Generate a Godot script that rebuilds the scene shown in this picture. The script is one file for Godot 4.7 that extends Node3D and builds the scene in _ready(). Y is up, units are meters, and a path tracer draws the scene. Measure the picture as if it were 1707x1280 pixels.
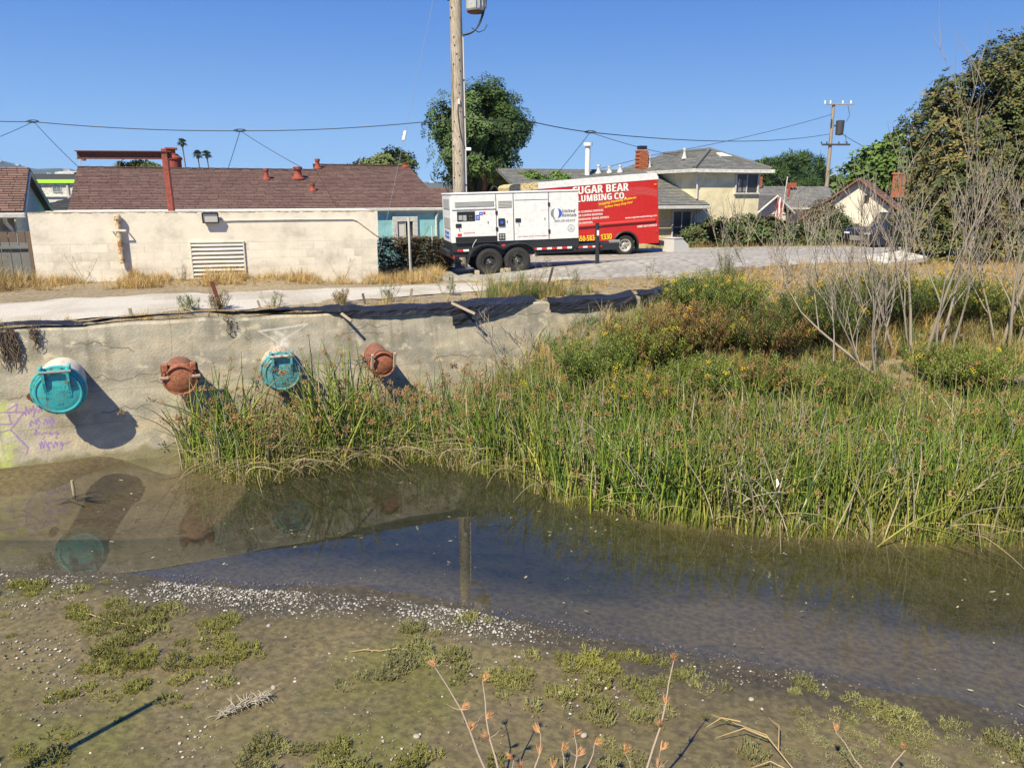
extends Node3D
# A creek beside a levee: concrete wall with flap valves, bulrushes, a generator trailer and a red van, houses behind.

var rng := RandomNumberGenerator.new()
var counts := {}
var mats := {}
var texs := {}
var fn := FastNoiseLite.new()
var fn2 := FastNoiseLite.new()

# ------------------------------------------------------------------ mesh builder
class MB:
	var v := PackedVector3Array()
	var n := PackedVector3Array()
	var c := PackedColorArray()
	var uv := PackedVector2Array()
	var col := Color.WHITE
	var xf := Transform3D.IDENTITY
	func tri(a: Vector3, b: Vector3, d: Vector3) -> void:
		a = xf * a; b = xf * b; d = xf * d
		var m := (b - a).cross(d - a).normalized()
		v.push_back(a); v.push_back(d); v.push_back(b)
		for i in 3:
			n.push_back(m); c.push_back(col); uv.push_back(Vector2.ZERO)
	func trin(a: Vector3, b: Vector3, d: Vector3, na: Vector3, nb: Vector3, nd: Vector3) -> void:
		v.push_back(xf * a); v.push_back(xf * d); v.push_back(xf * b)
		n.push_back((xf.basis * na).normalized()); n.push_back((xf.basis * nd).normalized()); n.push_back((xf.basis * nb).normalized())
		for i in 3:
			c.push_back(col); uv.push_back(Vector2.ZERO)
	func quad(a: Vector3, b: Vector3, d: Vector3, e: Vector3) -> void:
		tri(a, b, d); tri(a, d, e)
	func quadn(a: Vector3, b: Vector3, d: Vector3, e: Vector3, na: Vector3, nb: Vector3, nd: Vector3, ne: Vector3) -> void:
		trin(a, b, d, na, nb, nd); trin(a, d, e, na, nd, ne)
	func quaduv(a: Vector3, b: Vector3, d: Vector3, e: Vector3, ua: Vector2, ub: Vector2, ud: Vector2, ue: Vector2) -> void:
		var k := uv.size()
		quad(a, b, d, e)
		uv[k] = ua; uv[k + 1] = ud; uv[k + 2] = ub; uv[k + 3] = ua; uv[k + 4] = ue; uv[k + 5] = ud
	func box(p: Vector3, s: Vector3) -> void:
		bev(p, s, 0.0)
	func bev(p: Vector3, s: Vector3, b: float) -> void:   # a box with chamfered edges
		pc = p
		var h := s * 0.5
		var i := h - Vector3(b, b, b)
		for ax in 3:
			for sg in [-1.0, 1.0]:
				var A := Vector3.ZERO; var U := Vector3.ZERO; var W := Vector3.ZERO
				A[ax] = sg; U[(ax + 1) % 3] = 1.0; W[(ax + 2) % 3] = 1.0
				if sg < 0.0:
					var t := U; U = W; W = t
				var o := p + A * h[ax]
				var iu := U * absf(i.dot(U)); var iw := W * absf(i.dot(W))
				quad(o - iu - iw, o + iu - iw, o + iu + iw, o - iu + iw)
		if b <= 0.0:
			return
		for ax in 3:
			var a1 := (ax + 1) % 3; var a2 := (ax + 2) % 3
			for s1 in [-1.0, 1.0]:
				for s2 in [-1.0, 1.0]:
					var P1 := Vector3.ZERO; var P2 := Vector3.ZERO
					P1[a1] = s1 * h[a1]; P1[a2] = s2 * i[a2]
					P2[a1] = s1 * i[a1]; P2[a2] = s2 * h[a2]
					var L := Vector3.ZERO; L[ax] = i[ax]
					_eq(p + P1, p + P2, L)
		for sx in [-1.0, 1.0]:
			for sy in [-1.0, 1.0]:
				for sz in [-1.0, 1.0]:
					var q := Vector3(sx * i.x, sy * i.y, sz * i.z)
					var a := p + q + Vector3(sx * b, 0, 0); var e := p + q + Vector3(0, sy * b, 0); var d := p + q + Vector3(0, 0, sz * b)
					if (e - a).cross(d - a).dot(q) > 0.0: tri(a, e, d)
					else: tri(a, d, e)
	func _eq(a: Vector3, b: Vector3, L: Vector3) -> void:
		var m := (b - a).cross(L)
		var mid := (a + b) * 0.5
		if m.dot(_out(a, b)) > 0.0: quad(a - L, b - L, b + L, a + L)
		else: quad(a + L, b + L, b - L, a - L)
	var pc := Vector3.ZERO
	func _out(a: Vector3, b: Vector3) -> Vector3:
		return (a + b) * 0.5 - pc
	func cap(p: Vector3, r: float, dir: Vector3, sides: int) -> void:
		var u := dir.cross(Vector3.UP if absf(dir.y) < 0.9 else Vector3.RIGHT).normalized()
		var w := dir.cross(u).normalized()
		for i in sides:
			var a := TAU * i / sides; var b := TAU * (i + 1) / sides
			tri(p, p + (u * cos(a) + w * sin(a)) * r, p + (u * cos(b) + w * sin(b)) * r)
	func tube(pts: Array, rads: Array, sides: int, caps := true, cols: Array = []) -> void:
		var k := pts.size()
		if k < 2: return
		var T: Vector3 = (pts[1] - pts[0]).normalized()
		var u: Vector3 = T.cross(Vector3.UP if absf(T.y) < 0.9 else Vector3.RIGHT).normalized()
		var ring0 := []; var nr0 := []
		for j in k:
			var t2: Vector3 = (pts[mini(j + 1, k - 1)] - pts[maxi(j - 1, 0)]).normalized()
			u = (u - t2 * u.dot(t2)).normalized()
			var w := t2.cross(u)
			var ring := []; var nr := []
			for i in sides:
				var a := TAU * i / sides
				var d := u * cos(a) + w * sin(a)
				ring.push_back(pts[j] + d * rads[j]); nr.push_back(d)
			if j > 0:
				if cols.size(): col = cols[j]
				for i in sides:
					var i2 := (i + 1) % sides
					quadn(ring0[i], ring0[i2], ring[i2], ring[i], nr0[i], nr0[i2], nr[i2], nr[i])
			elif caps:
				cap(pts[0], rads[0], -t2, sides)
			ring0 = ring; nr0 = nr
		if caps:
			cap(pts[k - 1], rads[k - 1], (pts[k - 1] - pts[k - 2]).normalized(), sides)
	func cyl(a: Vector3, b: Vector3, r: float, sides := 12, r2 := -1.0) -> void:
		tube([a, b], [r, r if r2 < 0.0 else r2], sides)
	func lathe(prof: Array, sides: int, at := Transform3D.IDENTITY) -> void:   # profile of (radius, height) from bottom to top, about y
		var keep := xf
		xf = xf * at
		for j in prof.size() - 1:
			var p: Vector2 = prof[j]; var q: Vector2 = prof[j + 1]
			var e := q - p
			var m := Vector2(e.y, -e.x).normalized()
			for i in sides:
				var a := TAU * i / sides; var b := TAU * (i + 1) / sides
				var da := Vector3(cos(a), 0, -sin(a)); var db := Vector3(cos(b), 0, -sin(b))
				var na := da * m.x + Vector3.UP * m.y; var nb := db * m.x + Vector3.UP * m.y
				var A := da * p.x + Vector3.UP * p.y; var B := db * p.x + Vector3.UP * p.y
				var D := db * q.x + Vector3.UP * q.y; var E := da * q.x + Vector3.UP * q.y
				if p.x > 0.0: trin(A, B, D, na, nb, nb)
				if q.x > 0.0: trin(A, D, E, na, nb, na)
		xf = keep
	func prism(poly: PackedVector2Array, z0: float, z1: float) -> void:   # counter-clockwise polygon in x,y pushed from z0 to z1
		var ix := Geometry2D.triangulate_polygon(poly)
		for k in range(0, ix.size(), 3):
			var a := poly[ix[k]]; var b := poly[ix[k + 1]]; var d := poly[ix[k + 2]]
			if (b - a).cross(d - a) < 0.0:
				var t := b; b = d; d = t
			tri(Vector3(a.x, a.y, z1), Vector3(b.x, b.y, z1), Vector3(d.x, d.y, z1))
			tri(Vector3(a.x, a.y, z0), Vector3(d.x, d.y, z0), Vector3(b.x, b.y, z0))
		for k in poly.size():
			var a := poly[k]; var b := poly[(k + 1) % poly.size()]
			quad(Vector3(a.x, a.y, z0), Vector3(b.x, b.y, z0), Vector3(b.x, b.y, z1), Vector3(a.x, a.y, z1))
	func blob(p: Vector3, r: Vector3, rows := 4, sides := 7) -> void:
		for j in rows:
			var t0 := PI * j / rows - PI / 2; var t1 := PI * (j + 1) / rows - PI / 2
			for i in sides:
				var a := TAU * i / sides; var b := TAU * (i + 1) / sides
				var q := []
				for k in [[a, t0], [b, t0], [b, t1], [a, t1]]:
					q.push_back(Vector3(cos(k[0]) * cos(k[1]), sin(k[1]), -sin(k[0]) * cos(k[1])))
				if j > 0: trin(p + q[0] * r, p + q[1] * r, p + q[2] * r, q[0] / r, q[1] / r, q[2] / r)
				if j < rows - 1: trin(p + q[0] * r, p + q[2] * r, p + q[3] * r, q[0] / r, q[2] / r, q[3] / r)
	func mesh() -> ArrayMesh:
		var am := ArrayMesh.new()
		if v.is_empty(): return am
		var arr := []
		arr.resize(Mesh.ARRAY_MAX)
		arr[Mesh.ARRAY_VERTEX] = v; arr[Mesh.ARRAY_NORMAL] = n; arr[Mesh.ARRAY_COLOR] = c; arr[Mesh.ARRAY_TEX_UV] = uv
		am.add_surface_from_arrays(Mesh.PRIMITIVE_TRIANGLES, arr)
		return am

# ------------------------------------------------------------------ naming and tagging
func numbered(s: String) -> String:
	var k: int = counts.get(s, 0)
	counts[s] = k + 1
	return s if k == 0 else "%s_%03d" % [s, k]

func tag(o: Node3D, label := "", category := "", group := "", kind := "") -> Node3D:
	if label: o.set_meta("label", label)
	if category: o.set_meta("category", category)
	if group: o.set_meta("group", group)
	if kind: o.set_meta("kind", kind)
	return o

func thing(called: String, label: String, category: String, at := Vector3.ZERO, turn := 0.0, group := "") -> Node3D:
	var o := Node3D.new()
	o.name = numbered(called)
	add_child(o)
	o.position = at
	o.rotation.y = turn
	tag(o, label, category, group)
	return o

func part(called: String, m, mat: Material, parent: Node3D) -> MeshInstance3D:
	var o := MeshInstance3D.new()
	o.mesh = m.mesh() if m is MB else m
	o.material_override = mat
	var k := 0
	var nm := called
	while parent.has_node(nm):
		k += 1
		nm = "%s_%03d" % [called, k]
	o.name = nm
	parent.add_child(o)
	return o

func one(called: String, m, mat: Material, label: String, category: String, group := "") -> MeshInstance3D:
	var o := MeshInstance3D.new()
	o.mesh = m.mesh() if m is MB else m
	o.material_override = mat
	o.name = numbered(called)
	add_child(o)
	tag(o, label, category, group)
	return o

func struct(called: String, m, mat: Material) -> MeshInstance3D:
	var o := MeshInstance3D.new()
	o.mesh = m.mesh() if m is MB else m
	o.material_override = mat
	o.name = numbered(called)
	add_child(o)
	o.set_meta("kind", "structure")
	return o

func scatter(called: String, m, mat: Material, where: Array, cols: PackedColorArray, parent: Node3D = null) -> MultiMeshInstance3D:
	var mm := MultiMesh.new()
	mm.transform_format = MultiMesh.TRANSFORM_3D
	mm.use_colors = true
	mm.mesh = m.mesh() if m is MB else m
	mm.instance_count = where.size()
	for i in where.size():
		mm.set_instance_transform(i, where[i])
		mm.set_instance_color(i, cols[i])
	var o := MultiMeshInstance3D.new()
	o.multimesh = mm
	o.material_override = mat
	if parent:
		var k := 0
		var nm := called
		while parent.has_node(nm):
			k += 1
			nm = "%s_%03d" % [called, k]
		o.name = nm
		parent.add_child(o)
	else:
		o.name = numbered(called)
		add_child(o)
	o.set_meta("kind", "stuff")
	return o

# ------------------------------------------------------------------ materials
func lin(r: float, g: float, b: float, a := 1.0) -> Color:
	var k := Color(r, g, b).linear_to_srgb()
	k.a = a
	return k

func ntex(key: String, freq: float, octaves: int, lo: float, hi: float, sd := 1, size := 512, type := FastNoiseLite.TYPE_SIMPLEX_SMOOTH, mid := -1.0) -> NoiseTexture2D:
	if texs.has(key): return texs[key]
	var t := NoiseTexture2D.new()
	var f := FastNoiseLite.new()
	f.noise_type = type
	f.frequency = freq
	f.fractal_octaves = octaves
	f.fractal_gain = 0.6
	f.seed = sd
	t.width = size; t.height = size
	t.seamless = true
	t.noise = f
	var g := Gradient.new()
	g.offsets = PackedFloat32Array([0.12, 0.5, 0.88])
	var mm := mid if mid >= 0.0 else (lo + hi) * 0.5
	g.colors = PackedColorArray([Color(lo, lo, lo), Color(mm, mm, mm), Color(hi, hi, hi)])
	t.color_ramp = g
	texs[key] = t
	return t

func ctex(key: String, freq: float, octaves: int, cols: Array, offs: Array, sd := 1, size := 512) -> NoiseTexture2D:
	if texs.has(key): return texs[key]
	var t := NoiseTexture2D.new()
	var f := FastNoiseLite.new()
	f.frequency = freq
	f.fractal_octaves = octaves
	f.fractal_gain = 0.62
	f.seed = sd
	t.width = size; t.height = size
	t.seamless = true
	t.noise = f
	var g := Gradient.new()
	g.offsets = PackedFloat32Array(offs)
	var pc := PackedColorArray()
	for k in cols: pc.push_back(lin(k[0], k[1], k[2]))
	g.colors = pc
	t.color_ramp = g
	texs[key] = t
	return t

func nmap(key: String, freq: float, octaves: int, bump: float, sd := 3, size := 512) -> NoiseTexture2D:
	if texs.has(key): return texs[key]
	var t := NoiseTexture2D.new()
	var f := FastNoiseLite.new()
	f.frequency = freq
	f.fractal_octaves = octaves
	f.seed = sd
	t.width = size; t.height = size
	t.seamless = true
	t.as_normal_map = true
	t.bump_strength = bump
	t.noise = f
	texs[key] = t
	return t

# kinds of surface: "plain", "grain" (fine mottle), "blotch" (weathered), "wood", "rough" (grain with relief)
func M(key: String, r := 0.5, g := 0.5, b := 0.5, rough := 0.8, look := "plain", scale := 1.0, metal := 0.0) -> StandardMaterial3D:
	if mats.has(key): return mats[key]
	var m := StandardMaterial3D.new()
	m.resource_name = key
	m.albedo_color = lin(r, g, b)
	m.roughness = rough
	m.metallic = metal
	m.vertex_color_use_as_albedo = false
	if look != "plain":
		m.uv1_triplanar = true
		m.uv1_world_triplanar = true
		m.uv1_scale = Vector3.ONE * scale
	if look == "grain":
		m.albedo_texture = ntex("grain", 0.02, 5, 0.78, 1.0)
	elif look == "blotch":
		m.albedo_texture = ntex("blotch", 0.008, 6, 0.6, 1.0, 5, 512, FastNoiseLite.TYPE_SIMPLEX_SMOOTH, 0.9)
		m.normal_enabled = true
		m.normal_texture = nmap("fine_bump", 0.05, 4, 2.0)
		m.normal_scale = 0.35
	elif look == "rough":
		m.albedo_texture = ntex("grain", 0.02, 5, 0.78, 1.0)
		m.normal_enabled = true
		m.normal_texture = nmap("fine_bump", 0.05, 4, 2.0)
		m.normal_scale = 0.8
	mats[key] = m
	return m

func VC(key: String, rough := 0.8, look := "plain", scale := 1.0, backlight := 0.0) -> StandardMaterial3D:   # takes vertex and copy colours
	if mats.has(key): return mats[key]
	var m := M(key, 1, 1, 1, rough, look, scale)
	m.vertex_color_use_as_albedo = true
	if backlight > 0.0:
		m.backlight_enabled = true
		m.backlight = Color(backlight, backlight, backlight * 0.6)
	return m

func font(bold := true) -> SystemFont:
	var key := "bold" if bold else "plain"
	if texs.has(key): return texs[key]
	var f := SystemFont.new()
	f.font_names = PackedStringArray(["Droid Sans"])
	f.font_weight = 700 if bold else 400
	texs[key] = f
	return f

# lettering fitted to a width and a cap height, centred on `at` in the parent's x,y plane
func letters(called: String, s: String, at: Vector3, w: float, h: float, mat: Material, parent: Node3D, slant := 0.0, turn := 0.0, bold := true, spin := Basis.IDENTITY) -> MeshInstance3D:
	var t := TextMesh.new()
	t.text = s
	t.font = font(bold)
	t.font_size = 48
	t.pixel_size = 0.01
	t.depth = 0.05
	t.curve_step = 2.0
	var bb := t.get_aabb()
	var o := part(called, t, mat, parent)
	var k := Vector3(w / maxf(bb.size.x, 0.01), h / maxf(bb.size.y, 0.01), 0.08)
	var bs := Basis(Vector3(k.x, 0, 0), Vector3(slant * k.y, k.y, 0), Vector3(0, 0, k.z))
	bs = spin * Basis(Vector3(0, 0, 1), turn) * bs
	o.transform = Transform3D(bs, at - bs * bb.get_center())
	return o

func rf(a: float, b: float) -> float:
	return rng.randf_range(a, b)

func sm(a: float, b: float, x: float) -> float:
	return smoothstep(a, b, x)

# ------------------------------------------------------------------ the lie of the land
func line_at(pts: Array, x: float) -> float:
	if x <= pts[0][0]: return pts[0][1]
	for i in pts.size() - 1:
		if x <= pts[i + 1][0]:
			return lerpf(pts[i][1], pts[i + 1][1], (x - pts[i][0]) / (pts[i + 1][0] - pts[i][0]))
	return pts[-1][1]

const NEAR_SHORE := [[-14, -8.2], [-9, -8.0], [-4.38, -7.84], [-2.95, -7.57], [-1.62, -7.44], [-0.45, -7.13], [0.45, -6.73], [1.37, -6.33], [2.4, -6.05], [3.25, -5.63], [4.14, -5.3], [8, -4.4], [14, -3.6]]
const REED_EDGE := [[-5.9, -12.4], [-5.5, -12.0], [-4.82, -11.38], [-3.94, -10.98], [-2.79, -11.52], [-1.72, -12.0], [-0.9, -11.66], [0.15, -11.1], [0.64, -10.3], [1.95, -9.62], [3.02, -9.3], [4.23, -9.1], [5.43, -8.95], [6.4, -8.9], [12, -8.2]]
const NW := Vector3(0.3907, 0, 0.9205)      # across the wall, towards the water
const UW := Vector3(0.9205, 0, -0.3907)     # along the wall
const WALL0 := Vector3(-6.2, 2.1, -12.0)
const BATTER := 0.4

func wall_s(x: float, z: float) -> float:     # metres in front of the wall's top edge
	return (x - WALL0.x) * NW.x + (z - WALL0.z) * NW.z
func wall_u(x: float, z: float) -> float:
	return (x - WALL0.x) * UW.x + (z - WALL0.z) * UW.z
func wall_pt(u: float, s: float, y: float) -> Vector3:
	var p := WALL0 + UW * u + NW * s
	p.y = y
	return p

func plateau(x: float, z: float) -> float:
	var ramp := 0.07 * clampf(x + 0.6, 0.0, 6.0) * sm(-14.5, -17.2, z)
	var back := 0.055 * clampf(-21.0 - z, 0.0, 8.0)
	var dip := 0.28 * exp(-((x + 3.5) * (x + 3.5) + (z + 20.7) * (z + 20.7)) / 3.0)
	var behind := 0.9 * sm(-24.0, -26.5, z) * sm(-2.5, -4.5, x) + 0.5 * sm(-31.0, -36.0, z)
	return 2.05 + ramp - back - dip - behind

func creek(x: float, z: float) -> float:
	var zs := line_at(NEAR_SHORE, x) + 0.12 * fn.get_noise_2d(x * 40.0, z * 40.0)
	var d := z - zs
	var y := 0.0
	if d > 0.0:
		y = 0.05 * d + 0.015 * sm(0.0, 0.5, d) + 0.10 * sm(2.0, 5.5, d)
	else:
		y = maxf(-0.34, lerpf(0.11, 0.055, sm(-1.0, 2.5, x)) * d)
		y = lerpf(y, maxf(-0.5, 0.14 * d), sm(-2.0, 0.5, x) * 0.35)
	# the mud shoal at the foot of the wall
	var ms := sm(-5.35, -6.3, x + 0.45 * (z + 11.7) + 0.3 * fn.get_noise_2d(x * 30.0, z * 30.0))
	y = lerpf(y, maxf(y, -0.045 + 0.15 * sm(-9.5, -10.9, z)), ms)
	# the reed bank on the far side
	var e := line_at(REED_EDGE, x) - z
	var b := -0.12 + 0.16 * sm(-0.5, 0.9, e)
	var rise := sm(-1.8, 0.3, x)
	b += rise * (0.55 * sm(0.8, 2.6, e) + 0.95 * sm(2.2, 5.4, e) + 0.5 * sm(4.5, 8.0, e))
	if e > -1.5:
		y = maxf(lerpf(y, b, sm(-1.5, 0.2, e) * sm(-5.6, -5.0, x)), y - 0.0 if e < 0.0 else -1.0)
	if e > 0.0 and x > -5.4:
		y = maxf(y, b)
	return y

func ground(x: float, z: float) -> float:
	var s := wall_s(x, z)
	var c := creek(x, z)
	var p := plateau(x, z)
	var w := sm(-0.22, -0.42, s)
	# beyond the wall's end the bank itself rises to the road
	var bank := lerpf(c, p, sm(-14.2, -17.0, z + 0.15 * x))
	var u := wall_u(x, z)
	var past := sm(9.2, 10.4, u)
	return lerpf(lerpf(c, p, w), maxf(bank, c), past)

func zone_colour(x: float, z: float, y: float) -> Color:
	var k := fn.get_noise_2d(x * 22.0, z * 22.0)
	var f := fn2.get_noise_2d(x * 120.0, z * 120.0)
	var mud := Color(0.205, 0.165, 0.08)
	var dark := Color(0.15, 0.122, 0.055)
	var algae := Color(0.165, 0.152, 0.045)
	var dry := Color(0.30, 0.235, 0.15)
	var c := mud.lerp(algae, sm(0.0, 0.55, k + 0.35 * f))
	c = c.lerp(dark, sm(0.05, 0.5, -k + 0.4 * f) * 0.7)
	var d := z - line_at(NEAR_SHORE, x)
	if d < 4.0 and d > -6.0:
		c = c.lerp(Color(0.07, 0.06, 0.042), sm(0.75, 0.1, absf(d - 0.12 + 0.25 * k)) * 0.85)       # wet rim
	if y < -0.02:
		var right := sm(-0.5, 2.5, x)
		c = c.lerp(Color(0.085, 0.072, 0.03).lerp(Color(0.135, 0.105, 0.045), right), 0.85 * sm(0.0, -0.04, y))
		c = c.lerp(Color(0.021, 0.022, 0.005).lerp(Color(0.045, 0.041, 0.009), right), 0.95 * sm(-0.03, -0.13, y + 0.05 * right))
	if x < -4.0 and z < -9.0:
		c = c.lerp(Color(0.135, 0.102, 0.052), 0.8)
	var e := line_at(REED_EDGE, x) - z
	if e > 0.0 and x > -5.4:
		c = c.lerp(Color(0.06, 0.05, 0.032), sm(0.0, 0.6, e) * sm(0.9, 0.3, y))
		c = c.lerp(dry, sm(0.5, 1.3, y))
	if y > 1.85 or wall_s(x, z) < -0.2:
		c = Color(0.42, 0.335, 0.20).lerp(Color(0.29, 0.23, 0.14), clampf(0.4 + 0.9 * k, 0, 1))
	c *= 1.0 + 0.18 * f
	c.a = 1.0
	return c

func height_mesh(x0: float, x1: float, z0: float, z1: float, step: float, h: Callable, colour: Callable) -> ArrayMesh:
	var nx := int(ceil((x1 - x0) / step)); var nz := int(ceil((z1 - z0) / step))
	var v := PackedVector3Array(); var c := PackedColorArray(); var n := PackedVector3Array(); var ix := PackedInt32Array()
	for j in nz + 1:
		for i in nx + 1:
			var x := x0 + (x1 - x0) * i / nx; var z := z0 + (z1 - z0) * j / nz
			var y: float = h.call(x, z)
			v.push_back(Vector3(x, y, z)); c.push_back(colour.call(x, z, y))
	for j in nz + 1:
		for i in nx + 1:
			var a := v[j * (nx + 1) + maxi(i - 1, 0)]; var b := v[j * (nx + 1) + mini(i + 1, nx)]
			var d := v[maxi(j - 1, 0) * (nx + 1) + i]; var e := v[mini(j + 1, nz) * (nx + 1) + i]
			n.push_back((e - d).cross(b - a).normalized())
	for j in nz:
		for i in nx:
			var k := j * (nx + 1) + i
			ix.append_array([k, k + 1, k + nx + 1, k + 1, k + nx + 2, k + nx + 1])
	var arr := []
	arr.resize(Mesh.ARRAY_MAX)
	arr[Mesh.ARRAY_VERTEX] = v; arr[Mesh.ARRAY_NORMAL] = n; arr[Mesh.ARRAY_COLOR] = c; arr[Mesh.ARRAY_INDEX] = ix
	var am := ArrayMesh.new()
	am.add_surface_from_arrays(Mesh.PRIMITIVE_TRIANGLES, arr)
	return am

func setting() -> void:
	var gm := VC("mud", 0.9, "rough", 0.9)
	gm.albedo_texture = ntex("mud_mottle", 0.02, 6, 0.7, 1.0, 11)
	gm.normal_texture = nmap("mud_bump", 0.03, 5, 4.0, 8)
	gm.normal_scale = 0.55
	gm.roughness_texture = ntex("wet_patches", 0.006, 4, 0.42, 1.0, 51, 512, FastNoiseLite.TYPE_SIMPLEX_SMOOTH, 0.85)
	var bed := func(x: float, z: float) -> float:
		return ground(x, z) + (0.012 * fn2.get_noise_2d(x * 90.0, z * 90.0) + 0.02 * fn2.get_noise_2d(x * 25.0, z * 25.0)) * (1.0 if z > -9.0 else 2.0)
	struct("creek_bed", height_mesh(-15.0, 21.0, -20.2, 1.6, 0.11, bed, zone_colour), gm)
	var far := func(x: float, z: float) -> float:
		return plateau(x, z) - 0.25 * sm(-19.6, -18.2, z) * sm(16.0, 14.0, absf(x - 2.0)) - 0.02
	var yard := func(x: float, z: float, _y: float) -> Color:
		var k := fn.get_noise_2d(x * 12.0, z * 12.0)
		return Color(0.30, 0.24, 0.15).lerp(Color(0.19, 0.16, 0.085), clampf(0.5 + k, 0, 1))
	struct("levee_ground", height_mesh(-60.0, 70.0, -70.0, -18.0, 0.8, far, yard), VC("dry_earth", 0.95, "rough", 0.4))
	var mb := MB.new()
	for q in [[-3000, -3600, 3000, -69], [-3000, -70, -14.9, 60], [20.9, -70, 3000, 60]]:
		var y := 1.3 if q[3] < -60 else 1.0
		mb.quad(Vector3(q[0], y, q[3]), Vector3(q[2], y, q[3]), Vector3(q[2], y - (2.0 if q[3] < -60 else 0.0), q[1]), Vector3(q[0], y - (2.0 if q[3] < -60 else 0.0), q[1]))
	struct("far_ground", mb, M("far_ground", 0.17, 0.16, 0.10, 0.95, "rough", 0.05))
	var nb := MB.new()
	nb.quad(Vector3(-15, 0.5, 30), Vector3(21, 0.5, 30), Vector3(21, 0.45, 1.5), Vector3(-15, 0.45, 1.5))
	struct("near_bank_ground", nb, M("near_ground", 0.15, 0.12, 0.07, 0.9, "rough", 0.5))
	# water: one sheet, murky, rippled
	var wm := StandardMaterial3D.new()
	wm.resource_name = "creek_water"
	wm.transparency = BaseMaterial3D.TRANSPARENCY_ALPHA
	wm.albedo_color = lin(0.05, 0.048, 0.008, 0.06)
	wm.roughness = 0.0
	wm.metallic_specular = 0.5
	wm.normal_enabled = true
	wm.uv1_triplanar = true; wm.uv1_world_triplanar = true
	wm.uv1_scale = Vector3(0.5, 0.5, 0.5)
	wm.normal_texture = nmap("ripples", 0.01, 2, 1.0, 21)
	wm.normal_scale = 0.02
	var wb := MB.new()
	wb.quad(Vector3(-15, 0, -3.0), Vector3(21, 0, -3.0), Vector3(21, 0, -16.0), Vector3(-15, 0, -13.6))
	struct("creek_water", wb, wm)
	path_and_road()
	hills()

func strip(upper: Array, lower: Array, lift: float, rows: int, colour: Callable, ragged := 0.12) -> ArrayMesh:   # a sheet laid on the ground between two lines given as [x, z]
	var mb := MB.new()
	var N := 90
	var grid := []
	for i in N + 1:
		var t := float(i) / N
		var p := along(upper, t); var q := along(lower, t)
		var colm := []
		for j in rows + 1:
			var k := float(j) / rows
			var w := p.lerp(q, k)
			if j == 0 or j == rows:
				w += Vector2(0.3, 1.0) * ragged * fn.get_noise_2d(w.x * 90.0, w.y * 90.0 + j)
			var y := ground(w.x, w.y) + lift
			if w.y < -19.4: y = maxf(plateau(w.x, w.y) + lift, y)
			colm.push_back(Vector3(w.x, y - (0.03 if j == 0 or j == rows else 0.0), w.y))
		grid.push_back(colm)
	for i in N:
		for j in rows:
			var a: Vector3 = grid[i][j]; var b: Vector3 = grid[i + 1][j]; var d: Vector3 = grid[i + 1][j + 1]; var e: Vector3 = grid[i][j + 1]
			mb.col = colour.call(a.x, a.z)
			mb.quad(e, d, b, a)
	return mb.mesh()

func along(line: Array, t: float) -> Vector2:
	var f := t * (line.size() - 1)
	var i := mini(int(f), line.size() - 2)
	return Vector2(line[i][0], line[i][1]).lerp(Vector2(line[i + 1][0], line[i + 1][1]), f - i)

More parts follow.
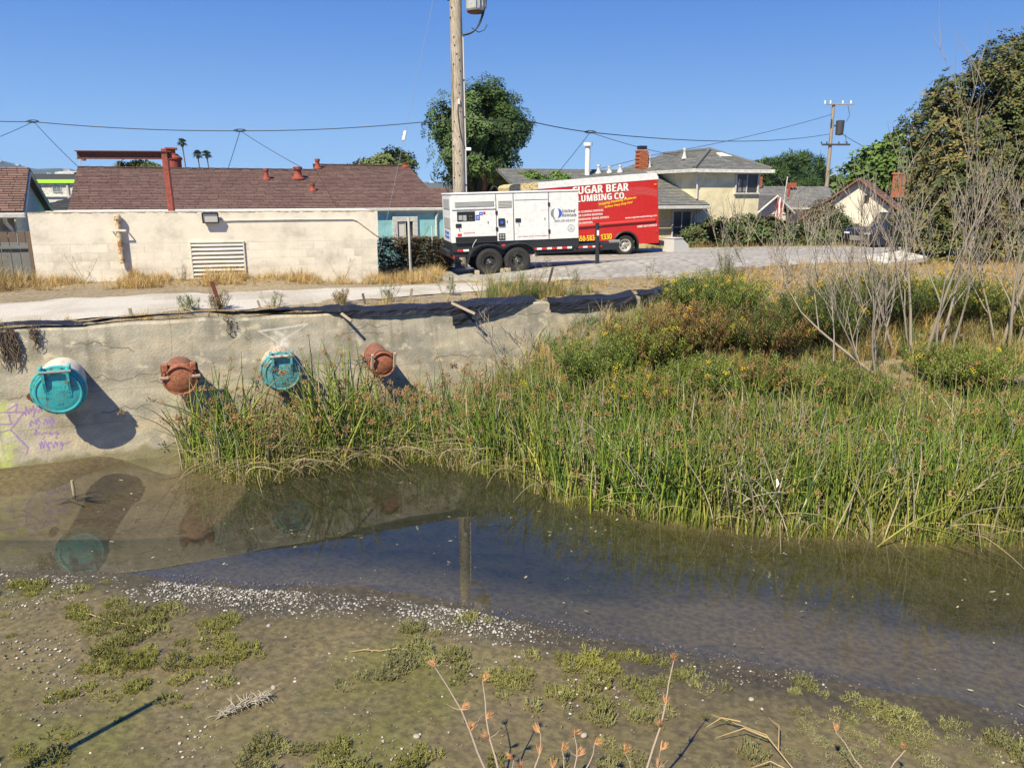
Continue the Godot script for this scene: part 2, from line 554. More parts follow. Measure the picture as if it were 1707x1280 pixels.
func path_and_road() -> void:
	var white := func(x: float, z: float) -> Color:
		var k := fn2.get_noise_2d(x * 60.0, z * 60.0)
		var c := Color(0.78, 0.73, 0.64).lerp(Color(0.55, 0.49, 0.39), clampf(0.2 + 1.1 * k + 0.6 * fn.get_noise_2d(x * 25.0, z * 70.0), 0, 1))
		return c
	var up := [[-15, -11.9], [-12.2, -13.3], [-10.2, -14.7], [-9.0, -15.7], [-7.6, -16.3], [-5.6, -16.9], [-4.2, -17.4], [-3.0, -17.9], [-1.6, -18.5], [0.0, -18.9], [2.6, -19.0]]
	var lo := [[-15, -9.6], [-12, -10.7], [-9.6, -11.7], [-8.2, -12.5], [-6.4, -13.4], [-4.7, -14.3], [-3.1, -15.3], [-1.9, -16.2], [-0.8, -16.9], [0.6, -17.6], [2.6, -18.4]]
	var gv := VC("white_gravel", 0.95, "rough", 2.2)
	gv.albedo_texture = ntex("gravel_speckle", 0.09, 3, 0.45, 1.0, 77, 512, FastNoiseLite.TYPE_CELLULAR, 0.88)
	struct("gravel_path", strip(up, lo, 0.035, 5, white, 0.3), gv)
	var grey := func(x: float, z: float) -> Color:
		var k := fn.get_noise_2d(x * 14.0, z * 30.0)
		var f := fn2.get_noise_2d(x * 60.0, z * 60.0)
		return Color(0.46, 0.435, 0.395).lerp(Color(0.34, 0.32, 0.285), clampf(0.45 + 0.8 * k + 0.5 * f, 0, 1))
	var rup := [[-2.4, -22.5], [-1.6, -27.5], [0.5, -29.8], [3.5, -30.6], [7, -31.0], [12, -32.5], [18, -34.5], [30, -38]]
	var rlo := [[-1.75, -19.4], [-0.6, -18.6], [0.8, -18.0], [2.0, -17.5], [4.0, -16.9], [6.5, -18.4], [8.7, -19.2], [12, -21.5], [17, -26], [30, -32]]
	struct("road", strip(rup, rlo, 0.045, 16, grey, 0.25), VC("worn_concrete", 0.9, "blotch", 0.9))
	var kb := MB.new()
	var kp := [Vector2(-2.5, -22.4), Vector2(-1.95, -19.7), Vector2(-1.5, -19.15), Vector2(-0.5, -18.75), Vector2(1.0, -18.8)]
	for i in kp.size() - 1:
		var a := Vector3(kp[i].x, 0, kp[i].y); var b := Vector3(kp[i + 1].x, 0, kp[i + 1].y)
		a.y = plateau(a.x, a.z) - 0.2; b.y = plateau(b.x, b.z) - 0.2
		var t := (b - a).normalized(); var s := t.cross(Vector3.UP) * -0.07
		var hgt := [0.34, 0.34, 0.31, 0.28, 0.24]
		var A: Vector3 = a + Vector3.UP * hgt[i]; var B: Vector3 = b + Vector3.UP * hgt[i + 1]
		kb.quad(a - s, b - s, B - s, A - s); kb.quad(b + s, a + s, A + s, B + s); kb.quad(A - s, B - s, B + s, A + s); kb.quad(a + s, a - s, A - s, A + s)
	struct("kerb", kb, M("kerb_concrete", 0.42, 0.40, 0.35, 0.9, "blotch", 1.2))

func hills() -> void:
	var h := func(x: float, z: float) -> float:
		var t := clampf((-z - 2300.0) / 900.0, 0.0, 1.0)
		var crest := line_at([[-4200, 170], [-2600, 150], [-2150, 148], [-1950, 138], [-1800, 122], [-1650, 86], [-1300, 70], [-900, 56], [-300, 45], [300, 36], [1200, 30], [3500, 30]], x)
		return (crest + 26.0 * fn.get_noise_2d(x * 0.35, z * 0.35) + 9.0 * fn2.get_noise_2d(x * 1.6, z * 1.6)) * sin(t * PI) - 4.0
	var col := func(x: float, z: float, _y: float) -> Color:
		var k := fn2.get_noise_2d(x * 1.3, z * 1.3)
		return Color(0.035, 0.055, 0.03).lerp(Color(0.13, 0.13, 0.08), clampf(0.25 + 1.2 * k, 0, 1))
	struct("hills", height_mesh(-4200.0, 3000.0, -3300.0, -2250.0, 50.0, h, col), VC("hill_scrub", 1.0))
	var bx := MB.new()
	bx.box(Vector3(0, 0.5, 0), Vector3(1, 1, 1))
	var where := []; var cols := PackedColorArray()
	for i in 420:
		var x := rf(-2600, 1400); var z := rf(-2760, -2420)
		if fn.get_noise_2d(x * 0.5, z * 0.5) < -0.15: continue
		where.push_back(Transform3D(Basis(Vector3.UP, rf(0, 3)) * Basis.from_scale(Vector3(rf(9, 22), rf(5, 9), rf(8, 14))), Vector3(x, h.call(x, z) - 1.0, z)))
		var w := rf(0.3, 0.8)
		cols.push_back(Color(w, w * 0.97, w * 0.92))
	scatter("hillside_houses", bx, VC("hill_house", 0.9), where, cols)

func _ready() -> void:
	rng.seed = 20240611
	fn.seed = 7; fn.frequency = 0.01; fn.fractal_octaves = 4
	fn2.seed = 19; fn2.frequency = 0.01; fn2.fractal_octaves = 3
	var cam := Camera3D.new()
	cam.name = "camera"
	cam.fov = 53.06
	cam.near = 0.1; cam.far = 9000.0
	cam.position = Vector3(0, 4.1, 0)
	cam.rotation_degrees = Vector3(-13.8, 0, 0)
	add_child(cam)
	cam.current = true
	var env := Environment.new()
	var sky := Sky.new()
	var sk := ProceduralSkyMaterial.new()
	sk.sky_top_color = Color(0.085, 0.36, 0.71)
	sk.sky_horizon_color = Color(0.61, 0.78, 0.92)
	sk.sky_curve = 0.10
	sk.ground_bottom_color = Color(0.25, 0.23, 0.18)
	sk.ground_horizon_color = Color(0.5, 0.58, 0.66)
	sk.sun_angle_max = 0.0
	sk.energy_multiplier = 0.84
	sky.sky_material = sk
	env.background_mode = Environment.BG_SKY
	env.sky = sky
	env.background_energy_multiplier = 1.0
	env.tonemap_mode = Environment.TONE_MAPPER_LINEAR
	env.tonemap_exposure = 1.62
	env.sdfgi_enabled = true; env.ssao_enabled = true; env.ssil_enabled = true
	env.fog_enabled = true
	env.fog_density = 0.00013
	env.fog_light_color = Color(0.62, 0.74, 0.9)
	var we := WorldEnvironment.new()
	we.name = "environment"
	we.environment = env
	add_child(we)
	var sun := DirectionalLight3D.new()
	sun.name = "sun"
	sun.light_color = Color(1.0, 0.95, 0.82)
	sun.light_energy = 1.6
	sun.light_angular_distance = 0.5
	sun.shadow_enabled = true
	add_child(sun)
	sun.look_at_from_position(Vector3(-0.328, 0.755, 0.568) * 50.0, Vector3.ZERO)
	build_all()

# ------------------------------------------------------------------ the concrete wall, its valves and the black sheeting
const WU0 := -9.0       # the wall runs from u = WU0 to WU1 along UW
const WU1 := 10.2

func top_y(u: float) -> float:
	return 2.12 - 0.006 * u + 0.012 * sin(u * 2.1) + 0.01 * sin(u * 5.3 + 1.0)

func face(u: float, y: float, out := 0.0) -> Vector3:     # a point on the battered face
	var k := 1.0 - y / 2.1
	return wall_pt(u, BATTER * k, y) + (NW * 0.982 + Vector3.UP * 0.187) * out

var wall_img: Image
func wall_px(u: float, y: float) -> Vector2:
	return Vector2((u - WU0) / (WU1 - WU0) * 2048.0, (2.2 - y) / 2.7 * 384.0)

func spray(p: Vector2, r: float, c: Color, amount: float) -> void:
	for j in range(int(p.y - r) - 1, int(p.y + r) + 2):
		for i in range(int(p.x - r) - 1, int(p.x + r) + 2):
			if i < 0 or j < 0 or i >= 2048 or j >= 384: continue
			var d := Vector2(i, j).distance_to(p)
			var k := amount * sm(r, r * 0.45, d)
			if k > 0.0: wall_img.set_pixel(i, j, wall_img.get_pixel(i, j).lerp(c, k))

func stroke(pts: Array, r: float, c: Color, amount: float) -> void:   # points given as [u, y]
	for i in pts.size() - 1:
		var a := wall_px(pts[i][0], pts[i][1]); var b := wall_px(pts[i + 1][0], pts[i + 1][1])
		var k := maxi(1, int(a.distance_to(b) / (r * 0.7)))
		for j in k:
			spray(a.lerp(b, float(j) / k), r, c, amount)

func wall_texture() -> ImageTexture:
	var W := 2048; var H := 384
	var data := PackedByteArray()
	data.resize(W * H * 3)
	var a := FastNoiseLite.new(); a.seed = 3; a.frequency = 0.006; a.fractal_octaves = 5
	var b := FastNoiseLite.new(); b.seed = 9; b.frequency = 0.03; b.fractal_octaves = 4
	var grit := FastNoiseLite.new(); grit.seed = 5; grit.frequency = 0.25; grit.fractal_octaves = 2
	var pale := Color(0.37, 0.338, 0.265); var grey := Color(0.265, 0.247, 0.198); var dark := Color(0.15, 0.14, 0.095); var tan_ := Color(0.42, 0.35, 0.235)
	for j in H:
		var y := 2.2 - 2.7 * j / H
		for i in W:
			var n1 := a.get_noise_2d(i, j * 1.6)
			var n2 := b.get_noise_2d(i, j)
			var drip := b.get_noise_2d(i * 1.4, j * 0.05 + 400.0)
			var c := pale.lerp(grey, clampf(0.45 + 2.1 * n1, 0, 1))
			c = c.lerp(tan_, clampf(0.9 * a.get_noise_2d(i + 700.0, j * 2.0 + 90.0) + 0.25 * sm(1.3, 0.5, y), 0, 0.8))
			c = c.lerp(dark, clampf(1.0 * drip + 0.5 * n1, 0, 0.75) * sm(0.9, 2.0, y))
			var tide := 0.13 + 0.05 * n2 * 3.0
			c = c.lerp(Color(0.13, 0.12, 0.045), 0.75 * sm(tide + 0.12, tide - 0.04, y))
			c = c.lerp(Color(0.42, 0.36, 0.25), 0.7 * sm(0.035, 0.01, absf(y - tide - 0.13 - 0.02 * n1)) * sm(-0.1, 0.2, n2 + 0.2))
			c = c.lerp(Color(0.52, 0.45, 0.33), 0.55 * sm(0.3, 0.75, n2 + 0.5 * n1 + 0.25 * b.get_noise_2d(i * 3.0, j * 3.0)) * sm(0.5, 1.1, y))    # lime bloom
			c *= 1.0 + 0.22 * n2 + 0.14 * (grit.get_noise_2d(i, j))
			for q in V4:        # rust and damp runs below each pipe
				var du: float = WU0 + (WU1 - WU0) * i / W - q[0] - 0.12 * b.get_noise_2d(j * 0.8, q[0] * 90.0)
				if absf(du) < 0.4 and y < q[1] - 0.1:
					c = c.lerp(Color(0.17, 0.10, 0.05), 0.4 * sm(0.36, 0.05, absf(du)) * sm(-0.3, 0.35, drip) * sm(0.2, 0.9, y))
			var s := Color(clampf(c.r, 0, 1), clampf(c.g, 0, 1), clampf(c.b, 0, 1)).linear_to_srgb()
			var k := (j * W + i) * 3
			data[k] = int(s.r * 255); data[k + 1] = int(s.g * 255); data[k + 2] = int(s.b * 255)
	wall_img = Image.create_from_data(W, H, false, Image.FORMAT_RGB8, data)
	for u in [-6.6, -4.2, -1.75, 0.72, 3.15, 5.6, 8.0]:
		for j in range(0, 384, 2): spray(wall_px(u, 2.2) + Vector2(1.2 * sin(j * 0.05), j), 1.2, Color(0.36, 0.34, 0.29), 0.4)
	# pour joints and hairline cracks
	for y in [1.12, 0.62]:
		for i in range(0, W, 2): spray(wall_px(WU0, y) + Vector2(i, 1.5 * sin(i * 0.013)), 1.3, Color(0.35, 0.32, 0.27), 0.35)
	for k in 14:
		var u := rf(-2, 9); var y := rf(0.5, 1.9); var line := []
		for j in 14:
			line.push_back([u, y]); u += rf(0.02, 0.11); y += rf(-0.05, 0.05)
		stroke(line, 1.1, Color(0.30, 0.27, 0.22), 0.5)
	# paint: a green and yellow tag with violet outlines at the left, violet handwriting beside it, a white triangle
	var green := Color(0.70, 0.78, 0.36); var violet := Color(0.50, 0.38, 0.66); var white := Color(0.86, 0.85, 0.84)
	for k in 170:
		var p := Vector2(rf(-2.0, -0.95), rf(0.1, 1.42))
		if p.x > -1.02 - 0.25 * absf(p.y - 0.5): continue
		spray(wall_px(p.x - 0.52, p.y), rf(6, 14), green if rng.randf() > 0.35 else Color(0.84, 0.83, 0.62), 0.22)
	for q in [[[-2.0, 0.95], [-1.64, 0.92], [-1.42, 0.9], [-1.62, 0.66], [-1.9, 0.62]], [[-1.66, 0.94], [-1.5, 1.03], [-1.53, 0.9]], [[-1.8, 0.76], [-1.6, 0.74], [-1.62, 0.9]], [[-1.62, 0.66], [-1.42, 0.36], [-1.46, 0.26]]]:
		stroke(q, 2.4, violet, 0.4)
	var row := 0
	for word in [[3, 0.88], [4, 0.7], [4, 0.52], [5, 0.35]]:
		var u := -1.42 + 0.05 * row; var y: float = word[1]
		for g in word[0]:
			var hgt := rf(0.05, 0.12)
			stroke([[u, y + hgt * rf(0.2, 1.0)], [u + rf(0.005, 0.02), y + rf(-0.03, 0.02)], [u + rf(0.025, 0.04), y + hgt * rf(0.6, 1.1)], [u + rf(0.045, 0.06), y + rf(-0.02, 0.04)], [u + 0.066, y + hgt * rf(0.2, 0.8)], [u + 0.085, y + hgt * rf(0.3, 1.0)]], 1.8, violet, 0.4)
			if g % 2 == 1: stroke([[u + 0.035, y], [u + 0.03, y - 0.06], [u, y - 0.04]], 1.2, violet, 0.55)
			u += 0.088
		row += 1
	stroke([[2.08, 1.88], [2.4, 1.9], [2.9, 1.95]], 3.6, white, 0.35)
	stroke([[2.1, 1.87], [2.36, 1.68], [2.38, 1.5], [2.44, 1.7], [2.86, 1.93]], 2.2, white, 0.25)
	for k in 40: spray(wall_px(2.42 + rf(-0.16, 0.16), 1.74 + rf(-0.18, 0.12)), rf(4, 9), white, 0.18)
	wall_img.generate_mipmaps()
	return ImageTexture.create_from_image(wall_img)

func retaining_wall() -> void:
	var mb := MB.new()
	var N := 120; var R := 10
	for i in N:
		for j in R:
			var q := []
			var uvs := []
			for k in [[i, j], [i + 1, j], [i + 1, j + 1], [i, j + 1]]:
				var u := lerpf(WU0, WU1, float(k[0]) / N)
				var y := lerpf(-0.45, top_y(u) - 0.03, float(k[1]) / R)
				var p := face(u, y, 0.012 * fn2.get_noise_2d(u * 60.0, y * 90.0))
				if u > 6.4:       # the base flares where the bank begins
					p += NW * 0.35 * sm(6.4, 9.5, u) * sm(1.5, 1.0, y)
				q.push_back(p)
				var t := wall_px(u, y)
				uvs.push_back(Vector2(t.x / 2048.0, t.y / 384.0))
			mb.quaduv(q[0], q[1], q[2], q[3], uvs[0], uvs[1], uvs[2], uvs[3])
	for i in N:
		var u0 := lerpf(WU0, WU1, float(i) / N); var u1 := lerpf(WU0, WU1, float(i + 1) / N)
		var f0 := face(u0, top_y(u0) - 0.03, 0.012 * fn2.get_noise_2d(u0 * 60.0, (top_y(u0) - 0.03) * 90.0)); var f1 := face(u1, top_y(u1) - 0.03, 0.012 * fn2.get_noise_2d(u1 * 60.0, (top_y(u1) - 0.03) * 90.0))
		var g0 := wall_pt(u0, -0.03, top_y(u0)); var g1 := wall_pt(u1, -0.03, top_y(u1))
		var h0 := wall_pt(u0, -0.34 + 0.06 * fn2.get_noise_2d(u0 * 90.0, 3.0), top_y(u0) - 0.005); var h1 := wall_pt(u1, -0.34 + 0.06 * fn2.get_noise_2d(u1 * 90.0, 3.0), top_y(u1) - 0.005)
		var k0 := wall_pt(u0, -0.5, 1.5); var k1 := wall_pt(u1, -0.5, 1.5)
		var va := wall_px(u0, 2.14) / Vector2(2048, 384); var vb := wall_px(u1, 2.14) / Vector2(2048, 384)
		mb.quaduv(f0, f1, g1, g0, va, vb, vb, va)
		mb.quaduv(g0, g1, h1, h0, va, vb, vb, va)
		mb.quaduv(h0, h1, k1, k0, va, vb, vb, va)
	var m := M("wall_concrete", 1, 1, 1, 0.92)
	m.albedo_texture = wall_texture()
	m.normal_enabled = true
	var hn := FastNoiseLite.new(); hn.seed = 14; hn.frequency = 0.16; hn.fractal_octaves = 5; hn.fractal_gain = 0.62
	var hi := hn.get_image(2048, 384, false, false, false)
	hi.convert(Image.FORMAT_RGBA8)
	hi.bump_map_to_normal_map(2.0)
	m.normal_texture = ImageTexture.create_from_image(hi)
	m.normal_scale = 0.4
	var w := thing("retaining_wall", "long stained concrete creek wall with four outfall pipes and spray paint", "wall")
	part("wall_face", mb, m, w)
	# the end that turns back into the bank
	var eb := MB.new()
	var pts := [wall_pt(WU1, 0.0, 0), Vector3(3.9, 0, -16.6), Vector3(4.9, 0, -18.3)]
	for i in 2:
		var a: Vector3 = pts[i]; var b: Vector3 = pts[i + 1]
		var n := Vector3(-(b - a).z, 0, (b - a).x).normalized()
		var ya := top_y(WU1) - 0.03 + 0.1 * i; var yb := ya + 0.1
		for j in 4:
			var k0 := j / 4.0; var k1 := (j + 1) / 4.0
			eb.quad(a + n * 0.4 * (1 - k0) + Vector3.UP * ya * k0, b + n * 0.4 * (1 - k0) + Vector3.UP * yb * k0, b + n * 0.4 * (1 - k1) + Vector3.UP * yb * k1, a + n * 0.4 * (1 - k1) + Vector3.UP * ya * k1)
		eb.quad(a + Vector3.UP * ya, b + Vector3.UP * yb, b - n * 0.35 + Vector3.UP * yb, a - n * 0.35 + Vector3.UP * ya)
	part("wall_return", eb, M("plain_concrete", 0.34, 0.30, 0.23, 0.92, "blotch", 0.8), w)
	# a weep pipe by the first valve
	var hb := MB.new()
	hb.xf = Transform3D(Basis(UW, Vector3.UP, NW), face(-1.3, 1.13, 0.0))
	hb.cyl(Vector3(0, 0, -0.04), Vector3(0, 0, 0.05), 0.055, 14)
	part("weep_pipe", hb, M("rust_pipe", 0.16, 0.07, 0.035, 0.85, "grain", 3.0), w)

func rusted(key: String, base: Color, rust: Color, share: float, rough := 0.55, scale := 2.2) -> StandardMaterial3D:   # paint flaked through to rust
	if mats.has(key): return mats[key]
	var m := M(key, 1, 1, 1, rough, "grain", scale)
	m.albedo_texture = ctex(key + "_paint", 0.014, 5, [[rust.r * 0.6, rust.g * 0.6, rust.b * 0.6], [rust.r, rust.g, rust.b], [base.r * 0.75, base.g * 0.85, base.b * 0.85], [base.r, base.g, base.b], [base.r * 1.12, base.g * 1.08, base.b * 1.08]], [0.0, share, share + 0.05, share + 0.25, 1.0], key.length() * 7)
	m.normal_enabled = true
	m.normal_texture = nmap("fine_bump", 0.05, 4, 2.0)
	m.normal_scale = 0.3
	return m

# local axes of a valve: x along the wall, y up, z out of the wall
func valve_at(called: String, label: String, u: float, y: float, tilt := -0.10) -> Node3D:
	var o := thing(called, label, "flap valve", Vector3.ZERO, 0.0, "outfall flap valves in the wall")
	o.transform = Transform3D(Basis(UW, Vector3.UP, NW) * Basis(Vector3.RIGHT, -tilt), face(u, y + 0.06))
	return o

func face_disc(prof: Array, sides: int, at: Vector3) -> MB:   # lathe about z
	var mb := MB.new()
	mb.lathe(prof, sides, Transform3D(Basis(Vector3.RIGHT, Vector3(0, 0, 1), Vector3(0, -1, 0)), at))
	return mb

func teal_valve(label: String, u: float, y: float, L: float, R: float, paint: Material, pipe_mat: Material, worn: bool) -> void:
	var o := valve_at("flap_valve", label, u, y)
	var p := face_disc([Vector2(R * 0.84, -0.25), Vector2(R * 0.84, L * 0.55), Vector2(R * 0.86, L * 0.55 + 0.015), Vector2(R * 0.86, L - 0.02)], 40, Vector3.ZERO)
	part("pipe", p, pipe_mat, o)
	part("flange", face_disc([Vector2(R * 0.74, L - 0.055), Vector2(R, L - 0.055), Vector2(R, L - 0.012), Vector2(R * 0.985, L), Vector2(R * 0.82, L), Vector2(R * 0.82, L + 0.0)], 48, Vector3.ZERO), paint, o)
	part("seat_ring", face_disc([Vector2(R * 0.9, L), Vector2(R * 0.9, L + 0.03), Vector2(R * 0.86, L + 0.035), Vector2(R * 0.8, L + 0.03)], 48, Vector3.ZERO), paint, o)
	var steel := M("bolt_steel", 0.20, 0.27, 0.26, 0.5)
	for k in 16:
		var a := TAU * (k + 0.5) / 16
		var b := MB.new()
		b.cyl(Vector3(cos(a) * R * 0.945, sin(a) * R * 0.945, L - 0.08), Vector3(cos(a) * R * 0.945, sin(a) * R * 0.945, L + 0.022), 0.017, 6)
		part("bolt", b, steel, o)
	# the hinged cover, dished, hanging a little forward at the foot
	var c := face_disc([Vector2(R * 0.84, 0.0), Vector2(R * 0.84, 0.03), Vector2(R * 0.82, 0.042), Vector2(R * 0.77, 0.042), Vector2(R * 0.755, 0.03), Vector2(R * 0.6, 0.04), Vector2(R * 0.3, 0.05), Vector2(0, 0.054)], 48, Vector3(0, -R * 0.03, L + 0.036))
	var cover := part("cover", c, paint, o)
	for q in [["WATERMAN", 0.02, 0.62, 0.055], ["EXETER CALIF", -0.17, 0.62, 0.045], ["24", -0.42, 0.13, 0.07], ["MODEL F", 0.2, 0.38, 0.045]]:
		letters("raised_lettering", q[0], Vector3(0, q[1] * R, L + 0.088 - 0.012 * absf(q[1])), q[2] * R * 1.5, q[3], paint, cover)
	for s in [-1.0, 1.0]:
		var h := MB.new()      # a tapering rib that links the cover to the hinge bar
		var x: float = s * R * 0.42
		var pr := PackedVector2Array([Vector2(L + 0.06, -R * 0.25), Vector2(L + 0.13, R * 0.45), Vector2(L + 0.13, R * 0.92), Vector2(L + 0.03, R * 0.98), Vector2(L + 0.03, R * 0.6), Vector2(L + 0.06, R * 0.3)])
		h.xf = Transform3D(Basis(Vector3(0, 0, 1), Vector3.UP, Vector3(-1, 0, 0)), Vector3(x, 0, 0))
		h.prism(pr, -0.018, 0.018)
		part("hinge_arm", h, paint, o)
		var lug := MB.new()
		lug.bev(Vector3(x * 1.16, R * 0.92, L + 0.05), Vector3(0.04, R * 0.3, 0.13), 0.008)
		part("hinge_lug", lug, paint, o)
	var bar := MB.new()
	bar.cyl(Vector3(-R * 0.55, R * 0.86, L + 0.115), Vector3(R * 0.55, R * 0.86, L + 0.115), 0.022, 10)
	part("hinge_bar", bar, pipe_mat if worn else M("grey_iron", 0.30, 0.29, 0.27, 0.55, "grain", 4.0), o)

func iron_valve(label: String, u: float, y: float, L: float, R: float, bars: bool) -> void:
	var iron := rusted("red_oxide_iron", Color(0.36, 0.125, 0.065), Color(0.16, 0.05, 0.03), 0.3, 0.8, 1.6)
	var dark := rusted("dark_rust_iron", Color(0.25, 0.10, 0.065), Color(0.12, 0.05, 0.04), 0.4, 0.85, 1.6)
	var o := valve_at("flap_valve", label, u, y)
	part("pipe", face_disc([Vector2(R * 0.9, -0.25), Vector2(R * 0.9, L - 0.02)], 36, Vector3.ZERO), dark, o)
	var fr := MB.new()
	if bars:
		part("flange", face_disc([Vector2(R * 0.85, L - 0.04), Vector2(R * 1.06, L - 0.04), Vector2(R * 1.06, L), Vector2(R * 0.88, L), Vector2(R * 0.86, L + 0.03)], 36, Vector3.ZERO), dark, o)
	else:
		var poly := PackedVector2Array()
		for k in 19:
			var a := PI + PI * k / 18.0
			poly.push_back(Vector2(cos(a), sin(a)) * R * 1.04)
		poly.append_array([Vector2(R * 1.04, R * 0.75), Vector2(R * 0.98, R * 0.95), Vector2(R * 0.62, R * 0.86), Vector2(-R * 0.62, R * 0.86), Vector2(-R * 0.98, R * 0.95), Vector2(-R * 1.04, R * 0.75)])
		fr.prism(poly, L - 0.05, L)
		part("seat_frame", fr, dark, o)
	var c := face_disc([Vector2(R * 0.98, 0.0), Vector2(R * 0.98, 0.03), Vector2(R * 0.95, 0.045), Vector2(R * 0.9, 0.042), Vector2(R * 0.86, 0.03), Vector2(R * 0.6, 0.055), Vector2(R * 0.3, 0.07), Vector2(0, 0.075)], 40, Vector3(0, -R * 0.02, L + 0.012))
	part("cover", c, iron, o)
	for s in [-1.0, 1.0]:
		var b := MB.new()
		if bars:
			b.xf = Transform3D(Basis(Vector3.RIGHT, 0.2), Vector3(s * R * 0.86, R * 0.35, L + 0.1))
			b.bev(Vector3.ZERO, Vector3(0.045, R * 1.25, 0.035), 0.006)
			part("link_bar", b, M("bare_steel_bar", 0.62, 0.50, 0.38, 0.6, "grain", 4.0), o)
			var pn := MB.new()
			pn.cyl(Vector3(s * R * 0.6, R * 0.85, L + 0.06), Vector3(s * R * 1.05, R * 0.85, L + 0.06), 0.018, 8)
			part("pin", pn, dark, o)
		else:
			b.bev(Vector3(s * R * 0.88, R * 0.16, L + 0.055), Vector3(0.14, 0.045, 0.05), 0.01)
			part("lug", b, M("pale_worn_iron", 0.50, 0.33, 0.26, 0.7, "grain", 4.0), o)
			var h := MB.new()
			h.bev(Vector3(s * R * 0.78, R * 0.78, L + 0.03), Vector3(0.09, 0.13, 0.09), 0.015)
			part("hinge_block", h, iron, o)
	var arch := MB.new()
	var pts := []; var rads := []
	for k in 13:
		var a := PI * (0.18 + 0.64 * k / 12.0)
		pts.push_back(Vector3(cos(a) * R * 0.84, sin(a) * R * 0.84 + (R * 0.12 if bars else 0.0), L + 0.06)); rads.push_back(0.022)
	arch.tube(pts, rads, 7)
	part("arched_rim", arch, iron, o)

func flap_valves() -> void:
	var teal := rusted("teal_paint", Color(0.055, 0.42, 0.44), Color(0.30, 0.12, 0.05), 0.25, 0.42, 1.1)
	var teal_worn := rusted("teal_paint_worn", Color(0.10, 0.45, 0.50), Color(0.28, 0.13, 0.07), 0.37, 0.5, 2.6)
	var grey := rusted("pale_pipe_paint", Color(0.56, 0.53, 0.47), Color(0.36, 0.24, 0.15), 0.2, 0.7, 1.6)
	var rusty := rusted("rusty_pipe_paint", Color(0.58, 0.50, 0.42), Color(0.30, 0.14, 0.07), 0.42, 0.75, 2.0)
	teal_valve("bright teal flap valve, largest and leftmost, on a pale pipe above its long shadow", V4[0][0], V4[0][1], 0.57, 0.375, teal, grey, false)
	iron_valve("round red iron flap valve with two pale side lugs, left of the reeds", V4[1][0], V4[1][1], 0.38, 0.262, false)
	teal_valve("teal flap valve with rust patches and flaking paint, half behind reeds", V4[2][0], V4[2][1], 0.40, 0.345, teal_worn, rusty, true)
	iron_valve("brown iron flap valve with two pale upright bars on a long pipe", V4[3][0], V4[3][1], 0.52, 0.225, true)
const V4 := [[-0.85, 1.29], [0.81, 1.26], [2.36, 1.24], [4.02, 1.27]]

# black sheeting: a grid from the ground behind the wall over its edge and down its face
func sheeting(label: String, u0: float, u1: float, back: Array, hang: Array, lift: float, seed_: float) -> void:
	var mb := MB.new()
	var N := int((u1 - u0) * 24.0); var R := 18
	var g := []
	for i in N + 1:
		var t := float(i) / N
		var u := lerpf(u0, u1, t)
		var b := along1(back, t); var hg := along1(hang, t)
		var col_ := []
		for j in R + 1:
			var k := float(j) / R
			var d := -b + (b + hg) * k          # distance past the edge, along the sheet
			var wr := 0.9 * fn2.get_noise_2d(u * 55.0 + seed_, d * 420.0 + u * 30.0) + 0.5 * fn.get_noise_2d(u * 160.0 + d * 200.0, seed_ + d * 160.0)
			var p: Vector3
			if d < 0.0:
				p = wall_pt(u, d, 0)
				p.y = maxf(ground(p.x, p.z), top_y(u) - 0.01) + lift * (0.4 + sin(PI * clampf(-d / b, 0, 1))) + 0.06 * wr + 0.02
			else:
				p = face(u, top_y(u) - d, 0.03 + 0.065 * absf(wr))
				p.y += 0.02
			if u > 9.0: p.y += 0.05 * (u - 9.0)
			col_.push_back(p)
		g.push_back(col_)
	for i in N:
		for j in R:
			mb.quad(g[i][j + 1], g[i + 1][j + 1], g[i + 1][j], g[i][j])
	var m := M("black_sheeting", 0.026, 0.027, 0.033, 0.36, "grain", 3.0)
	m.normal_enabled = true
	m.normal_texture = nmap("cloth_bump", 0.015, 4, 6.0, 31)
	m.normal_scale = 1.0
	one("black_sheeting", mb, m, label, "plastic sheeting", "black sheeting along the wall top")

func along1(a: Array, t: float) -> float:
	var f := t * (a.size() - 1)
	var i := mini(int(f), a.size() - 2)
	return lerpf(a[i], a[i + 1], f - i)

func stake(label: String, a: Vector3, b: Vector3, w: float, mat: Material) -> void:
	var mb := MB.new()
	var T := (b - a).normalized(); var X := T.cross(Vector3(0.3, 0.2, 1)).normalized()
	mb.xf = Transform3D(Basis(X, T, X.cross(T)), a)
	mb.bev(Vector3(0, a.distance_to(b) * 0.5, 0), Vector3(w, a.distance_to(b), w * 0.55), 0.004)
	one("wooden_stake", mb, mat, label, "stake", "wooden stakes along the wall")

func on_ground(x: float, z: float, dy := 0.0) -> Vector3:
	return Vector3(x, ground(x, z) + dy, z)

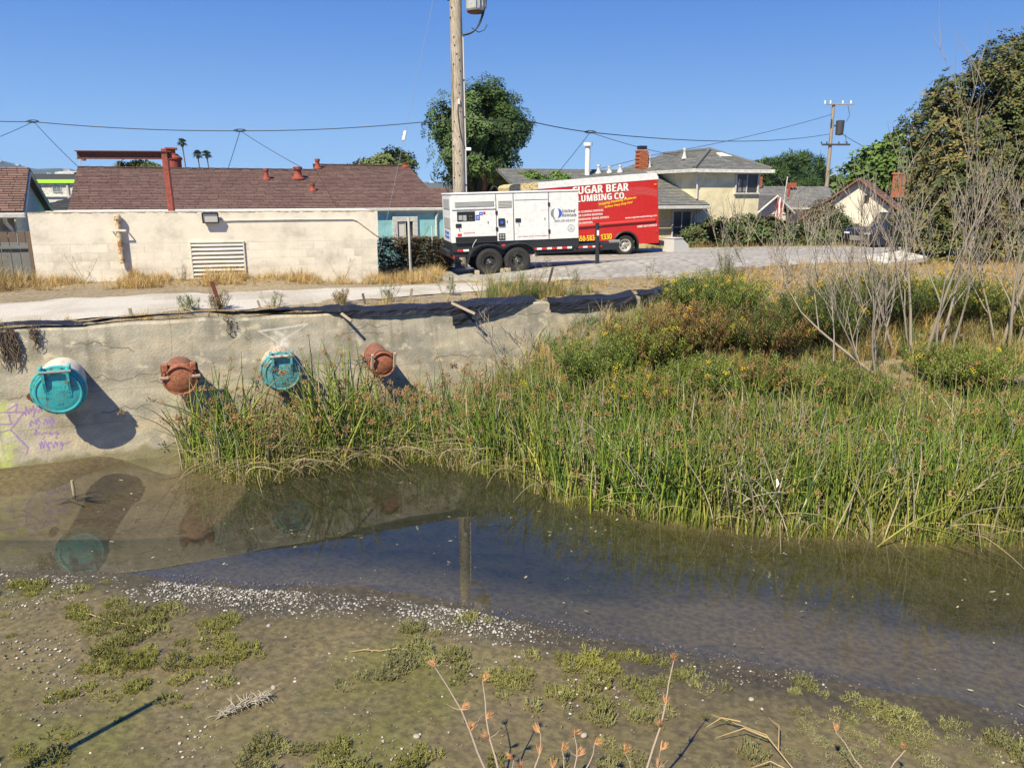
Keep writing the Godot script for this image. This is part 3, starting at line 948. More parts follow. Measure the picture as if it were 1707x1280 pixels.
func wall_top_things() -> void:
	sheeting("thin roll of black sheeting on the gravel edge at the far left", -2.6, -0.5, [0.36, 0.34, 0.30, 0.34, 0.30], [-0.08, -0.06, -0.04, -0.02, -0.05], 0.06, 3.0)
	sheeting("narrow black sheeting strip rolled along the gravel above the two left valves", -0.55, 1.8, [0.36, 0.34, 0.36, 0.40, 0.42, 0.45], [-0.14, -0.16, -0.18, -0.2, -0.24, -0.26], 0.05, 17.0)
	sheeting("black sheeting strip bunched on the wall top left of the leaning stake", 1.75, 3.5, [0.45, 0.42, 0.40, 0.36, 0.30], [-0.2, -0.16, -0.1, -0.03, 0.03], 0.06, 23.0)
	sheeting("black sheeting strip hanging over the wall above the brown valve", 3.4, 5.65, [0.24, 0.26, 0.24, 0.26, 0.3, 0.35, 0.38], [0.06, 0.12, 0.11, 0.12, 0.11, 0.10, 0.09], 0.05, 29.0)
	sheeting("widest black sheet slumped down the wall face below the trailer", 5.5, 7.3, [0.2, 0.34, 0.45, 0.52, 0.55, 0.4], [0.34, 0.34, 0.27, 0.18, 0.08, -0.05], 0.05, 41.0)
	sheeting("black sheet hanging square over the wall between two gaps", 7.5, 9.45, [0.3, 0.32, 0.3, 0.3, 0.3], [0.17, 0.2, 0.2, 0.21, 0.22], 0.05, 53.0)
	sheeting("last black sheet tapering to the right end of the wall", 9.55, 11.0, [0.3, 0.32, 0.34, 0.36], [0.24, 0.2, 0.1, 0.0], 0.05, 67.0)
	var grey := M("weathered_wood", 0.36, 0.30, 0.23, 0.9, "grain", 4.0)
	var dk := M("dark_wood", 0.16, 0.12, 0.09, 0.9, "grain", 4.0)
	stake("short grey stake leaning out over the wall between the right valves", wall_pt(3.45, -0.02, 2.12), wall_pt(3.6, 0.3, 1.99), 0.05, grey)
	stake("pale stake lying out over the slumped black sheet", wall_pt(5.55, -0.1, 2.15), wall_pt(5.85, 0.36, 1.99), 0.05, grey)
	stake("upright grey stake in the gravel behind the leftmost sheeting", on_ground(-6.35, -12.75, -0.05), on_ground(-6.38, -12.75, 0.22), 0.05, grey)
	stake("thin grey stake in the gravel below the louvred vent", on_ground(-4.55, -13.9, -0.05), on_ground(-4.62, -13.9, 0.2), 0.04, grey)
	stake("grey stake leaning in the gravel below the power pole", on_ground(-2.05, -15.35, -0.05), on_ground(-2.0, -15.35, 0.24), 0.05, grey)
	stake("brown stake beside weeds right of the floodlight", on_ground(-2.85, -14.9, -0.05), on_ground(-2.9, -14.9, 0.2), 0.045, dk)
	stake("tall brown stake leaning right in front of the trailer tongue", on_ground(0.72, -16.3, -0.05), on_ground(0.86, -16.3, 0.5), 0.05, dk)
	stake("rusty red post standing in weeds by the louvred vent", on_ground(-5.35, -14.1, -0.05), on_ground(-5.5, -14.1, 0.52), 0.07, M("rusty_post", 0.17, 0.045, 0.03, 0.85, "grain", 4.0))

# ------------------------------------------------------------------ houses
# a shingled plane between its four corners (lower left, lower right, upper right, upper left, seen from outside)
func shingled(parent: Node3D, a: Vector3, b: Vector3, d: Vector3, e: Vector3, base: Color, rows: int, tab: float, called := "roof") -> MeshInstance3D:
	var mb := MB.new()
	var n := (b - a).cross(e - a).normalized()
	if n.length() < 0.5: n = (b - a).cross(d - a).normalized()
	mb.col = base * 0.8
	mb.quad(a - n * 0.1, e - n * 0.1, d - n * 0.1, b - n * 0.1)
	mb.quad(a - n * 0.1, b - n * 0.1, b, a); mb.quad(b - n * 0.1, d - n * 0.1, d, b); mb.quad(d - n * 0.1, e - n * 0.1, e, d); mb.quad(e - n * 0.1, a - n * 0.1, a, e)
	var r := RandomNumberGenerator.new()
	r.seed = rows * 31 + int(a.x * 100)
	for i in rows:
		var k0 := float(i) / rows; var k1 := float(i + 1) / rows
		var l0 := a.lerp(e, k0); var r0 := b.lerp(d, k0); var l1 := a.lerp(e, k1); var r1 := b.lerp(d, k1)
		var w := l0.distance_to(r0)
		if w < 0.05: continue
		var shade := r.randf_range(0.94, 1.06)
		var x := -r.randf() * tab
		while x < w:
			var x0 := maxf(x, 0.0) / w; var x1 := minf(x + tab * r.randf_range(0.75, 1.25), w)
			x = x1 + 0.012
			x1 /= w
			if x1 <= x0: continue
			var q := shade * r.randf_range(0.8, 1.2)
			mb.col = Color(base.r * q, base.g * q * r.randf_range(0.97, 1.03), base.b * q)
			var lift := n * (0.02 + 0.008 * r.randf())
			var A := l0.lerp(r0, x0); var B := l0.lerp(r0, x1); var D := l1.lerp(r1, x1); var E := l1.lerp(r1, x0)
			mb.quad(A + lift, B + lift, D + n * 0.004, E + n * 0.004)
			mb.quad(A - n * 0.01, B - n * 0.01, B + lift, A + lift)
	var o := part(called, mb, VC("shingles", 0.95, "grain", 1.5), parent)
	o.set_meta("kind", "stuff")
	return o

func pbox(called: String, p: Vector3, s: Vector3, mat: Material, parent: Node3D, b := 0.01) -> MeshInstance3D:
	var mb := MB.new()
	mb.bev(p, s, b)
	return part(called, mb, mat, parent)

func bar(called: String, a: Vector3, b: Vector3, r: float, mat: Material, parent: Node3D, sides := 10, r2 := -1.0) -> MeshInstance3D:
	var mb := MB.new()
	mb.cyl(a, b, r, sides, r2)
	return part(called, mb, mat, parent)

func pipe_run(called: String, pts: Array, r: float, mat: Material, parent: Node3D, sides := 8) -> MeshInstance3D:
	var mb := MB.new()
	var rr := []
	for p in pts: rr.push_back(r)
	mb.tube(pts, rr, sides)
	return part(called, mb, mat, parent)

func window_at(parent: Node3D, x0: float, x1: float, y0: float, y1: float, z: float, trim: float, mat: Material, panes: int, glass: Material) -> void:
	var fr := part("window", frame_mesh(x0, x1, y0, y1, z, trim, 0.07), mat, parent)
	for k in panes:
		var w := (x1 - x0 - 0.03 * (panes - 1)) / panes
		var g := MB.new()
		g.box(Vector3(x0 + w * (k + 0.5) + 0.03 * k, (y0 + y1) * 0.5, z + 0.0), Vector3(w, y1 - y0, 0.012))
		part("pane", g, glass, fr)
		if k > 0:
			var m := MB.new()
			m.bev(Vector3(x0 + (w + 0.03) * k - 0.015, (y0 + y1) * 0.5, z + 0.012), Vector3(0.034, y1 - y0, 0.05), 0.004)
			part("sash", m, mat, fr)

func frame_mesh(x0: float, x1: float, y0: float, y1: float, z: float, t: float, d: float) -> MB:
	var mb := MB.new()
	var xm := (x0 + x1) * 0.5; var ym := (y0 + y1) * 0.5
	mb.bev(Vector3(xm, y0 - t * 0.5, z + d * 0.5 + 0.012), Vector3(x1 - x0 + 2 * t + 0.06, t, d + 0.04), 0.006)
	mb.bev(Vector3(xm, y1 + t * 0.5, z + d * 0.5), Vector3(x1 - x0 + 2 * t, t, d), 0.006)
	mb.bev(Vector3(x0 - t * 0.5, ym, z + d * 0.5 - 0.003), Vector3(t, y1 - y0, d), 0.006)
	mb.bev(Vector3(x1 + t * 0.5, ym, z + d * 0.5 - 0.003), Vector3(t, y1 - y0, d), 0.006)
	return mb

func glass_mat() -> StandardMaterial3D:
	var m := M("window_glass", 0.03, 0.035, 0.04, 0.06)
	m.metallic_specular = 0.9
	return m

func roof_vent(p: Vector3, h: float, r: float, mat: Material, parent: Node3D) -> void:
	var mb := MB.new()
	mb.lathe([Vector2(r * 2.1, -0.06), Vector2(r * 2.1, -0.01), Vector2(r * 1.5, 0.03), Vector2(r * 1.05, h * 0.35), Vector2(r * 0.9, h * 0.72), Vector2(r * 1.25, h * 0.74), Vector2(r * 1.25, h), Vector2(0, h * 1.02)], 14, Transform3D(Basis(), p))
	part("roof_vent", mb, mat, parent)

func block_building() -> void:
	var o := thing("pump_house", "low cream painted concrete block building with a louvred vent and rusty pipe", "building", Vector3(-11.4, 2.0, -18.5), deg_to_rad(16))
	var cream := M("cream_paint", 0.74, 0.685, 0.59, 0.88, "blotch", 0.35)
	cream.albedo_texture = ntex("paint_wash", 0.006, 5, 0.84, 1.0, 23, 512, FastNoiseLite.TYPE_SIMPLEX_SMOOTH, 0.96)
	cream.normal_scale = 0.25
	var cream2 := M("cream_paint_pale", 0.76, 0.705, 0.612, 0.88, "blotch", 0.42)
	cream2.albedo_texture = cream.albedo_texture; cream2.normal_scale = 0.25
	pbox("wall", Vector3(4.07, 0.45, -2.02), Vector3(8.12, 2.4, 4.034), cream, o, 0.002)
	pbox("parapet", Vector3(4.085, 1.316, -2.0), Vector3(8.17, 0.745, 4.006), cream, o, 0.003)
	var cap := MB.new()
	for i in 90:
		var x := 8.17 * i / 90.0
		cap.bev(Vector3(x + 0.0454, 1.688 + rf(0, 0.007), -0.1), Vector3(0.0908, 0.03, 0.2 + rf(0.0, 0.02)), 0.0)
	part("coping", cap, M("stained_coping", 0.42, 0.36, 0.28, 0.9, "blotch", 1.5), o)
	var meshes := []
	for wdt in [0.4046, 0.2018]:
		var b := MB.new()
		b.bev(Vector3.ZERO, Vector3(wdt, 0.2012, 0.05), 0.002)
		meshes.push_back(b.mesh())
	for row in 6:
		var y := 0.84 - 0.2032 * row
		var x := 0.0
		var first := row % 2 == 1
		while x < 8.1:
			var half := first or x > 7.9
			first = false
			var w := 0.2032 if half else 0.4064
			if x + w > 8.17: break
			var a := x; var b := x + w
			if y > -0.2:           # cut against the vent
				if a < 3.48 and b > 3.48: b = 3.48
				elif a >= 3.48 and b <= 4.78: b = a
				elif a < 4.78 and b > 4.78: a = 4.78
			if b - a > 0.02:
				var bl := part("block", meshes[1 if half else 0], cream if rng.randf() > 0.35 else cream2, o)
				bl.position = Vector3((a + b) * 0.5, y, -0.0222 + rf(-0.0006, 0.0006))
				bl.scale.x = (b - a) / w
			x += w
	# louvred vent
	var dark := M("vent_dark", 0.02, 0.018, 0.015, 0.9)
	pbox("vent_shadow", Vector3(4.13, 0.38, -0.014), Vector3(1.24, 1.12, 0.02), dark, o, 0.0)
	var fr := MB.new()
	fr.bev(Vector3(4.13, 0.955, 0.02), Vector3(1.3, 0.035, 0.07), 0.004)
	for x in [3.5, 4.76]: fr.bev(Vector3(x, 0.38, 0.016), Vector3(0.035, 1.115, 0.062), 0.004)
	part("vent_frame", fr, cream, o)
	var slat := MB.new()
	slat.xf = Transform3D(Basis(Vector3.RIGHT, -0.5), Vector3.ZERO)
	slat.bev(Vector3.ZERO, Vector3(1.222, 0.054, 0.01), 0.003)
	var sm_ := slat.mesh()
	for k in 11:
		var s := part("slat", sm_, cream2, o)
		s.position = Vector3(4.13, 0.885 - 0.104 * k, 0.035)
		s.rotation.z = rf(-0.006, 0.006)
	# the rusty stack
	var pipe := rusted("rusty_stack_paint", Color(0.60, 0.50, 0.36), Color(0.34, 0.15, 0.05), 0.42, 0.8, 0.9)
	var pb := MB.new()
	pb.lathe([Vector2(0.0, 0.47), Vector2(0.062, 0.47), Vector2(0.062, 1.5), Vector2(0.085, 1.53), Vector2(0.085, 1.6), Vector2(0.066, 1.64), Vector2(0.03, 1.65)], 18, Transform3D(Basis(), Vector3(1.93, 0, 0.1)))
	part("rusty_stack", pb, pipe, o)
	var st := MB.new()
	st.bev(Vector3(1.93, 1.27, 0.17), Vector3(0.34, 0.05, 0.012), 0.003)
	for s in [-0.165, 0.165]: st.bev(Vector3(1.93 + s, 1.27, 0.085), Vector3(0.012, 0.05, 0.17), 0.003)
	part("pipe_strap", st, cream2, o)
	# floodlight and conduit
	var blk := M("black_metal", 0.02, 0.02, 0.022, 0.45)
	var fl := MB.new()
	fl.xf = Transform3D(Basis(Vector3.RIGHT, 0.25), Vector3(4.04, 1.555, 0.13))
	fl.bev(Vector3(0, 0, -0.04), Vector3(0.37, 0.25, 0.09), 0.02)
	for q in [[Vector3(0, 0.115, 0.02), Vector3(0.39, 0.03, 0.05)], [Vector3(0, -0.115, 0.02), Vector3(0.39, 0.03, 0.05)], [Vector3(-0.18, 0, 0.02), Vector3(0.03, 0.2, 0.05)], [Vector3(0.18, 0, 0.02), Vector3(0.03, 0.2, 0.05)]]:
		fl.bev(q[0], q[1], 0.005)
	var flood := part("floodlight", fl, blk, o)
	var ln := MB.new()
	ln.xf = fl.xf
	ln.box(Vector3(0, 0, 0.02), Vector3(0.335, 0.205, 0.012))
	part("lens", ln, M("flood_lens", 0.62, 0.63, 0.62, 0.2), flood)
	bar("bracket", Vector3(4.04, 1.5, -0.02), Vector3(4.04, 1.53, 0.1), 0.02, blk, flood)
	pipe_run("conduit", [Vector3(4.1, 1.47, 0.03), Vector3(4.6, 1.49, 0.03), Vector3(6.2, 1.5, 0.03), Vector3(7.5, 1.5, 0.03), Vector3(7.62, 1.46, 0.03), Vector3(8.13, 1.06, 0.03), Vector3(8.185, 1.0, -0.03)], 0.014, cream, o)
	for k in 5: pbox("scuff", Vector3(5.2 + 0.24 * k + rf(0, 0.1), -0.02 + rf(-0.02, 0.02), 0.005), Vector3(rf(0.08, 0.2), rf(0.01, 0.02), 0.004), M("scuff", 0.22, 0.19, 0.15, 0.9), o, 0.0)

func jib_crane() -> void:
	var o := thing("jib_crane", "rust red steel post with a long beam reaching left above the pump house", "jib crane", Vector3(-9.03, 2.0, -20.9), 0.12)
	var red := rusted("red_primer", Color(0.26, 0.055, 0.04), Color(0.14, 0.05, 0.035), 0.3, 0.8, 1.0)
	var pb := MB.new()
	pb.xf = Transform3D(Basis(Vector3(0, 0, 1), 0.015), Vector3(0.02, 0, 0))
	pb.bev(Vector3(0, 1.5, 0), Vector3(0.145, 3.55, 0.145), 0.01)
	part("post", pb, red, o)
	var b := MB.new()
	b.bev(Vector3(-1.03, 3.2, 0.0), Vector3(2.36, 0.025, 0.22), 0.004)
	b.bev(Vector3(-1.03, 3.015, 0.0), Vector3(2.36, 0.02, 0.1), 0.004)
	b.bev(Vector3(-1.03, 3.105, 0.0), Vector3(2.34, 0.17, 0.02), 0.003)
	part("beam", b, rusted("dark_primer", Color(0.12, 0.038, 0.03), Color(0.08, 0.035, 0.028), 0.35, 0.85, 1.0), o)  # same red as the post, darkened: the shade on the web is in the colour
	var h := MB.new()
	h.bev(Vector3(-2.05, 2.985, 0), Vector3(0.09, 0.05, 0.1), 0.01)
	part("trolley_stop", h, red, o)

func blue_house() -> void:
	var o := thing("blue_house", "light blue house with a long brown shingle roof behind the pump house", "house", Vector3(-13.3, 0, -23.6), deg_to_rad(23))
	var blue := M("blue_stucco", 0.28, 0.58, 0.63, 0.9, "blotch", 0.6)
	blue.albedo_texture = ntex("paint_wash", 0.006, 5, 0.84, 1.0, 23)
	var white := M("white_trim", 0.68, 0.68, 0.66, 0.7, "grain", 0.6)
	var red := M("red_vent_paint", 0.33, 0.07, 0.045, 0.75, "grain", 2.0)
	pbox("wall", Vector3(5.95, 2.2, -4.22), Vector3(11.7, 2.9, 8.34), blue, o, 0.0)
	var brown := Color(0.195, 0.118, 0.098)
	shingled(o, Vector3(0, 3.68, 0), Vector3(8.0, 3.68, 0), Vector3(8.0, 5.02, -4.0), Vector3(0, 5.02, -4.0), brown, 27, 0.3)
	shingled(o, Vector3(8.02, 3.68, 0), Vector3(11.85, 3.68, 0), Vector3(11.85, 5.24, -4.66), Vector3(8.02, 5.24, -4.66), brown, 31, 0.3)
	shingled(o, Vector3(11.85, 3.68, -8.9), Vector3(0, 3.68, -8.9), Vector3(0, 5.02, -4.1), Vector3(11.85, 5.02, -4.1), brown, 20, 0.6)
	var rc := MB.new()
	for i in 40: rc.bev(Vector3(0.1 + 0.2 * i, 5.045 + 0.006 * (i % 2), -4.04), Vector3(0.19, 0.035, 0.24), 0.004)
	for i in 19: rc.bev(Vector3(8.12 + 0.2 * i, 5.265 + 0.006 * (i % 2), -4.68), Vector3(0.19, 0.035, 0.24), 0.004)
	part("ridge_cap", rc, M("ridge_brown", 0.14, 0.095, 0.08, 0.95, "grain", 2.0), o)
	for x in [0.12, 11.7]:
		var gb := MB.new()
		gb.xf = Transform3D(Basis(Vector3(0, 0, 1), Vector3.UP, Vector3(-1, 0, 0)), Vector3.ZERO)
		gb.prism(PackedVector2Array([Vector2(-8.4, 3.6), Vector2(-0.45, 3.6), Vector2(-4.2, 4.98)]), -x - 0.03, -x + 0.03)
		part("gable", gb, blue, o)
	var gut := MB.new()
	gut.bev(Vector3(5.9, 3.615, 0.07), Vector3(11.9, 0.11, 0.11), 0.02)
	gut.bev(Vector3(5.9, 3.55, -0.02), Vector3(11.8, 0.12, 0.03), 0.004)
	part("gutter", gut, white, o)
	pipe_run("downspout", [Vector3(11.55, 3.58, 0.05), Vector3(11.55, 3.46, 0.02), Vector3(11.5, 3.3, 0.0), Vector3(11.5, 1.0, 0.0)], 0.042, white, o)
	window_at(o, 10.08, 10.64, 2.35, 3.2, -0.045, 0.17, white, 2, glass_mat())
	pbox("blind", Vector3(10.22, 2.8, -0.03), Vector3(0.22, 0.78, 0.006), M("blind_white", 0.55, 0.55, 0.52, 0.8), o, 0.0)
	for q in [[6.07, -2.89, 0.36, 0.075], [7.2, -3.0, 0.4, 0.13], [7.49, -1.69, 0.24, 0.07], [8.12, -4.2, 0.34, 0.08], [11.7, -4.6, 0.12, 0.09]]:
		var y: float = 3.7 + 0.335 * -q[1]
		roof_vent(Vector3(q[0], y, q[1]), q[2], q[3], red, o)
	# the squat red flue near the left end of the ridge
	var ch := MB.new()
	ch.lathe([Vector2(0.26, 4.6), Vector2(0.26, 5.25), Vector2(0.3, 5.3), Vector2(0.3, 5.36), Vector2(0.2, 5.44), Vector2(0.15, 5.5)], 16, Transform3D(Basis(), Vector3(3.05, 0.05, -4.5)))
	ch.bev(Vector3(3.0, 5.58, -4.45), Vector3(0.28, 0.2, 0.28), 0.01)
	ch.bev(Vector3(3.0, 5.72, -4.45), Vector3(0.42, 0.07, 0.42), 0.01)
	part("flue", ch, red, o)

func left_house() -> void:
	var o := thing("gabled_house", "house at the left edge with tan front wall and grey green gable", "house", Vector3(-12.42, 0, -20.0), deg_to_rad(24))
	var brown := Color(0.22, 0.135, 0.108)
	shingled(o, Vector3(-7, 3.7, 0), Vector3(0, 3.7, 0), Vector3(0, 4.84, -2.1), Vector3(-7, 4.84, -2.1), brown, 19, 0.3)
	shingled(o, Vector3(0, 3.7, -6.0), Vector3(-7, 3.7, -6.0), Vector3(-7, 4.84, -2.14), Vector3(0, 4.84, -2.14), brown, 12, 0.5)
	var tan_ := M("tan_stucco", 0.50, 0.42, 0.31, 0.9, "blotch", 0.6)
	var green := M("grey_green_board", 0.46, 0.53, 0.50, 0.85, "grain", 0.8)
	var white := M("white_trim", 0.68, 0.68, 0.66, 0.7, "grain", 0.6)
	pbox("wall", Vector3(-3.7, 2.4, -2.65), Vector3(6.9, 2.36, 4.7), tan_, o, 0.0)
	# the gable end, clad in sheets with battens between
	for k in 6:
		var z0 := -0.1 - 1.0 * k; var z1 := maxf(z0 - 0.99, -5.9)
		var top := func(z: float) -> float: return 3.6 + 1.14 * minf(-z / 2.1, (6.0 + z) / 3.9)
		var mb := MB.new()
		mb.xf = Transform3D(Basis(Vector3(0, 0, 1), Vector3.UP, Vector3(-1, 0, 0)), Vector3.ZERO)
		var poly := PackedVector2Array([Vector2(z1, 1.2), Vector2(z0, 1.2), Vector2(z0, top.call(z0)), Vector2(z1, top.call(z1))])
		if z0 > -2.1 and z1 < -2.1: poly.insert(3, Vector2(-2.1, 4.74))
		mb.prism(poly, 0.2, 0.24 + 0.002 * (k % 2))
		part("gable_panel", mb, green, o)
	var fa := MB.new()
	fa.bev(Vector3(-3.5, 3.6, 0.05), Vector3(7.1, 0.13, 0.1), 0.02)
	part("gutter", fa, white, o)
	pipe_run("downspout", [Vector3(-0.42, 3.56, 0.04), Vector3(-0.42, 3.42, -0.02), Vector3(-0.3, 3.2, -0.2), Vector3(-0.3, 1.8, -0.2)], 0.05, white, o)
	var rk := MB.new()
	rk.tube([Vector3(0.0, 3.56, 0.0), Vector3(0.0, 4.72, -2.12)], [0.04, 0.04], 4)
	rk.tube([Vector3(0.0, 4.72, -2.12), Vector3(0.0, 3.56, -6.02)], [0.04, 0.04], 4)
	part("barge_board", rk, green, o)

func garden_fence() -> void:
	var o := thing("board_fence", "weathered grey board fence left of the pump house", "fence", Vector3(-13.4, 2.0, -18.35), deg_to_rad(14))
	var g := M("grey_board", 0.20, 0.21, 0.21, 0.9, "grain", 3.0)
	var g2 := M("brown_board", 0.17, 0.125, 0.10, 0.9, "grain", 3.0)
	for k in 9:
		var h := rf(0.94, 1.03)
		pbox("plank", Vector3(0.1 + 0.2 * k, h * 0.5, rf(-0.008, 0.008)), Vector3(0.185, h, 0.022), g, o, 0.004)
	for y in [0.2, 0.88]: pbox("rail", Vector3(0.95, y, 0.04), Vector3(1.9, 0.07, 0.05), g, o, 0.005)
	for x in [0.78, 1.86]: pbox("post", Vector3(x, 0.5, 0.075), Vector3(0.09, 1.1, 0.09), g2, o, 0.006)
	for k in 8: pbox("back_plank", Vector3(0.55 + 0.19 * k, 0.6, -0.5), Vector3(0.17, 1.25 + rf(-0.02, 0.02), 0.02), g2, o, 0.004)

func dark_roof_garage() -> void:
	var o := thing("garage", "dark grey hip roof with a white eave between the two brown roofs", "garage", Vector3(-18.6, 0, -30.0), deg_to_rad(10))
	var grey := Color(0.05, 0.052, 0.058)
	shingled(o, Vector3(0, 3.55, 0), Vector3(5, 3.55, 0), Vector3(4, 4.6, -3), Vector3(3, 4.6, -3), grey, 14, 0.4)
	shingled(o, Vector3(0, 3.55, -5), Vector3(0, 3.55, 0), Vector3(3, 4.6, -3), Vector3(3, 4.6, -3), grey, 14, 0.4)
	pbox("fascia", Vector3(2.5, 3.48, 0.02), Vector3(5.1, 0.12, 0.06), M("white_trim"), o, 0.006)
	pbox("wall", Vector3(2.5, 2.3, -2.6), Vector3(4.4, 2.3, 4.6), M("cream_paint"), o, 0.0)

func striped_building() -> void:
	var o := thing("apartment_block", "distant white building with a lime green band under its dark roof", "building", Vector3(-66, 0, -95))
	var white := M("far_white", 0.68, 0.67, 0.64, 0.9, "grain", 0.2)
	pbox("wall", Vector3(10, 3, -6), Vector3(20, 5, 12), white, o, 0.0)
	pbox("green_band", Vector3(10, 5.68, -5.9), Vector3(20.6, 0.42, 12.6), M("lime_paint", 0.36, 0.66, 0.06, 0.6), o, 0.02)
	var rb := MB.new()
	rb.prism(PackedVector2Array([Vector2(-0.4, 5.9), Vector2(20.5, 5.9), Vector2(19.5, 6.55), Vector2(0.8, 6.55)]), -11.5, 0.2)
	part("roof", rb, M("far_roof", 0.06, 0.065, 0.08, 0.9), o)
	var gl := M("far_glass", 0.16, 0.19, 0.21, 0.2)
	for k in 8:
		for row in 2:
			var x := 1.2 + 2.45 * k
			window_at(o, x, x + 0.95, 4.45 - 1.9 * row, 5.05 - 1.9 * row, 0.01, 0.05, white, 2, gl)
	for k in 5: pbox("pilaster", Vector3(3.0 + 4.9 * k, 3.6, 0.1), Vector3(0.25, 3.6, 0.2), M("far_grey", 0.42, 0.42, 0.42, 0.9), o, 0.01)
	pbox("ledge", Vector3(10, 3.95, 0.12), Vector3(20, 0.12, 0.25), white, o, 0.01)
	# pale rooftop units
	for q in [[11.4, 1.8, 0.5], [13.3, 1.3, 0.4], [14.6, 1.0, 0.26]]:
		var ru := MB.new()
		ru.prism(PackedVector2Array([Vector2(q[0] - q[1], 6.5), Vector2(q[0] + q[1], 6.5), Vector2(q[0] + q[1] * 0.8, 6.5 + q[2] * 0.7), Vector2(q[0], 6.5 + q[2]), Vector2(q[0] - q[1] * 0.9, 6.5 + q[2] * 0.75)]), -5.5, -3.0)
		part("rooftop_unit", ru, white, o)
	bar("mast", Vector3(13.0, 6.5, -3), Vector3(13.0, 8.4, -3), 0.04, white, o)

func yellow_house() -> void:
	var o := thing("yellow_house", "two storey pale yellow house with grey hip roof beyond the hedge", "house", Vector3(8, 0, -34), deg_to_rad(20))
	var yel := M("yellow_stucco", 0.82, 0.73, 0.49, 0.9, "blotch", 0.4)
	yel.albedo_texture = ntex("paint_wash", 0.006, 5, 0.84, 1.0, 23)
	var white := M("white_trim", 0.68, 0.68, 0.66, 0.7, "grain", 0.6)
	var grey := Color(0.21, 0.215, 0.205)
	pbox("wall", Vector3(1.57, 3.4, -3.6), Vector3(3.14, 3.6, 7.2), yel, o, 0.0)
	var e := 5.2
	var A := Vector3(-0.4, e, 0.2); var B := Vector3(3.55, e, 0.2); var D := Vector3(3.55, e, -7.6); var E := Vector3(-0.4, e, -7.6)
	var P := Vector3(1.57, 6.08, -1.7); var Q := Vector3(1.57, 6.08, -5.6)
	shingled(o, A, B, P + Vector3(0.01, 0, 0), P, grey, 14, 0.32)
	shingled(o, E, A, P, Q, grey, 14, 0.32)
	shingled(o, B, D, Q, P, grey, 12, 0.5)
	shingled(o, D, E, Q + Vector3(0.01, 0, 0), Q, grey, 8, 0.8)
	for q in [[A, P], [B, P], [P, Q]]:
		var hb := MB.new()
		hb.tube([q[0] + Vector3(0, 0.02, 0), q[1] + Vector3(0, 0.02, 0)], [0.09, 0.09], 5)
		part("hip_cap", hb, M("grey_ridge", 0.16, 0.16, 0.155, 0.95, "grain", 2.0), o)
	var f := MB.new()
	f.bev(Vector3(1.57, e - 0.09, 0.22), Vector3(4.1, 0.15, 0.07), 0.01)
	f.bev(Vector3(-0.42, e - 0.09, -3.6), Vector3(0.07, 0.15, 8.0), 0.01)
	f.bev(Vector3(3.57, e - 0.09, -3.6), Vector3(0.07, 0.15, 8.0), 0.01)
	f.box(Vector3(1.57, e - 0.155, -3.6), Vector3(3.9, 0.02, 7.9))
	part("eave", f, white, o)
	window_at(o, 1.9, 3.0, 4.2, 4.99, 0.0, 0.07, white, 2, M("dark_screen", 0.05, 0.05, 0.055, 0.35))
	for x in [2.1, 2.35]: pbox("curtain", Vector3(x, 4.5, 0.004), Vector3(0.16, 0.5, 0.006), M("grey_curtain", 0.2, 0.2, 0.2, 0.8), o, 0.0)
	pipe_run("downspout", [Vector3(-0.3, 5.1, 0.3), Vector3(-0.16, 4.85, 0.1), Vector3(-0.1, 4.7, 0.05), Vector3(-0.1, 3.95, 0.05)], 0.045, white, o)
	var sl := pbox("skylight", Vector3.ZERO, Vector3(0.6, 0.07, 0.4), white, o, 0.01)
	sl.position = Vector3(1.95, 5.84, -1.1)
	sl.rotation.x = 0.434
	roof_vent(Vector3(0.6, 5.75, -2.2), 0.42, 0.06, white, o)
	# the lower wing on the left, clad in boards
	var pale := M("yellow_board", 0.74, 0.62, 0.36, 0.85, "grain", 0.8)
	pbox("wing_wall", Vector3(-3.9, 2.6, -4.2), Vector3(7.78, 2.2, 8.3), yel, o, 0.0)
	for k in 11:
		var mb := MB.new()
		mb.xf = Transform3D(Basis(Vector3.RIGHT, 0.07), Vector3(-3.95, 3.62 - 0.19 * k, -0.025))
		mb.bev(Vector3.ZERO, Vector3(7.86, 0.2, 0.022), 0.003)
		part("siding_board", mb, pale, o)
	window_at(o, -1.19, -0.33, 2.25, 3.42, 0.0, 0.06, white, 2, M("dark_screen"))
	shingled(o, Vector3(-7.8, 3.7, 0.5), Vector3(0.28, 3.7, 0.5), Vector3(0.28, 5.25, -4.0), Vector3(-7.8, 5.25, -4.0), grey, 24, 0.32)
	shingled(o, Vector3(0.0, 3.7, -8.6), Vector3(-7.8, 3.7, -8.6), Vector3(-7.8, 5.25, -4.05), Vector3(0.0, 5.25, -4.05), grey, 12, 0.6)
	var g2 := MB.new()
	g2.bev(Vector3(-3.76, 3.6, 0.56), Vector3(8.1, 0.13, 0.1), 0.015)
	part("gutter", g2, white, o)
	pipe_run("downspout", [Vector3(0.1, 3.58, 0.5), Vector3(0.0, 3.4, 0.2), Vector3(-0.12, 3.25, 0.06), Vector3(-0.12, 2.0, 0.06)], 0.045, white, o)
	var ch := MB.new()
	var brick := M("orange_brick", 0.50, 0.16, 0.07, 0.9, "grain", 3.0)
	var chim := part("chimney", ch, brick, o)
	for row in 13:
		for k in 3:
			var off := 0.12 if row % 2 else 0.0
			pbox("brick", Vector3(-0.56 + 0.165 * k + off * 0.3, 5.1 + 0.085 * row, -4.35), Vector3(0.157, 0.078, 0.4), brick if (row + k) % 3 else M("red_brick", 0.40, 0.12, 0.06, 0.9, "grain", 3.0), chim, 0.006)
	pbox("chimney_cap", Vector3(-0.38, 6.28, -4.35), Vector3(0.36, 0.16, 0.34), M("black_metal"), o, 0.01)
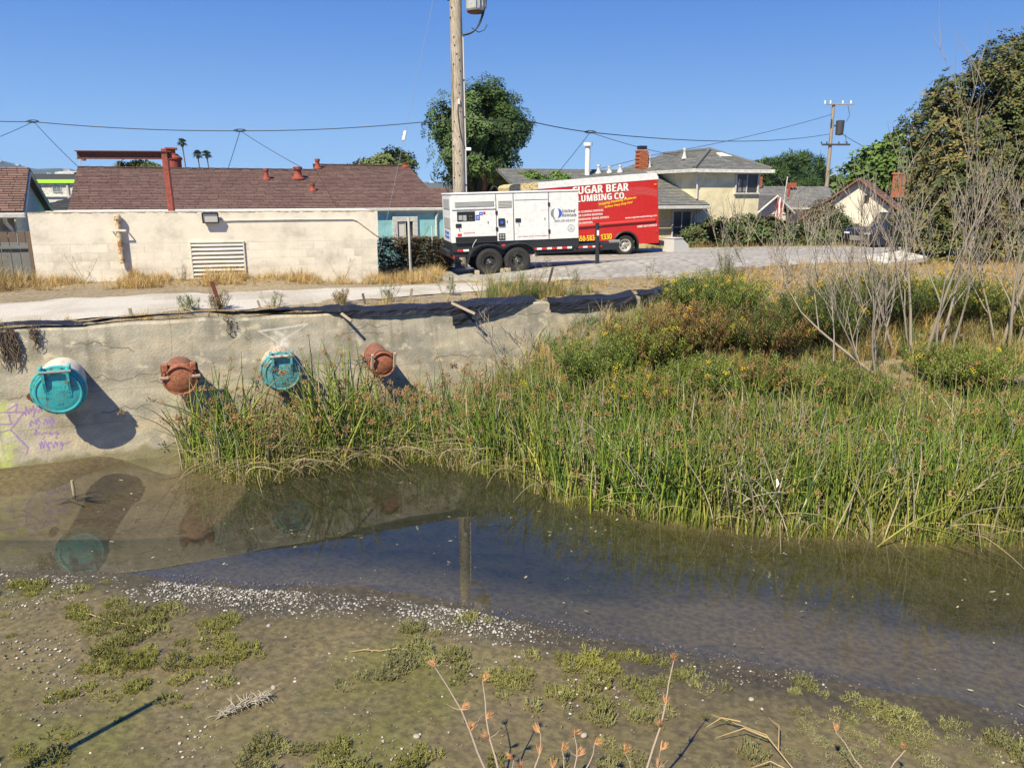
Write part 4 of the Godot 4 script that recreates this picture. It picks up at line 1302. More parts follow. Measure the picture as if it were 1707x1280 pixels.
	for q in [[0.0, -4.3, 0.55], [-1.9, -3.6, 0.3], [-2.5, -3.5, 0.25], [-3.1, -3.4, 0.35]]: roof_vent(Vector3(q[0], 3.75 + 0.344 * (0.5 - q[1]), q[1]), q[2], 0.07, white, o)
	bar("flue_pipe", Vector3(-3.75, 4.6, -3.2), Vector3(-3.75, 6.3, -3.2), 0.115, M("white_pipe", 0.75, 0.75, 0.73, 0.5), o, 16)
	bar("flue_cap", Vector3(-3.75, 6.22, -3.2), Vector3(-3.75, 6.36, -3.2), 0.2, M("white_pipe"), o, 16)
	for q in [[3.6, 4.0], [4.3, 3.6]]: pass

func simple_house(called: String, label: String, at: Vector3, deg: float, w: float, d: float, eave: float, ridge: float, wall: Material, roof: Color, gable_front: bool, trim: Material) -> Node3D:
	var o := thing(called, label, "house", at, deg_to_rad(deg))
	pbox("wall", Vector3(w / 2, eave * 0.5, -d / 2), Vector3(w - 0.5, eave, d - 0.5), wall, o, 0.0)
	var g := MB.new()
	if gable_front:
		shingled(o, Vector3(-0.1, eave, -d), Vector3(-0.1, eave, 0.1), Vector3(w / 2, ridge, 0.1), Vector3(w / 2, ridge, -d), roof, 18, 0.35)
		shingled(o, Vector3(w + 0.1, eave, 0.1), Vector3(w + 0.1, eave, -d), Vector3(w / 2, ridge, -d), Vector3(w / 2, ridge, 0.1), roof, 18, 0.35)
		g.prism(PackedVector2Array([Vector2(0.2, eave - 0.1), Vector2(w - 0.2, eave - 0.1), Vector2(w / 2, ridge - 0.12)]), -0.25, -0.2)
		var bb := MB.new()
		bb.tube([Vector3(-0.1, eave - 0.06, 0.12), Vector3(w / 2, ridge - 0.06, 0.12), Vector3(w + 0.1, eave - 0.06, 0.12)], [0.075, 0.075, 0.075], 4)
		part("barge_board", bb, trim, o)
	else:
		shingled(o, Vector3(0, eave, 0.2), Vector3(w, eave, 0.2), Vector3(w, ridge, -d / 2), Vector3(0, ridge, -d / 2), roof, 18, 0.35)
		shingled(o, Vector3(w, eave, -d - 0.2), Vector3(0, eave, -d - 0.2), Vector3(0, ridge, -d / 2), Vector3(w, ridge, -d / 2), roof, 10, 0.8)
		g.xf = Transform3D(Basis(Vector3(0, 0, 1), Vector3.UP, Vector3(-1, 0, 0)), Vector3.ZERO)
		g.prism(PackedVector2Array([Vector2(-d + 0.2, eave - 0.1), Vector2(-0.2, eave - 0.1), Vector2(-d / 2, ridge - 0.12)]), -0.28, -0.22)
		var g2 := MB.new()
		g2.xf = g.xf
		g2.prism(PackedVector2Array([Vector2(-d + 0.2, eave - 0.1), Vector2(-0.2, eave - 0.1), Vector2(-d / 2, ridge - 0.12)]), -w + 0.22, -w + 0.28)
		part("gable", g2, wall, o)
		pbox("gutter", Vector3(w / 2, eave - 0.07, 0.24), Vector3(w + 0.1, 0.12, 0.09), trim, o, 0.01)
	part("gable", g, wall, o)
	return o

func far_houses() -> void:
	var white := M("white_stucco", 0.70, 0.66, 0.58, 0.9, "blotch", 0.4)
	white.albedo_texture = ntex("paint_wash", 0.006, 5, 0.84, 1.0, 23)
	var trim := M("white_trim", 0.68, 0.68, 0.66, 0.7)
	var brownt := M("brown_trim", 0.16, 0.075, 0.05, 0.8)
	var w := simple_house("gabled_house", "white house with a brown shingle gable behind the bare shrub", Vector3(15.35, 1.0, -42.5), -28, 5.9, 11, 1.6, 3.95, white, Color(0.22, 0.125, 0.10), true, brownt)
	pbox("vent", Vector3(3.4, 2.9, -0.18), Vector3(0.22, 0.4, 0.03), M("vent_dark"), w, 0.005)
	var ch := MB.new()
	ch.bev(Vector3(4.6, 3.6, -6.5), Vector3(0.7, 1.3, 0.6), 0.02)
	part("chimney", ch, M("red_brick", 0.40, 0.12, 0.06, 0.9, "grain", 3.0), w)
	pbox("chimney_cap", Vector3(4.6, 4.3, -6.5), Vector3(0.82, 0.1, 0.72), M("orange_brick"), w, 0.01)
	pbox("meter_box", Vector3(0.9, 0.55, -0.2), Vector3(0.5, 0.35, 0.1), M("red_brick"), w, 0.01)
	var g := simple_house("grey_roofed_house", "low grey roofed house behind the striped flag", Vector3(16.6, 0.6, -52), 12, 7.2, 8, 2.7, 4.1, white, Color(0.22, 0.22, 0.215), false, trim)
	for q in [[1.6, -3.6, 0.75, 0.28], [4.0, -3.4, 0.35, 0.5]]:
		pbox("chimney", Vector3(q[0], 4.0 + q[2] * 0.5, q[1]), Vector3(q[3], q[2], q[3]), M("red_brick"), g, 0.01)
	var s := simple_house("white_shed", "small white gabled shed just right of the yellow house", Vector3(14.35, 0.8, -46), 14, 2.3, 5, 2.3, 3.3, white, Color(0.15, 0.15, 0.15), true, trim)
	pbox("porch_roof", Vector3(0.1, 1.95, 0.7), Vector3(1.5, 0.1, 1.2), M("dark_porch", 0.10, 0.10, 0.105, 0.8), s, 0.01)
	for x in [-0.4, 0.2, 0.7]: bar("porch_post", Vector3(x, 0.5, 1.1), Vector3(x, 1.95, 1.1), 0.04, trim, s)
	var b := simple_house("brown_roofed_house", "brown roofed house seen between the blue house and the generator", Vector3(-6.9, 0.8, -43), 20, 4.6, 7, 2.55, 3.75, M("tan_stucco"), Color(0.2, 0.125, 0.10), false, trim)
	pbox("window", Vector3(3.6, 1.9, 0.0), Vector3(0.7, 0.8, 0.06), glass_mat(), b, 0.01)
	simple_house("grey_roofed_house", "grey roof showing low behind the dark tree left of the van cab", Vector3(-0.9, 0.8, -41), 20, 3.4, 6, 3.0, 4.2, white, Color(0.22, 0.22, 0.21), true, trim)
	# flag on its leaning pole
	var f := thing("flag", "red and white striped flag hanging from a leaning pole", "flag", Vector3(13.62, 1.4, -40.0))
	bar("flag_pole", Vector3(0, 0, 0), Vector3(0.24, 3.6, 0), 0.025, M("pale_pole", 0.6, 0.6, 0.58, 0.5), f)
	bar("finial", Vector3(0.34, 2.6, 0), Vector3(0.4, 3.3, 0.02), 0.06, M("red_cloth", 0.30, 0.05, 0.03, 0.8), f)
	for k in 7:
		var st := MB.new()
		for j in 8:
			var y0 := 2.6 - 0.15 * j; var y1 := y0 - 0.15
			var x0 := -0.2 + 0.055 * k + 0.03 * sin(j * 0.9 + k) - 0.013 * j; var zz := 0.05 * sin(k * 1.6 + j * 0.4)
			var x0b := -0.2 + 0.055 * k + 0.03 * sin((j + 1) * 0.9 + k) - 0.013 * (j + 1); var zb := 0.05 * sin(k * 1.6 + (j + 1) * 0.4)
			var z2 := 0.05 * sin((k + 1) * 1.6 + j * 0.4); var z2b := 0.05 * sin((k + 1) * 1.6 + (j + 1) * 0.4)
			st.quad(Vector3(x0b, y1, zb), Vector3(x0b + 0.056, y1, z2b), Vector3(x0 + 0.056, y0, z2), Vector3(x0, y0, zz))
		part("stripe", st, M("flag_red", 0.45, 0.05, 0.06, 0.8) if k % 2 == 0 else M("flag_white", 0.72, 0.70, 0.70, 0.8), f)

# ------------------------------------------------------------------ vehicles
func wheel(called: String, parent: Node3D, c: Vector3, r: float, w: float, rim_r: float, rim_mat: Material, holes: int, hub: Material) -> Node3D:   # axle along z, near side outwards +z
	var t := MB.new()
	var ax := Transform3D(Basis(Vector3.RIGHT, Vector3(0, 0, 1), Vector3(0, -1, 0)), Vector3.ZERO)
	t.lathe([Vector2(rim_r, -w * 0.42), Vector2(r * 0.82, -w * 0.5), Vector2(r * 0.95, -w * 0.44), Vector2(r, -w * 0.32), Vector2(r, -w * 0.06), Vector2(r * 0.985, -w * 0.05), Vector2(r * 0.985, w * 0.05), Vector2(r, w * 0.06), Vector2(r, w * 0.32), Vector2(r * 0.95, w * 0.44), Vector2(r * 0.82, w * 0.5), Vector2(r * 0.74, w * 0.5), Vector2(rim_r * 1.04, w * 0.42)], 40, ax)
	for k in 40:
		var a := TAU * k / 40
		t.xf = Transform3D(Basis(Vector3(0, 0, 1), a), Vector3.ZERO)
		t.bev(Vector3(0, r * 0.992, w * 0.22), Vector3(r * 0.1, r * 0.03, w * 0.3), 0.003)
		t.bev(Vector3(r * 0.05, r * 0.992, -w * 0.22), Vector3(r * 0.1, r * 0.03, w * 0.3), 0.003)
	var o := part(called, t, M("tyre_rubber", 0.028, 0.028, 0.029, 0.85, "grain", 3.0), parent)
	o.position = c
	var m := MB.new()
	m.lathe([Vector2(0, w * 0.2), Vector2(rim_r * 0.32, w * 0.2), Vector2(rim_r * 0.42, w * 0.14), Vector2(rim_r * 0.72, w * 0.12), Vector2(rim_r * 0.82, w * 0.24), Vector2(rim_r * 0.9, w * 0.38), Vector2(rim_r * 1.05, w * 0.45), Vector2(rim_r * 1.05, w * 0.40)].map(func(q): return Vector2(q.x, q.y)), 36, ax)
	var fix := MB.new()
	fix.lathe([Vector2(rim_r * 1.05, w * 0.38), Vector2(rim_r * 1.05, w * 0.45), Vector2(rim_r * 0.92, w * 0.42), Vector2(rim_r * 0.82, w * 0.22), Vector2(rim_r * 0.72, w * 0.12), Vector2(rim_r * 0.42, w * 0.16), Vector2(rim_r * 0.3, w * 0.24), Vector2(0, w * 0.26)], 36, ax)
	part("rim", fix, rim_mat, o)
	for k in holes:
		var a := TAU * k / holes
		var h := MB.new()
		h.cyl(Vector3(cos(a) * rim_r * 0.62, sin(a) * rim_r * 0.62, w * 0.05), Vector3(cos(a) * rim_r * 0.62, sin(a) * rim_r * 0.62, w * 0.15), rim_r * 0.13, 10)
		part("rim_hole", h, M("vent_dark"), o)
	for k in 6:
		var a := TAU * (k + 0.5) / 6
		var b := MB.new()
		b.cyl(Vector3(cos(a) * rim_r * 0.36, sin(a) * rim_r * 0.36, w * 0.16), Vector3(cos(a) * rim_r * 0.36, sin(a) * rim_r * 0.36, w * 0.26), rim_r * 0.05, 6)
		part("lug_nut", b, hub, o)
	bar("hub", Vector3(0, 0, w * 0.2), Vector3(0, 0, w * 0.36), rim_r * 0.2, hub, o, 14, rim_r * 0.14)
	return o

func generator_trailer() -> void:
	var o := thing("generator_trailer", "white towable generator on a black twin axle trailer with red reflectors", "generator trailer")
	o.transform = Transform3D(Basis(Vector3.UP, deg_to_rad(12)) * Basis(Vector3(0, 0, 1), deg_to_rad(1.6)), Vector3(-0.24, 2.06, -20.6))
	var white := M("white_enamel", 0.74, 0.75, 0.76, 0.35, "grain", 0.5)
	white.albedo_texture = ntex("enamel", 0.02, 6, 0.91, 1.0, 41, 512, FastNoiseLite.TYPE_SIMPLEX_SMOOTH, 0.985)
	var black := M("black_enamel", 0.022, 0.024, 0.028, 0.45)
	var rec := M("grey_louvre", 0.34, 0.35, 0.34, 0.6)
	var seam := M("seam_dark", 0.16, 0.16, 0.17, 0.7)
	var X0 := -1.33; var X1 := 2.12; var T := 2.1; var D := -1.7
	pbox("body", Vector3((X0 + X1) / 2, (T + 0.84) / 2, D / 2 - 0.012), Vector3(X1 - X0, T - 0.84, -D - 0.03), white, o, 0.03)
	pbox("roof", Vector3((X0 + X1) / 2, T + 0.005, D / 2), Vector3(X1 - X0 + 0.04, 0.05, -D + 0.04), white, o, 0.02)
	# door and wall panels of the near side, each proud of the body, gaps between
	for q in [[-1.31, -0.14, 0.86, 1.66], [-1.31, -0.14, 1.7, 2.06], [-0.12, 0.32, 0.86, 2.06], [0.345, 1.275, 0.86, 1.88], [0.345, 1.275, 1.9, 2.06], [1.3, 2.1, 0.86, 2.06]]:
		pbox("side_panel", Vector3((q[0] + q[1]) / 2, (q[2] + q[3]) / 2, 0.002), Vector3(q[1] - q[0], q[3] - q[2], 0.03), white, o, 0.008)
	for q in [[-1.22, -0.19, 1.765, 1.9], [-0.08, 0.28, 1.72, 1.9]]:      # slanted louvre recesses under the roof
		var f := pbox("air_intake", Vector3((q[0] + q[1]) / 2, (q[2] + q[3]) / 2, 0.02), Vector3(q[1] - q[0], q[3] - q[2], 0.012), rec, o, 0.003)
		for k in 5: pbox("louvre_slat", Vector3((q[0] + q[1]) / 2, q[2] + 0.02 + (q[3] - q[2]) * k / 5.0, 0.03), Vector3(q[1] - q[0] - 0.02, 0.014, 0.012), M("light_louvre", 0.48, 0.49, 0.48, 0.6), f, 0.003)
	# end wall
	for q in [[1.72, 1.98], [1.22, 1.5]]:
		pbox("end_vent", Vector3(X0 - 0.006, (q[0] + q[1]) / 2, -0.75), Vector3(0.02, q[1] - q[0], 1.2), rec, o, 0.004)
	# control window
	var cw := pbox("control_window", Vector3(-0.935, 1.53, 0.02), Vector3(0.47, 0.25, 0.014), M("tinted_window", 0.02, 0.022, 0.026, 0.12), o, 0.004)
	for q in [[-1.08, 1.5, 0.1, 0.12], [-0.97, 1.49, 0.09, 0.14], [-0.84, 1.53, 0.035, 0.05], [-0.79, 1.53, 0.03, 0.05], [-0.84, 1.45, 0.03, 0.03], [-0.79, 1.45, 0.03, 0.03]]:
		pbox("instrument", Vector3(q[0], q[1], 0.028), Vector3(q[2], q[3], 0.006), rec if q[2] > 0.05 else M("instrument_brown", 0.12, 0.08, 0.05, 0.5), cw, 0.002)
	var blue := M("blue_print", 0.03, 0.10, 0.52, 0.5)
	var redp := M("red_print", 0.55, 0.03, 0.03, 0.5)
	for q in [[-0.63, 1.49, 0.11, 0.13, 0], [-0.54, 1.59, 0.1, 0.08, 0], [-0.45, 1.6, 0.06, 0.07, 1], [-1.12, 1.06, 0.11, 0.07, 1]]:
		pbox("sticker", Vector3(q[0], q[1], 0.0195), Vector3(q[2], q[3], 0.004), redp if q[4] else blue, o, 0.0)
	for q in [[-0.63, 1.51], [-0.63, 1.47], [-0.54, 1.59]]: pbox("sticker_line", Vector3(q[0], q[1], 0.023), Vector3(0.06, 0.015, 0.002), M("flag_white", 0.72, 0.70, 0.70, 0.8), o, 0.0)
	letters("warning_print", "DANGER HIGH VOLTAGE", Vector3(-0.87, 1.105, 0.019), 0.3, 0.022, redp, o)
	letters("warning_print", "LIFT HERE ONLY WHEN EMPTY", Vector3(0.85, 0.96, 0.019), 0.85, 0.022, redp, o)
	# latches and hinges
	for q in [[-1.14, 1.3], [0.445, 1.385]]:
		var l := pbox("latch", Vector3(q[0], q[1], 0.024), Vector3(0.15, 0.1, 0.02), black, o, 0.006)
		bar("key", Vector3(q[0] + 0.01, q[1] - 0.06, 0.03), Vector3(q[0] + 0.02, q[1] - 0.14, 0.03), 0.008, seam, l, 6)
	for q in [[-0.13, 1.6], [-0.13, 1.18], [1.287, 1.77], [1.287, 1.07]]: pbox("hinge", Vector3(q[0], q[1], 0.025), Vector3(0.06, 0.1, 0.03), black, o, 0.01)
	for q in [[-0.36, 1.36], [1.17, 1.4], [0.15, 1.36], [1.42, 1.4]]: pbox("catch", Vector3(q[0], q[1], 0.022), Vector3(0.025, 0.06, 0.016), seam, o, 0.004)
	var sw := pbox("switch_box", Vector3(0.0, 1.35, 0.03), Vector3(0.175, 0.2, 0.045), black, o, 0.01)
	bar("blue_dial", Vector3(0, 1.345, 0.04), Vector3(0, 1.345, 0.06), 0.045, blue, sw, 16)
	var so := pbox("socket_panel", Vector3(0.0, 0.98, 0.024), Vector3(0.17, 0.17, 0.02), black, o, 0.005)
	for q in [[-0.04, 1.02], [0.035, 1.02], [-0.04, 0.95], [0.035, 0.95]]: bar("socket", Vector3(q[0], q[1], 0.03), Vector3(q[0], q[1], 0.045), 0.028, rec, so, 10)
	# lettering and emblem: two interlocking half discs
	var dark := M("dark_print", 0.09, 0.09, 0.11, 0.5)
	var grey := M("grey_print", 0.22, 0.22, 0.24, 0.5)
	for s in [-1, 1]:
		var poly := PackedVector2Array()
		for k in 17:
			var a := PI * 0.5 + PI * k / 16.0 * (1 if s < 0 else -1)
			poly.push_back(Vector2(1.485 + s * 0.03 + cos(a) * 0.125, 1.53 + sin(a) * 0.125))
		for k in 17:
			var a := -PI * 0.5 + PI * k / 16.0 * (-1 if s < 0 else 1)
			poly.push_back(Vector2(1.485 + s * 0.03 + cos(a) * 0.045, 1.53 + sin(a) * 0.125 * 0.98))
		var eb := MB.new()
		eb.prism(poly, 0.018, 0.0215)
		part("emblem_half", eb, grey if s < 0 else blue, o)
	letters("lettering", "United", Vector3(1.825, 1.585, 0.019), 0.36, 0.088, dark, o, 0.16)
	letters("lettering", "Rentals", Vector3(1.845, 1.475, 0.019), 0.40, 0.088, dark, o, 0.16)
	letters("lettering", "800-UR-RENTS", Vector3(1.72, 1.33, 0.019), 0.57, 0.066, grey, o, 0.16)
	var seal := MB.new()
	seal.lathe([Vector2(0.1, 0.0), Vector2(0.1, 0.004), Vector2(0.078, 0.004), Vector2(0.078, 0.0)], 28, Transform3D(Basis(Vector3.RIGHT, Vector3(0, 0, 1), Vector3(0, -1, 0)), Vector3(1.89, 1.13, 0.018)))
	seal.prism(PackedVector2Array([Vector2(1.83, 1.09), Vector2(1.95, 1.09), Vector2(1.89, 1.19)]), 0.018, 0.021)
	for k in 24:
		var a := TAU * k / 24
		seal.box(Vector3(1.89 + cos(a) * 0.089, 1.13 + sin(a) * 0.089, 0.0235), Vector3(0.012, 0.012, 0.002))
	part("round_seal", seal, M("seal_grey", 0.42, 0.46, 0.48, 0.5), o)
	var spin := Basis(Vector3.UP, -PI / 2)
	var en := MB.new()
	en.lathe([Vector2(0.11, 0.0), Vector2(0.11, 0.004), Vector2(0.06, 0.004), Vector2(0.06, 0.0)], 24, Transform3D(Basis(Vector3(0, 0, 1), Vector3.LEFT, Vector3(0, -1, 0)), Vector3(X0 - 0.003, 1.05, -1.2)))
	part("end_emblem", en, blue, o)
	letters("lettering", "United", Vector3(X0 - 0.004, 1.1, -0.75), 0.5, 0.09, blue, o, 0.16, 0.0, true, spin)
	letters("lettering", "Rentals", Vector3(X0 - 0.004, 0.99, -0.75), 0.55, 0.09, blue, o, 0.16, 0.0, true, spin)
	# black base, trailer frame, tongue
	pbox("base_tank", Vector3((X0 + X1) / 2 + 0.005, 0.73, D / 2), Vector3(X1 - X0, 0.24, -D - 0.01), black, o, 0.015)
	pbox("dark_recess", Vector3(-0.68, 0.935, 0.0195), Vector3(1.1, 0.15, 0.006), M("recess_dark", 0.012, 0.012, 0.014, 0.6), o, 0.0)
	pbox("step_lip", Vector3(-0.68, 0.855, 0.03), Vector3(1.12, 0.025, 0.05), black, o, 0.006)
	pbox("frame_rail", Vector3(0.55, 0.55, -0.1), Vector3(3.9, 0.14, 0.1), black, o, 0.01)
	pbox("frame_rail", Vector3(0.55, 0.55, -1.6), Vector3(3.9, 0.14, 0.1), black, o, 0.01)
	for x in [-1.3, -0.4, 0.6, 1.6, 2.2]: pbox("cross_member", Vector3(x, 0.55, -0.85), Vector3(0.09, 0.12, 1.4), black, o, 0.006)
	pbox("bumper", Vector3(-1.43, 0.6, -0.75), Vector3(0.1, 0.16, 1.75), black, o, 0.015)
	var tg := MB.new()
	for s in [-1.0, 1.0]: tg.tube([Vector3(2.0, 0.6, -0.85 + s * 0.8), Vector3(3.1, 0.6, -0.85 + s * 0.12), Vector3(3.5, 0.6, -0.85 + s * 0.05)], [0.09, 0.085, 0.08], 4)
	part("tongue", tg, black, o)
	pbox("tongue_side_beam", Vector3(2.62, 0.6, -0.06), Vector3(1.3, 0.19, 0.09), black, o, 0.012)
	pbox("coupler", Vector3(3.38, 0.64, -0.75), Vector3(0.32, 0.16, 0.14), M("grey_iron", 0.30, 0.29, 0.27, 0.55, "grain", 4.0), o, 0.02)
	bar("jack_tube", Vector3(2.62, 0.12, 0.03), Vector3(2.62, 1.24, 0.03), 0.055, black, o, 12)
	bar("jack_leg", Vector3(2.62, -0.0, 0.03), Vector3(2.62, 0.2, 0.03), 0.042, M("grey_iron"), o, 12)
	pbox("jack_foot", Vector3(2.62, 0.015, 0.03), Vector3(0.2, 0.025, 0.16), black, o, 0.005)
	bar("jack_crank", Vector3(2.62, 1.16, 0.03), Vector3(2.74, 1.16, 0.12), 0.014, black, o, 8)
	pbox("jack_label", Vector3(2.62, 0.98, 0.089), Vector3(0.06, 0.14, 0.006), M("flag_white"), o, 0.0)
	# fender over both wheels
	var fp := PackedVector2Array()
	var outl := [[-0.98, 0.36], [-0.92, 0.56], [-0.8, 0.72], [-0.62, 0.8], [-0.42, 0.82], [-0.2, 0.79], [-0.02, 0.71], [0.02, 0.71], [0.2, 0.79], [0.42, 0.82], [0.62, 0.8], [0.78, 0.72], [0.86, 0.6]]
	for q in outl: fp.push_back(Vector2(q[0], q[1]))
	for k in range(outl.size() - 1, -1, -1): fp.push_back(Vector2(outl[k][0] * 0.965, outl[k][1] - 0.035))
	var fd := MB.new()
	fd.prism(fp, -0.06, 0.2)
	part("fender", fd, black, o)
	for s in [0, 1]:
		for x in [-0.375, 0.375]:
			var w := wheel("wheel", o, Vector3(x, 0.345, 0.07), 0.35, 0.23, 0.185, M("dark_rim", 0.05, 0.05, 0.052, 0.4, "plain", 1.0, 0.3), 8, M("chrome", 0.6, 0.6, 0.58, 0.25, "plain", 1.0, 0.9)) if s == 0 else null
			if s == 1:
				var tb := MB.new()
				tb.cyl(Vector3(x, 0.345, -1.55), Vector3(x, 0.345, -1.78), 0.35, 28)
				part("far_wheel", tb, M("tyre_rubber"), o)
	for x in [-0.375, 0.375]: bar("axle", Vector3(x, 0.345, 0.0), Vector3(x, 0.345, -1.6), 0.035, black, o)
	# reflectors, lamps
	var rr := M("reflector_red", 0.55, 0.03, 0.03, 0.35)
	var rw := M("reflector_white", 0.72, 0.72, 0.70, 0.35)
	for k in 8: pbox("reflector", Vector3(0.87 + 0.14 * k, 0.62, 0.004), Vector3(0.134, 0.055, 0.006), rr if k % 2 == 0 else rw, o, 0.0)
	for k in 5: pbox("reflector", Vector3(2.16 + 0.135 * k, 0.615, -0.0115), Vector3(0.129, 0.05, 0.006), rr if k % 2 == 0 else rw, o, 0.0)
	pbox("reflector", Vector3(-1.12, 0.66, 0.004), Vector3(0.15, 0.055, 0.006), rr, o, 0.0)
	pbox("reflector", Vector3(-0.965, 0.66, 0.004), Vector3(0.15, 0.055, 0.006), rw, o, 0.0)
	bar("marker_lamp", Vector3(2.05, 0.55, -0.06), Vector3(2.05, 0.55, -0.03), 0.035, M("amber_lens", 0.7, 0.22, 0.02, 0.3), o, 14)
	pbox("marker_lamp", Vector3(0.0, 0.76, 0.205), Vector3(0.1, 0.05, 0.02), rr, o, 0.008)
	bar("tail_lamp", Vector3(-1.33, 0.5, 0.0), Vector3(-1.33, 0.5, 0.03), 0.05, rr, o, 14)
	pipe_run("cable", [Vector3(-0.68, 0.93, 0.03), Vector3(-0.74, 0.86, 0.05), Vector3(-0.8, 0.76, 0.05), Vector3(-0.78, 0.69, 0.04), Vector3(-0.72, 0.66, 0.02)], 0.012, M("grey_cable", 0.4, 0.4, 0.4, 0.6), o)
	var lr := MB.new()
	var lp := []; var lrad := []
	for k in 13:
		var a := PI * 1.15 * k / 12.0 - 0.25
		lp.push_back(Vector3(0.0 + cos(a) * 0.09, T + 0.09 + sin(a) * 0.08, -0.85)); lrad.push_back(0.015)
	lr.tube(lp, lrad, 6)
	part("lifting_eye", lr, black, o)
	# timber chocks at the wheels
	var timber := M("pale_timber", 0.52, 0.45, 0.33, 0.9, "grain", 3.0)
	var cw_ := Transform3D(o.transform)
	var k := 0
	for x in [-0.72, -0.05, 0.09]:
		var p: Vector3 = cw_ * Vector3(x, 0, 0.12)
		var mb := MB.new()
		mb.xf = Transform3D(Basis(Vector3.UP, 0.15 + 0.2 * k), Vector3(p.x, plateau(p.x, p.z) + 0.05 + 0.05, p.z))
		mb.bev(Vector3.ZERO, Vector3(0.12, 0.11, 0.2), 0.01)
		one("wheel_chock", mb, timber, ["timber chock behind the generator trailer's left wheel", "timber chock left of the gap between the generator trailer's wheels", "timber chock against the generator trailer's right wheel"][k], "wheel chock", "chocks at the trailer wheels")
		k += 1

func plumbing_van() -> void:
	var o := thing("box_van", "red box van with white lettering parked behind the generator trailer", "van")
	o.transform = Transform3D(Basis(Vector3.UP, deg_to_rad(12)) * Basis(Vector3(0, 0, 1), deg_to_rad(4.0)), Vector3(3.97, 2.06, -27.1))
	var red := M("red_van_paint", 0.50, 0.022, 0.02, 0.3, "grain", 0.5)
	red.albedo_texture = ntex("enamel", 0.02, 6, 0.91, 1.0, 41, 512, FastNoiseLite.TYPE_SIMPLEX_SMOOTH, 0.985)
	var white := M("white_enamel")
	var black := M("black_enamel")
	var cream := rusted("cream_rusted", Color(0.62, 0.50, 0.26), Color(0.28, 0.14, 0.06), 0.3, 0.7, 1.0)
	var yel := M("yellow_print", 0.85, 0.62, 0.02, 0.5)
	var pink := M("pale_red_print", 0.62, 0.12, 0.11, 0.4)
	var prof := func(x0: float, x1: float) -> PackedVector2Array:
		var p := PackedVector2Array()
		for q in [[-2.1, 0.42], [0, 0.42], [0, 2.42], [-0.03, 2.56], [-0.12, 2.66], [-0.3, 2.7], [-1.8, 2.7], [-1.98, 2.66], [-2.07, 2.56], [-2.1, 2.42]]: p.push_back(Vector2(q[0], q[1]))
		return p
	# the box: sides with a wheel arch cut out, cap, cab
	var side := PackedVector2Array([Vector2(-3.0, 0.4), Vector2(-0.49, 0.4)])
	for k in 13:
		var a := PI - PI * k / 12.0
		side.push_back(Vector2(cos(a) * 0.45, 0.36 + sin(a) * 0.45 if k > 0 and k < 12 else 0.4))
	side.append_array([Vector2(0.49, 0.36), Vector2(1.23, 0.33), Vector2(1.23, 2.48), Vector2(-3.0, 2.48)])
	var sb := MB.new()
	sb.prism(side, -0.06, 0.0)
	part("side_wall", sb, red, o)
	var sb2 := MB.new()
	sb2.prism(side, -2.1, -2.04)
	part("far_side_wall", sb2, red, o)
	pbox("rear_wall", Vector3(1.2, 1.4, -1.05), Vector3(0.07, 2.1, 2.06), red, o, 0.01)
	pbox("floor", Vector3(-0.9, 0.86, -1.05), Vector3(4.15, 0.06, 1.97), M("van_floor", 0.05, 0.05, 0.05, 0.9), o, 0.0)
	var cap := MB.new()
	var cp := PackedVector2Array([Vector2(-3.95, 2.44), Vector2(1.26, 2.49), Vector2(1.26, 2.56), Vector2(1.2, 2.68), Vector2(1.08, 2.715), Vector2(-3.75, 2.66), Vector2(-3.9, 2.62), Vector2(-3.95, 2.55)])
	cap.prism(cp, -2.1, 0.012)
	part("roof_cap", cap, white, o)
	var rim := MB.new()
	rim.prism(PackedVector2Array([Vector2(-3.96, 2.43), Vector2(-3.0, 2.44), Vector2(-3.0, 2.67), Vector2(-3.75, 2.665), Vector2(-3.9, 2.63), Vector2(-3.96, 2.56)]), -2.11, 0.018)
	part("cab_roof", rim, cream, o)
	var cab := MB.new()
	cab.prism(PackedVector2Array([Vector2(-4.3, 0.45), Vector2(-3.01, 0.42), Vector2(-3.01, 2.44), Vector2(-3.9, 2.43), Vector2(-4.15, 1.5), Vector2(-4.3, 1.3)]), -2.08, -0.01)
	part("cab", cab, cream, o)
	pbox("cab_window", Vector3(-3.45, 1.9, -0.006), Vector3(0.6, 0.6, 0.02), glass_mat(), o, 0.01)
	pbox("nose", Vector3(-4.5, 0.85, -1.05), Vector3(0.5, 0.8, 1.9), cream, o, 0.08)
	# rub rail
	var rl := MB.new()
	rl.xf = Transform3D(Basis(), Vector3(0, 0, 0))
	rl.bev(Vector3(-0.93, 1.135, 0.03), Vector3(4.1, 0.1, 0.07), 0.025)
	part("rub_rail", rl, M("rail_red", 0.56, 0.05, 0.045, 0.4), o)
	pbox("corner_trim", Vector3(1.222, 1.4, 0.004), Vector3(0.03, 2.14, 0.02), red, o, 0.006)
	# wheel arch lip and wheels
	var al := MB.new()
	var ap := []; var ar := []
	for k in 15:
		var a := PI * 1.0 - PI * k / 14.0
		ap.push_back(Vector3(cos(a) * 0.455, 0.36 + sin(a) * 0.455, 0.01)); ar.push_back(0.035)
	al.tube(ap, ar, 6)
	part("arch_lip", al, black, o)
	wheel("wheel", o, Vector3(0, 0.345, -0.12), 0.345, 0.2, 0.21, M("steel_rim", 0.58, 0.57, 0.54, 0.4, "grain", 2.0, 0.2), 6, M("grey_iron"))
	wheel("wheel", o, Vector3(-3.45, 0.345, -0.12), 0.345, 0.2, 0.21, M("steel_rim"), 6, M("grey_iron"))
	for x in [0.0, -3.45]: bar("far_wheel", Vector3(x, 0.345, -1.8), Vector3(x, 0.345, -2.05), 0.345, M("tyre_rubber"), o, 24)
	bar("rear_axle", Vector3(0, 0.345, -0.2), Vector3(0, 0.345, -1.9), 0.06, black, o)
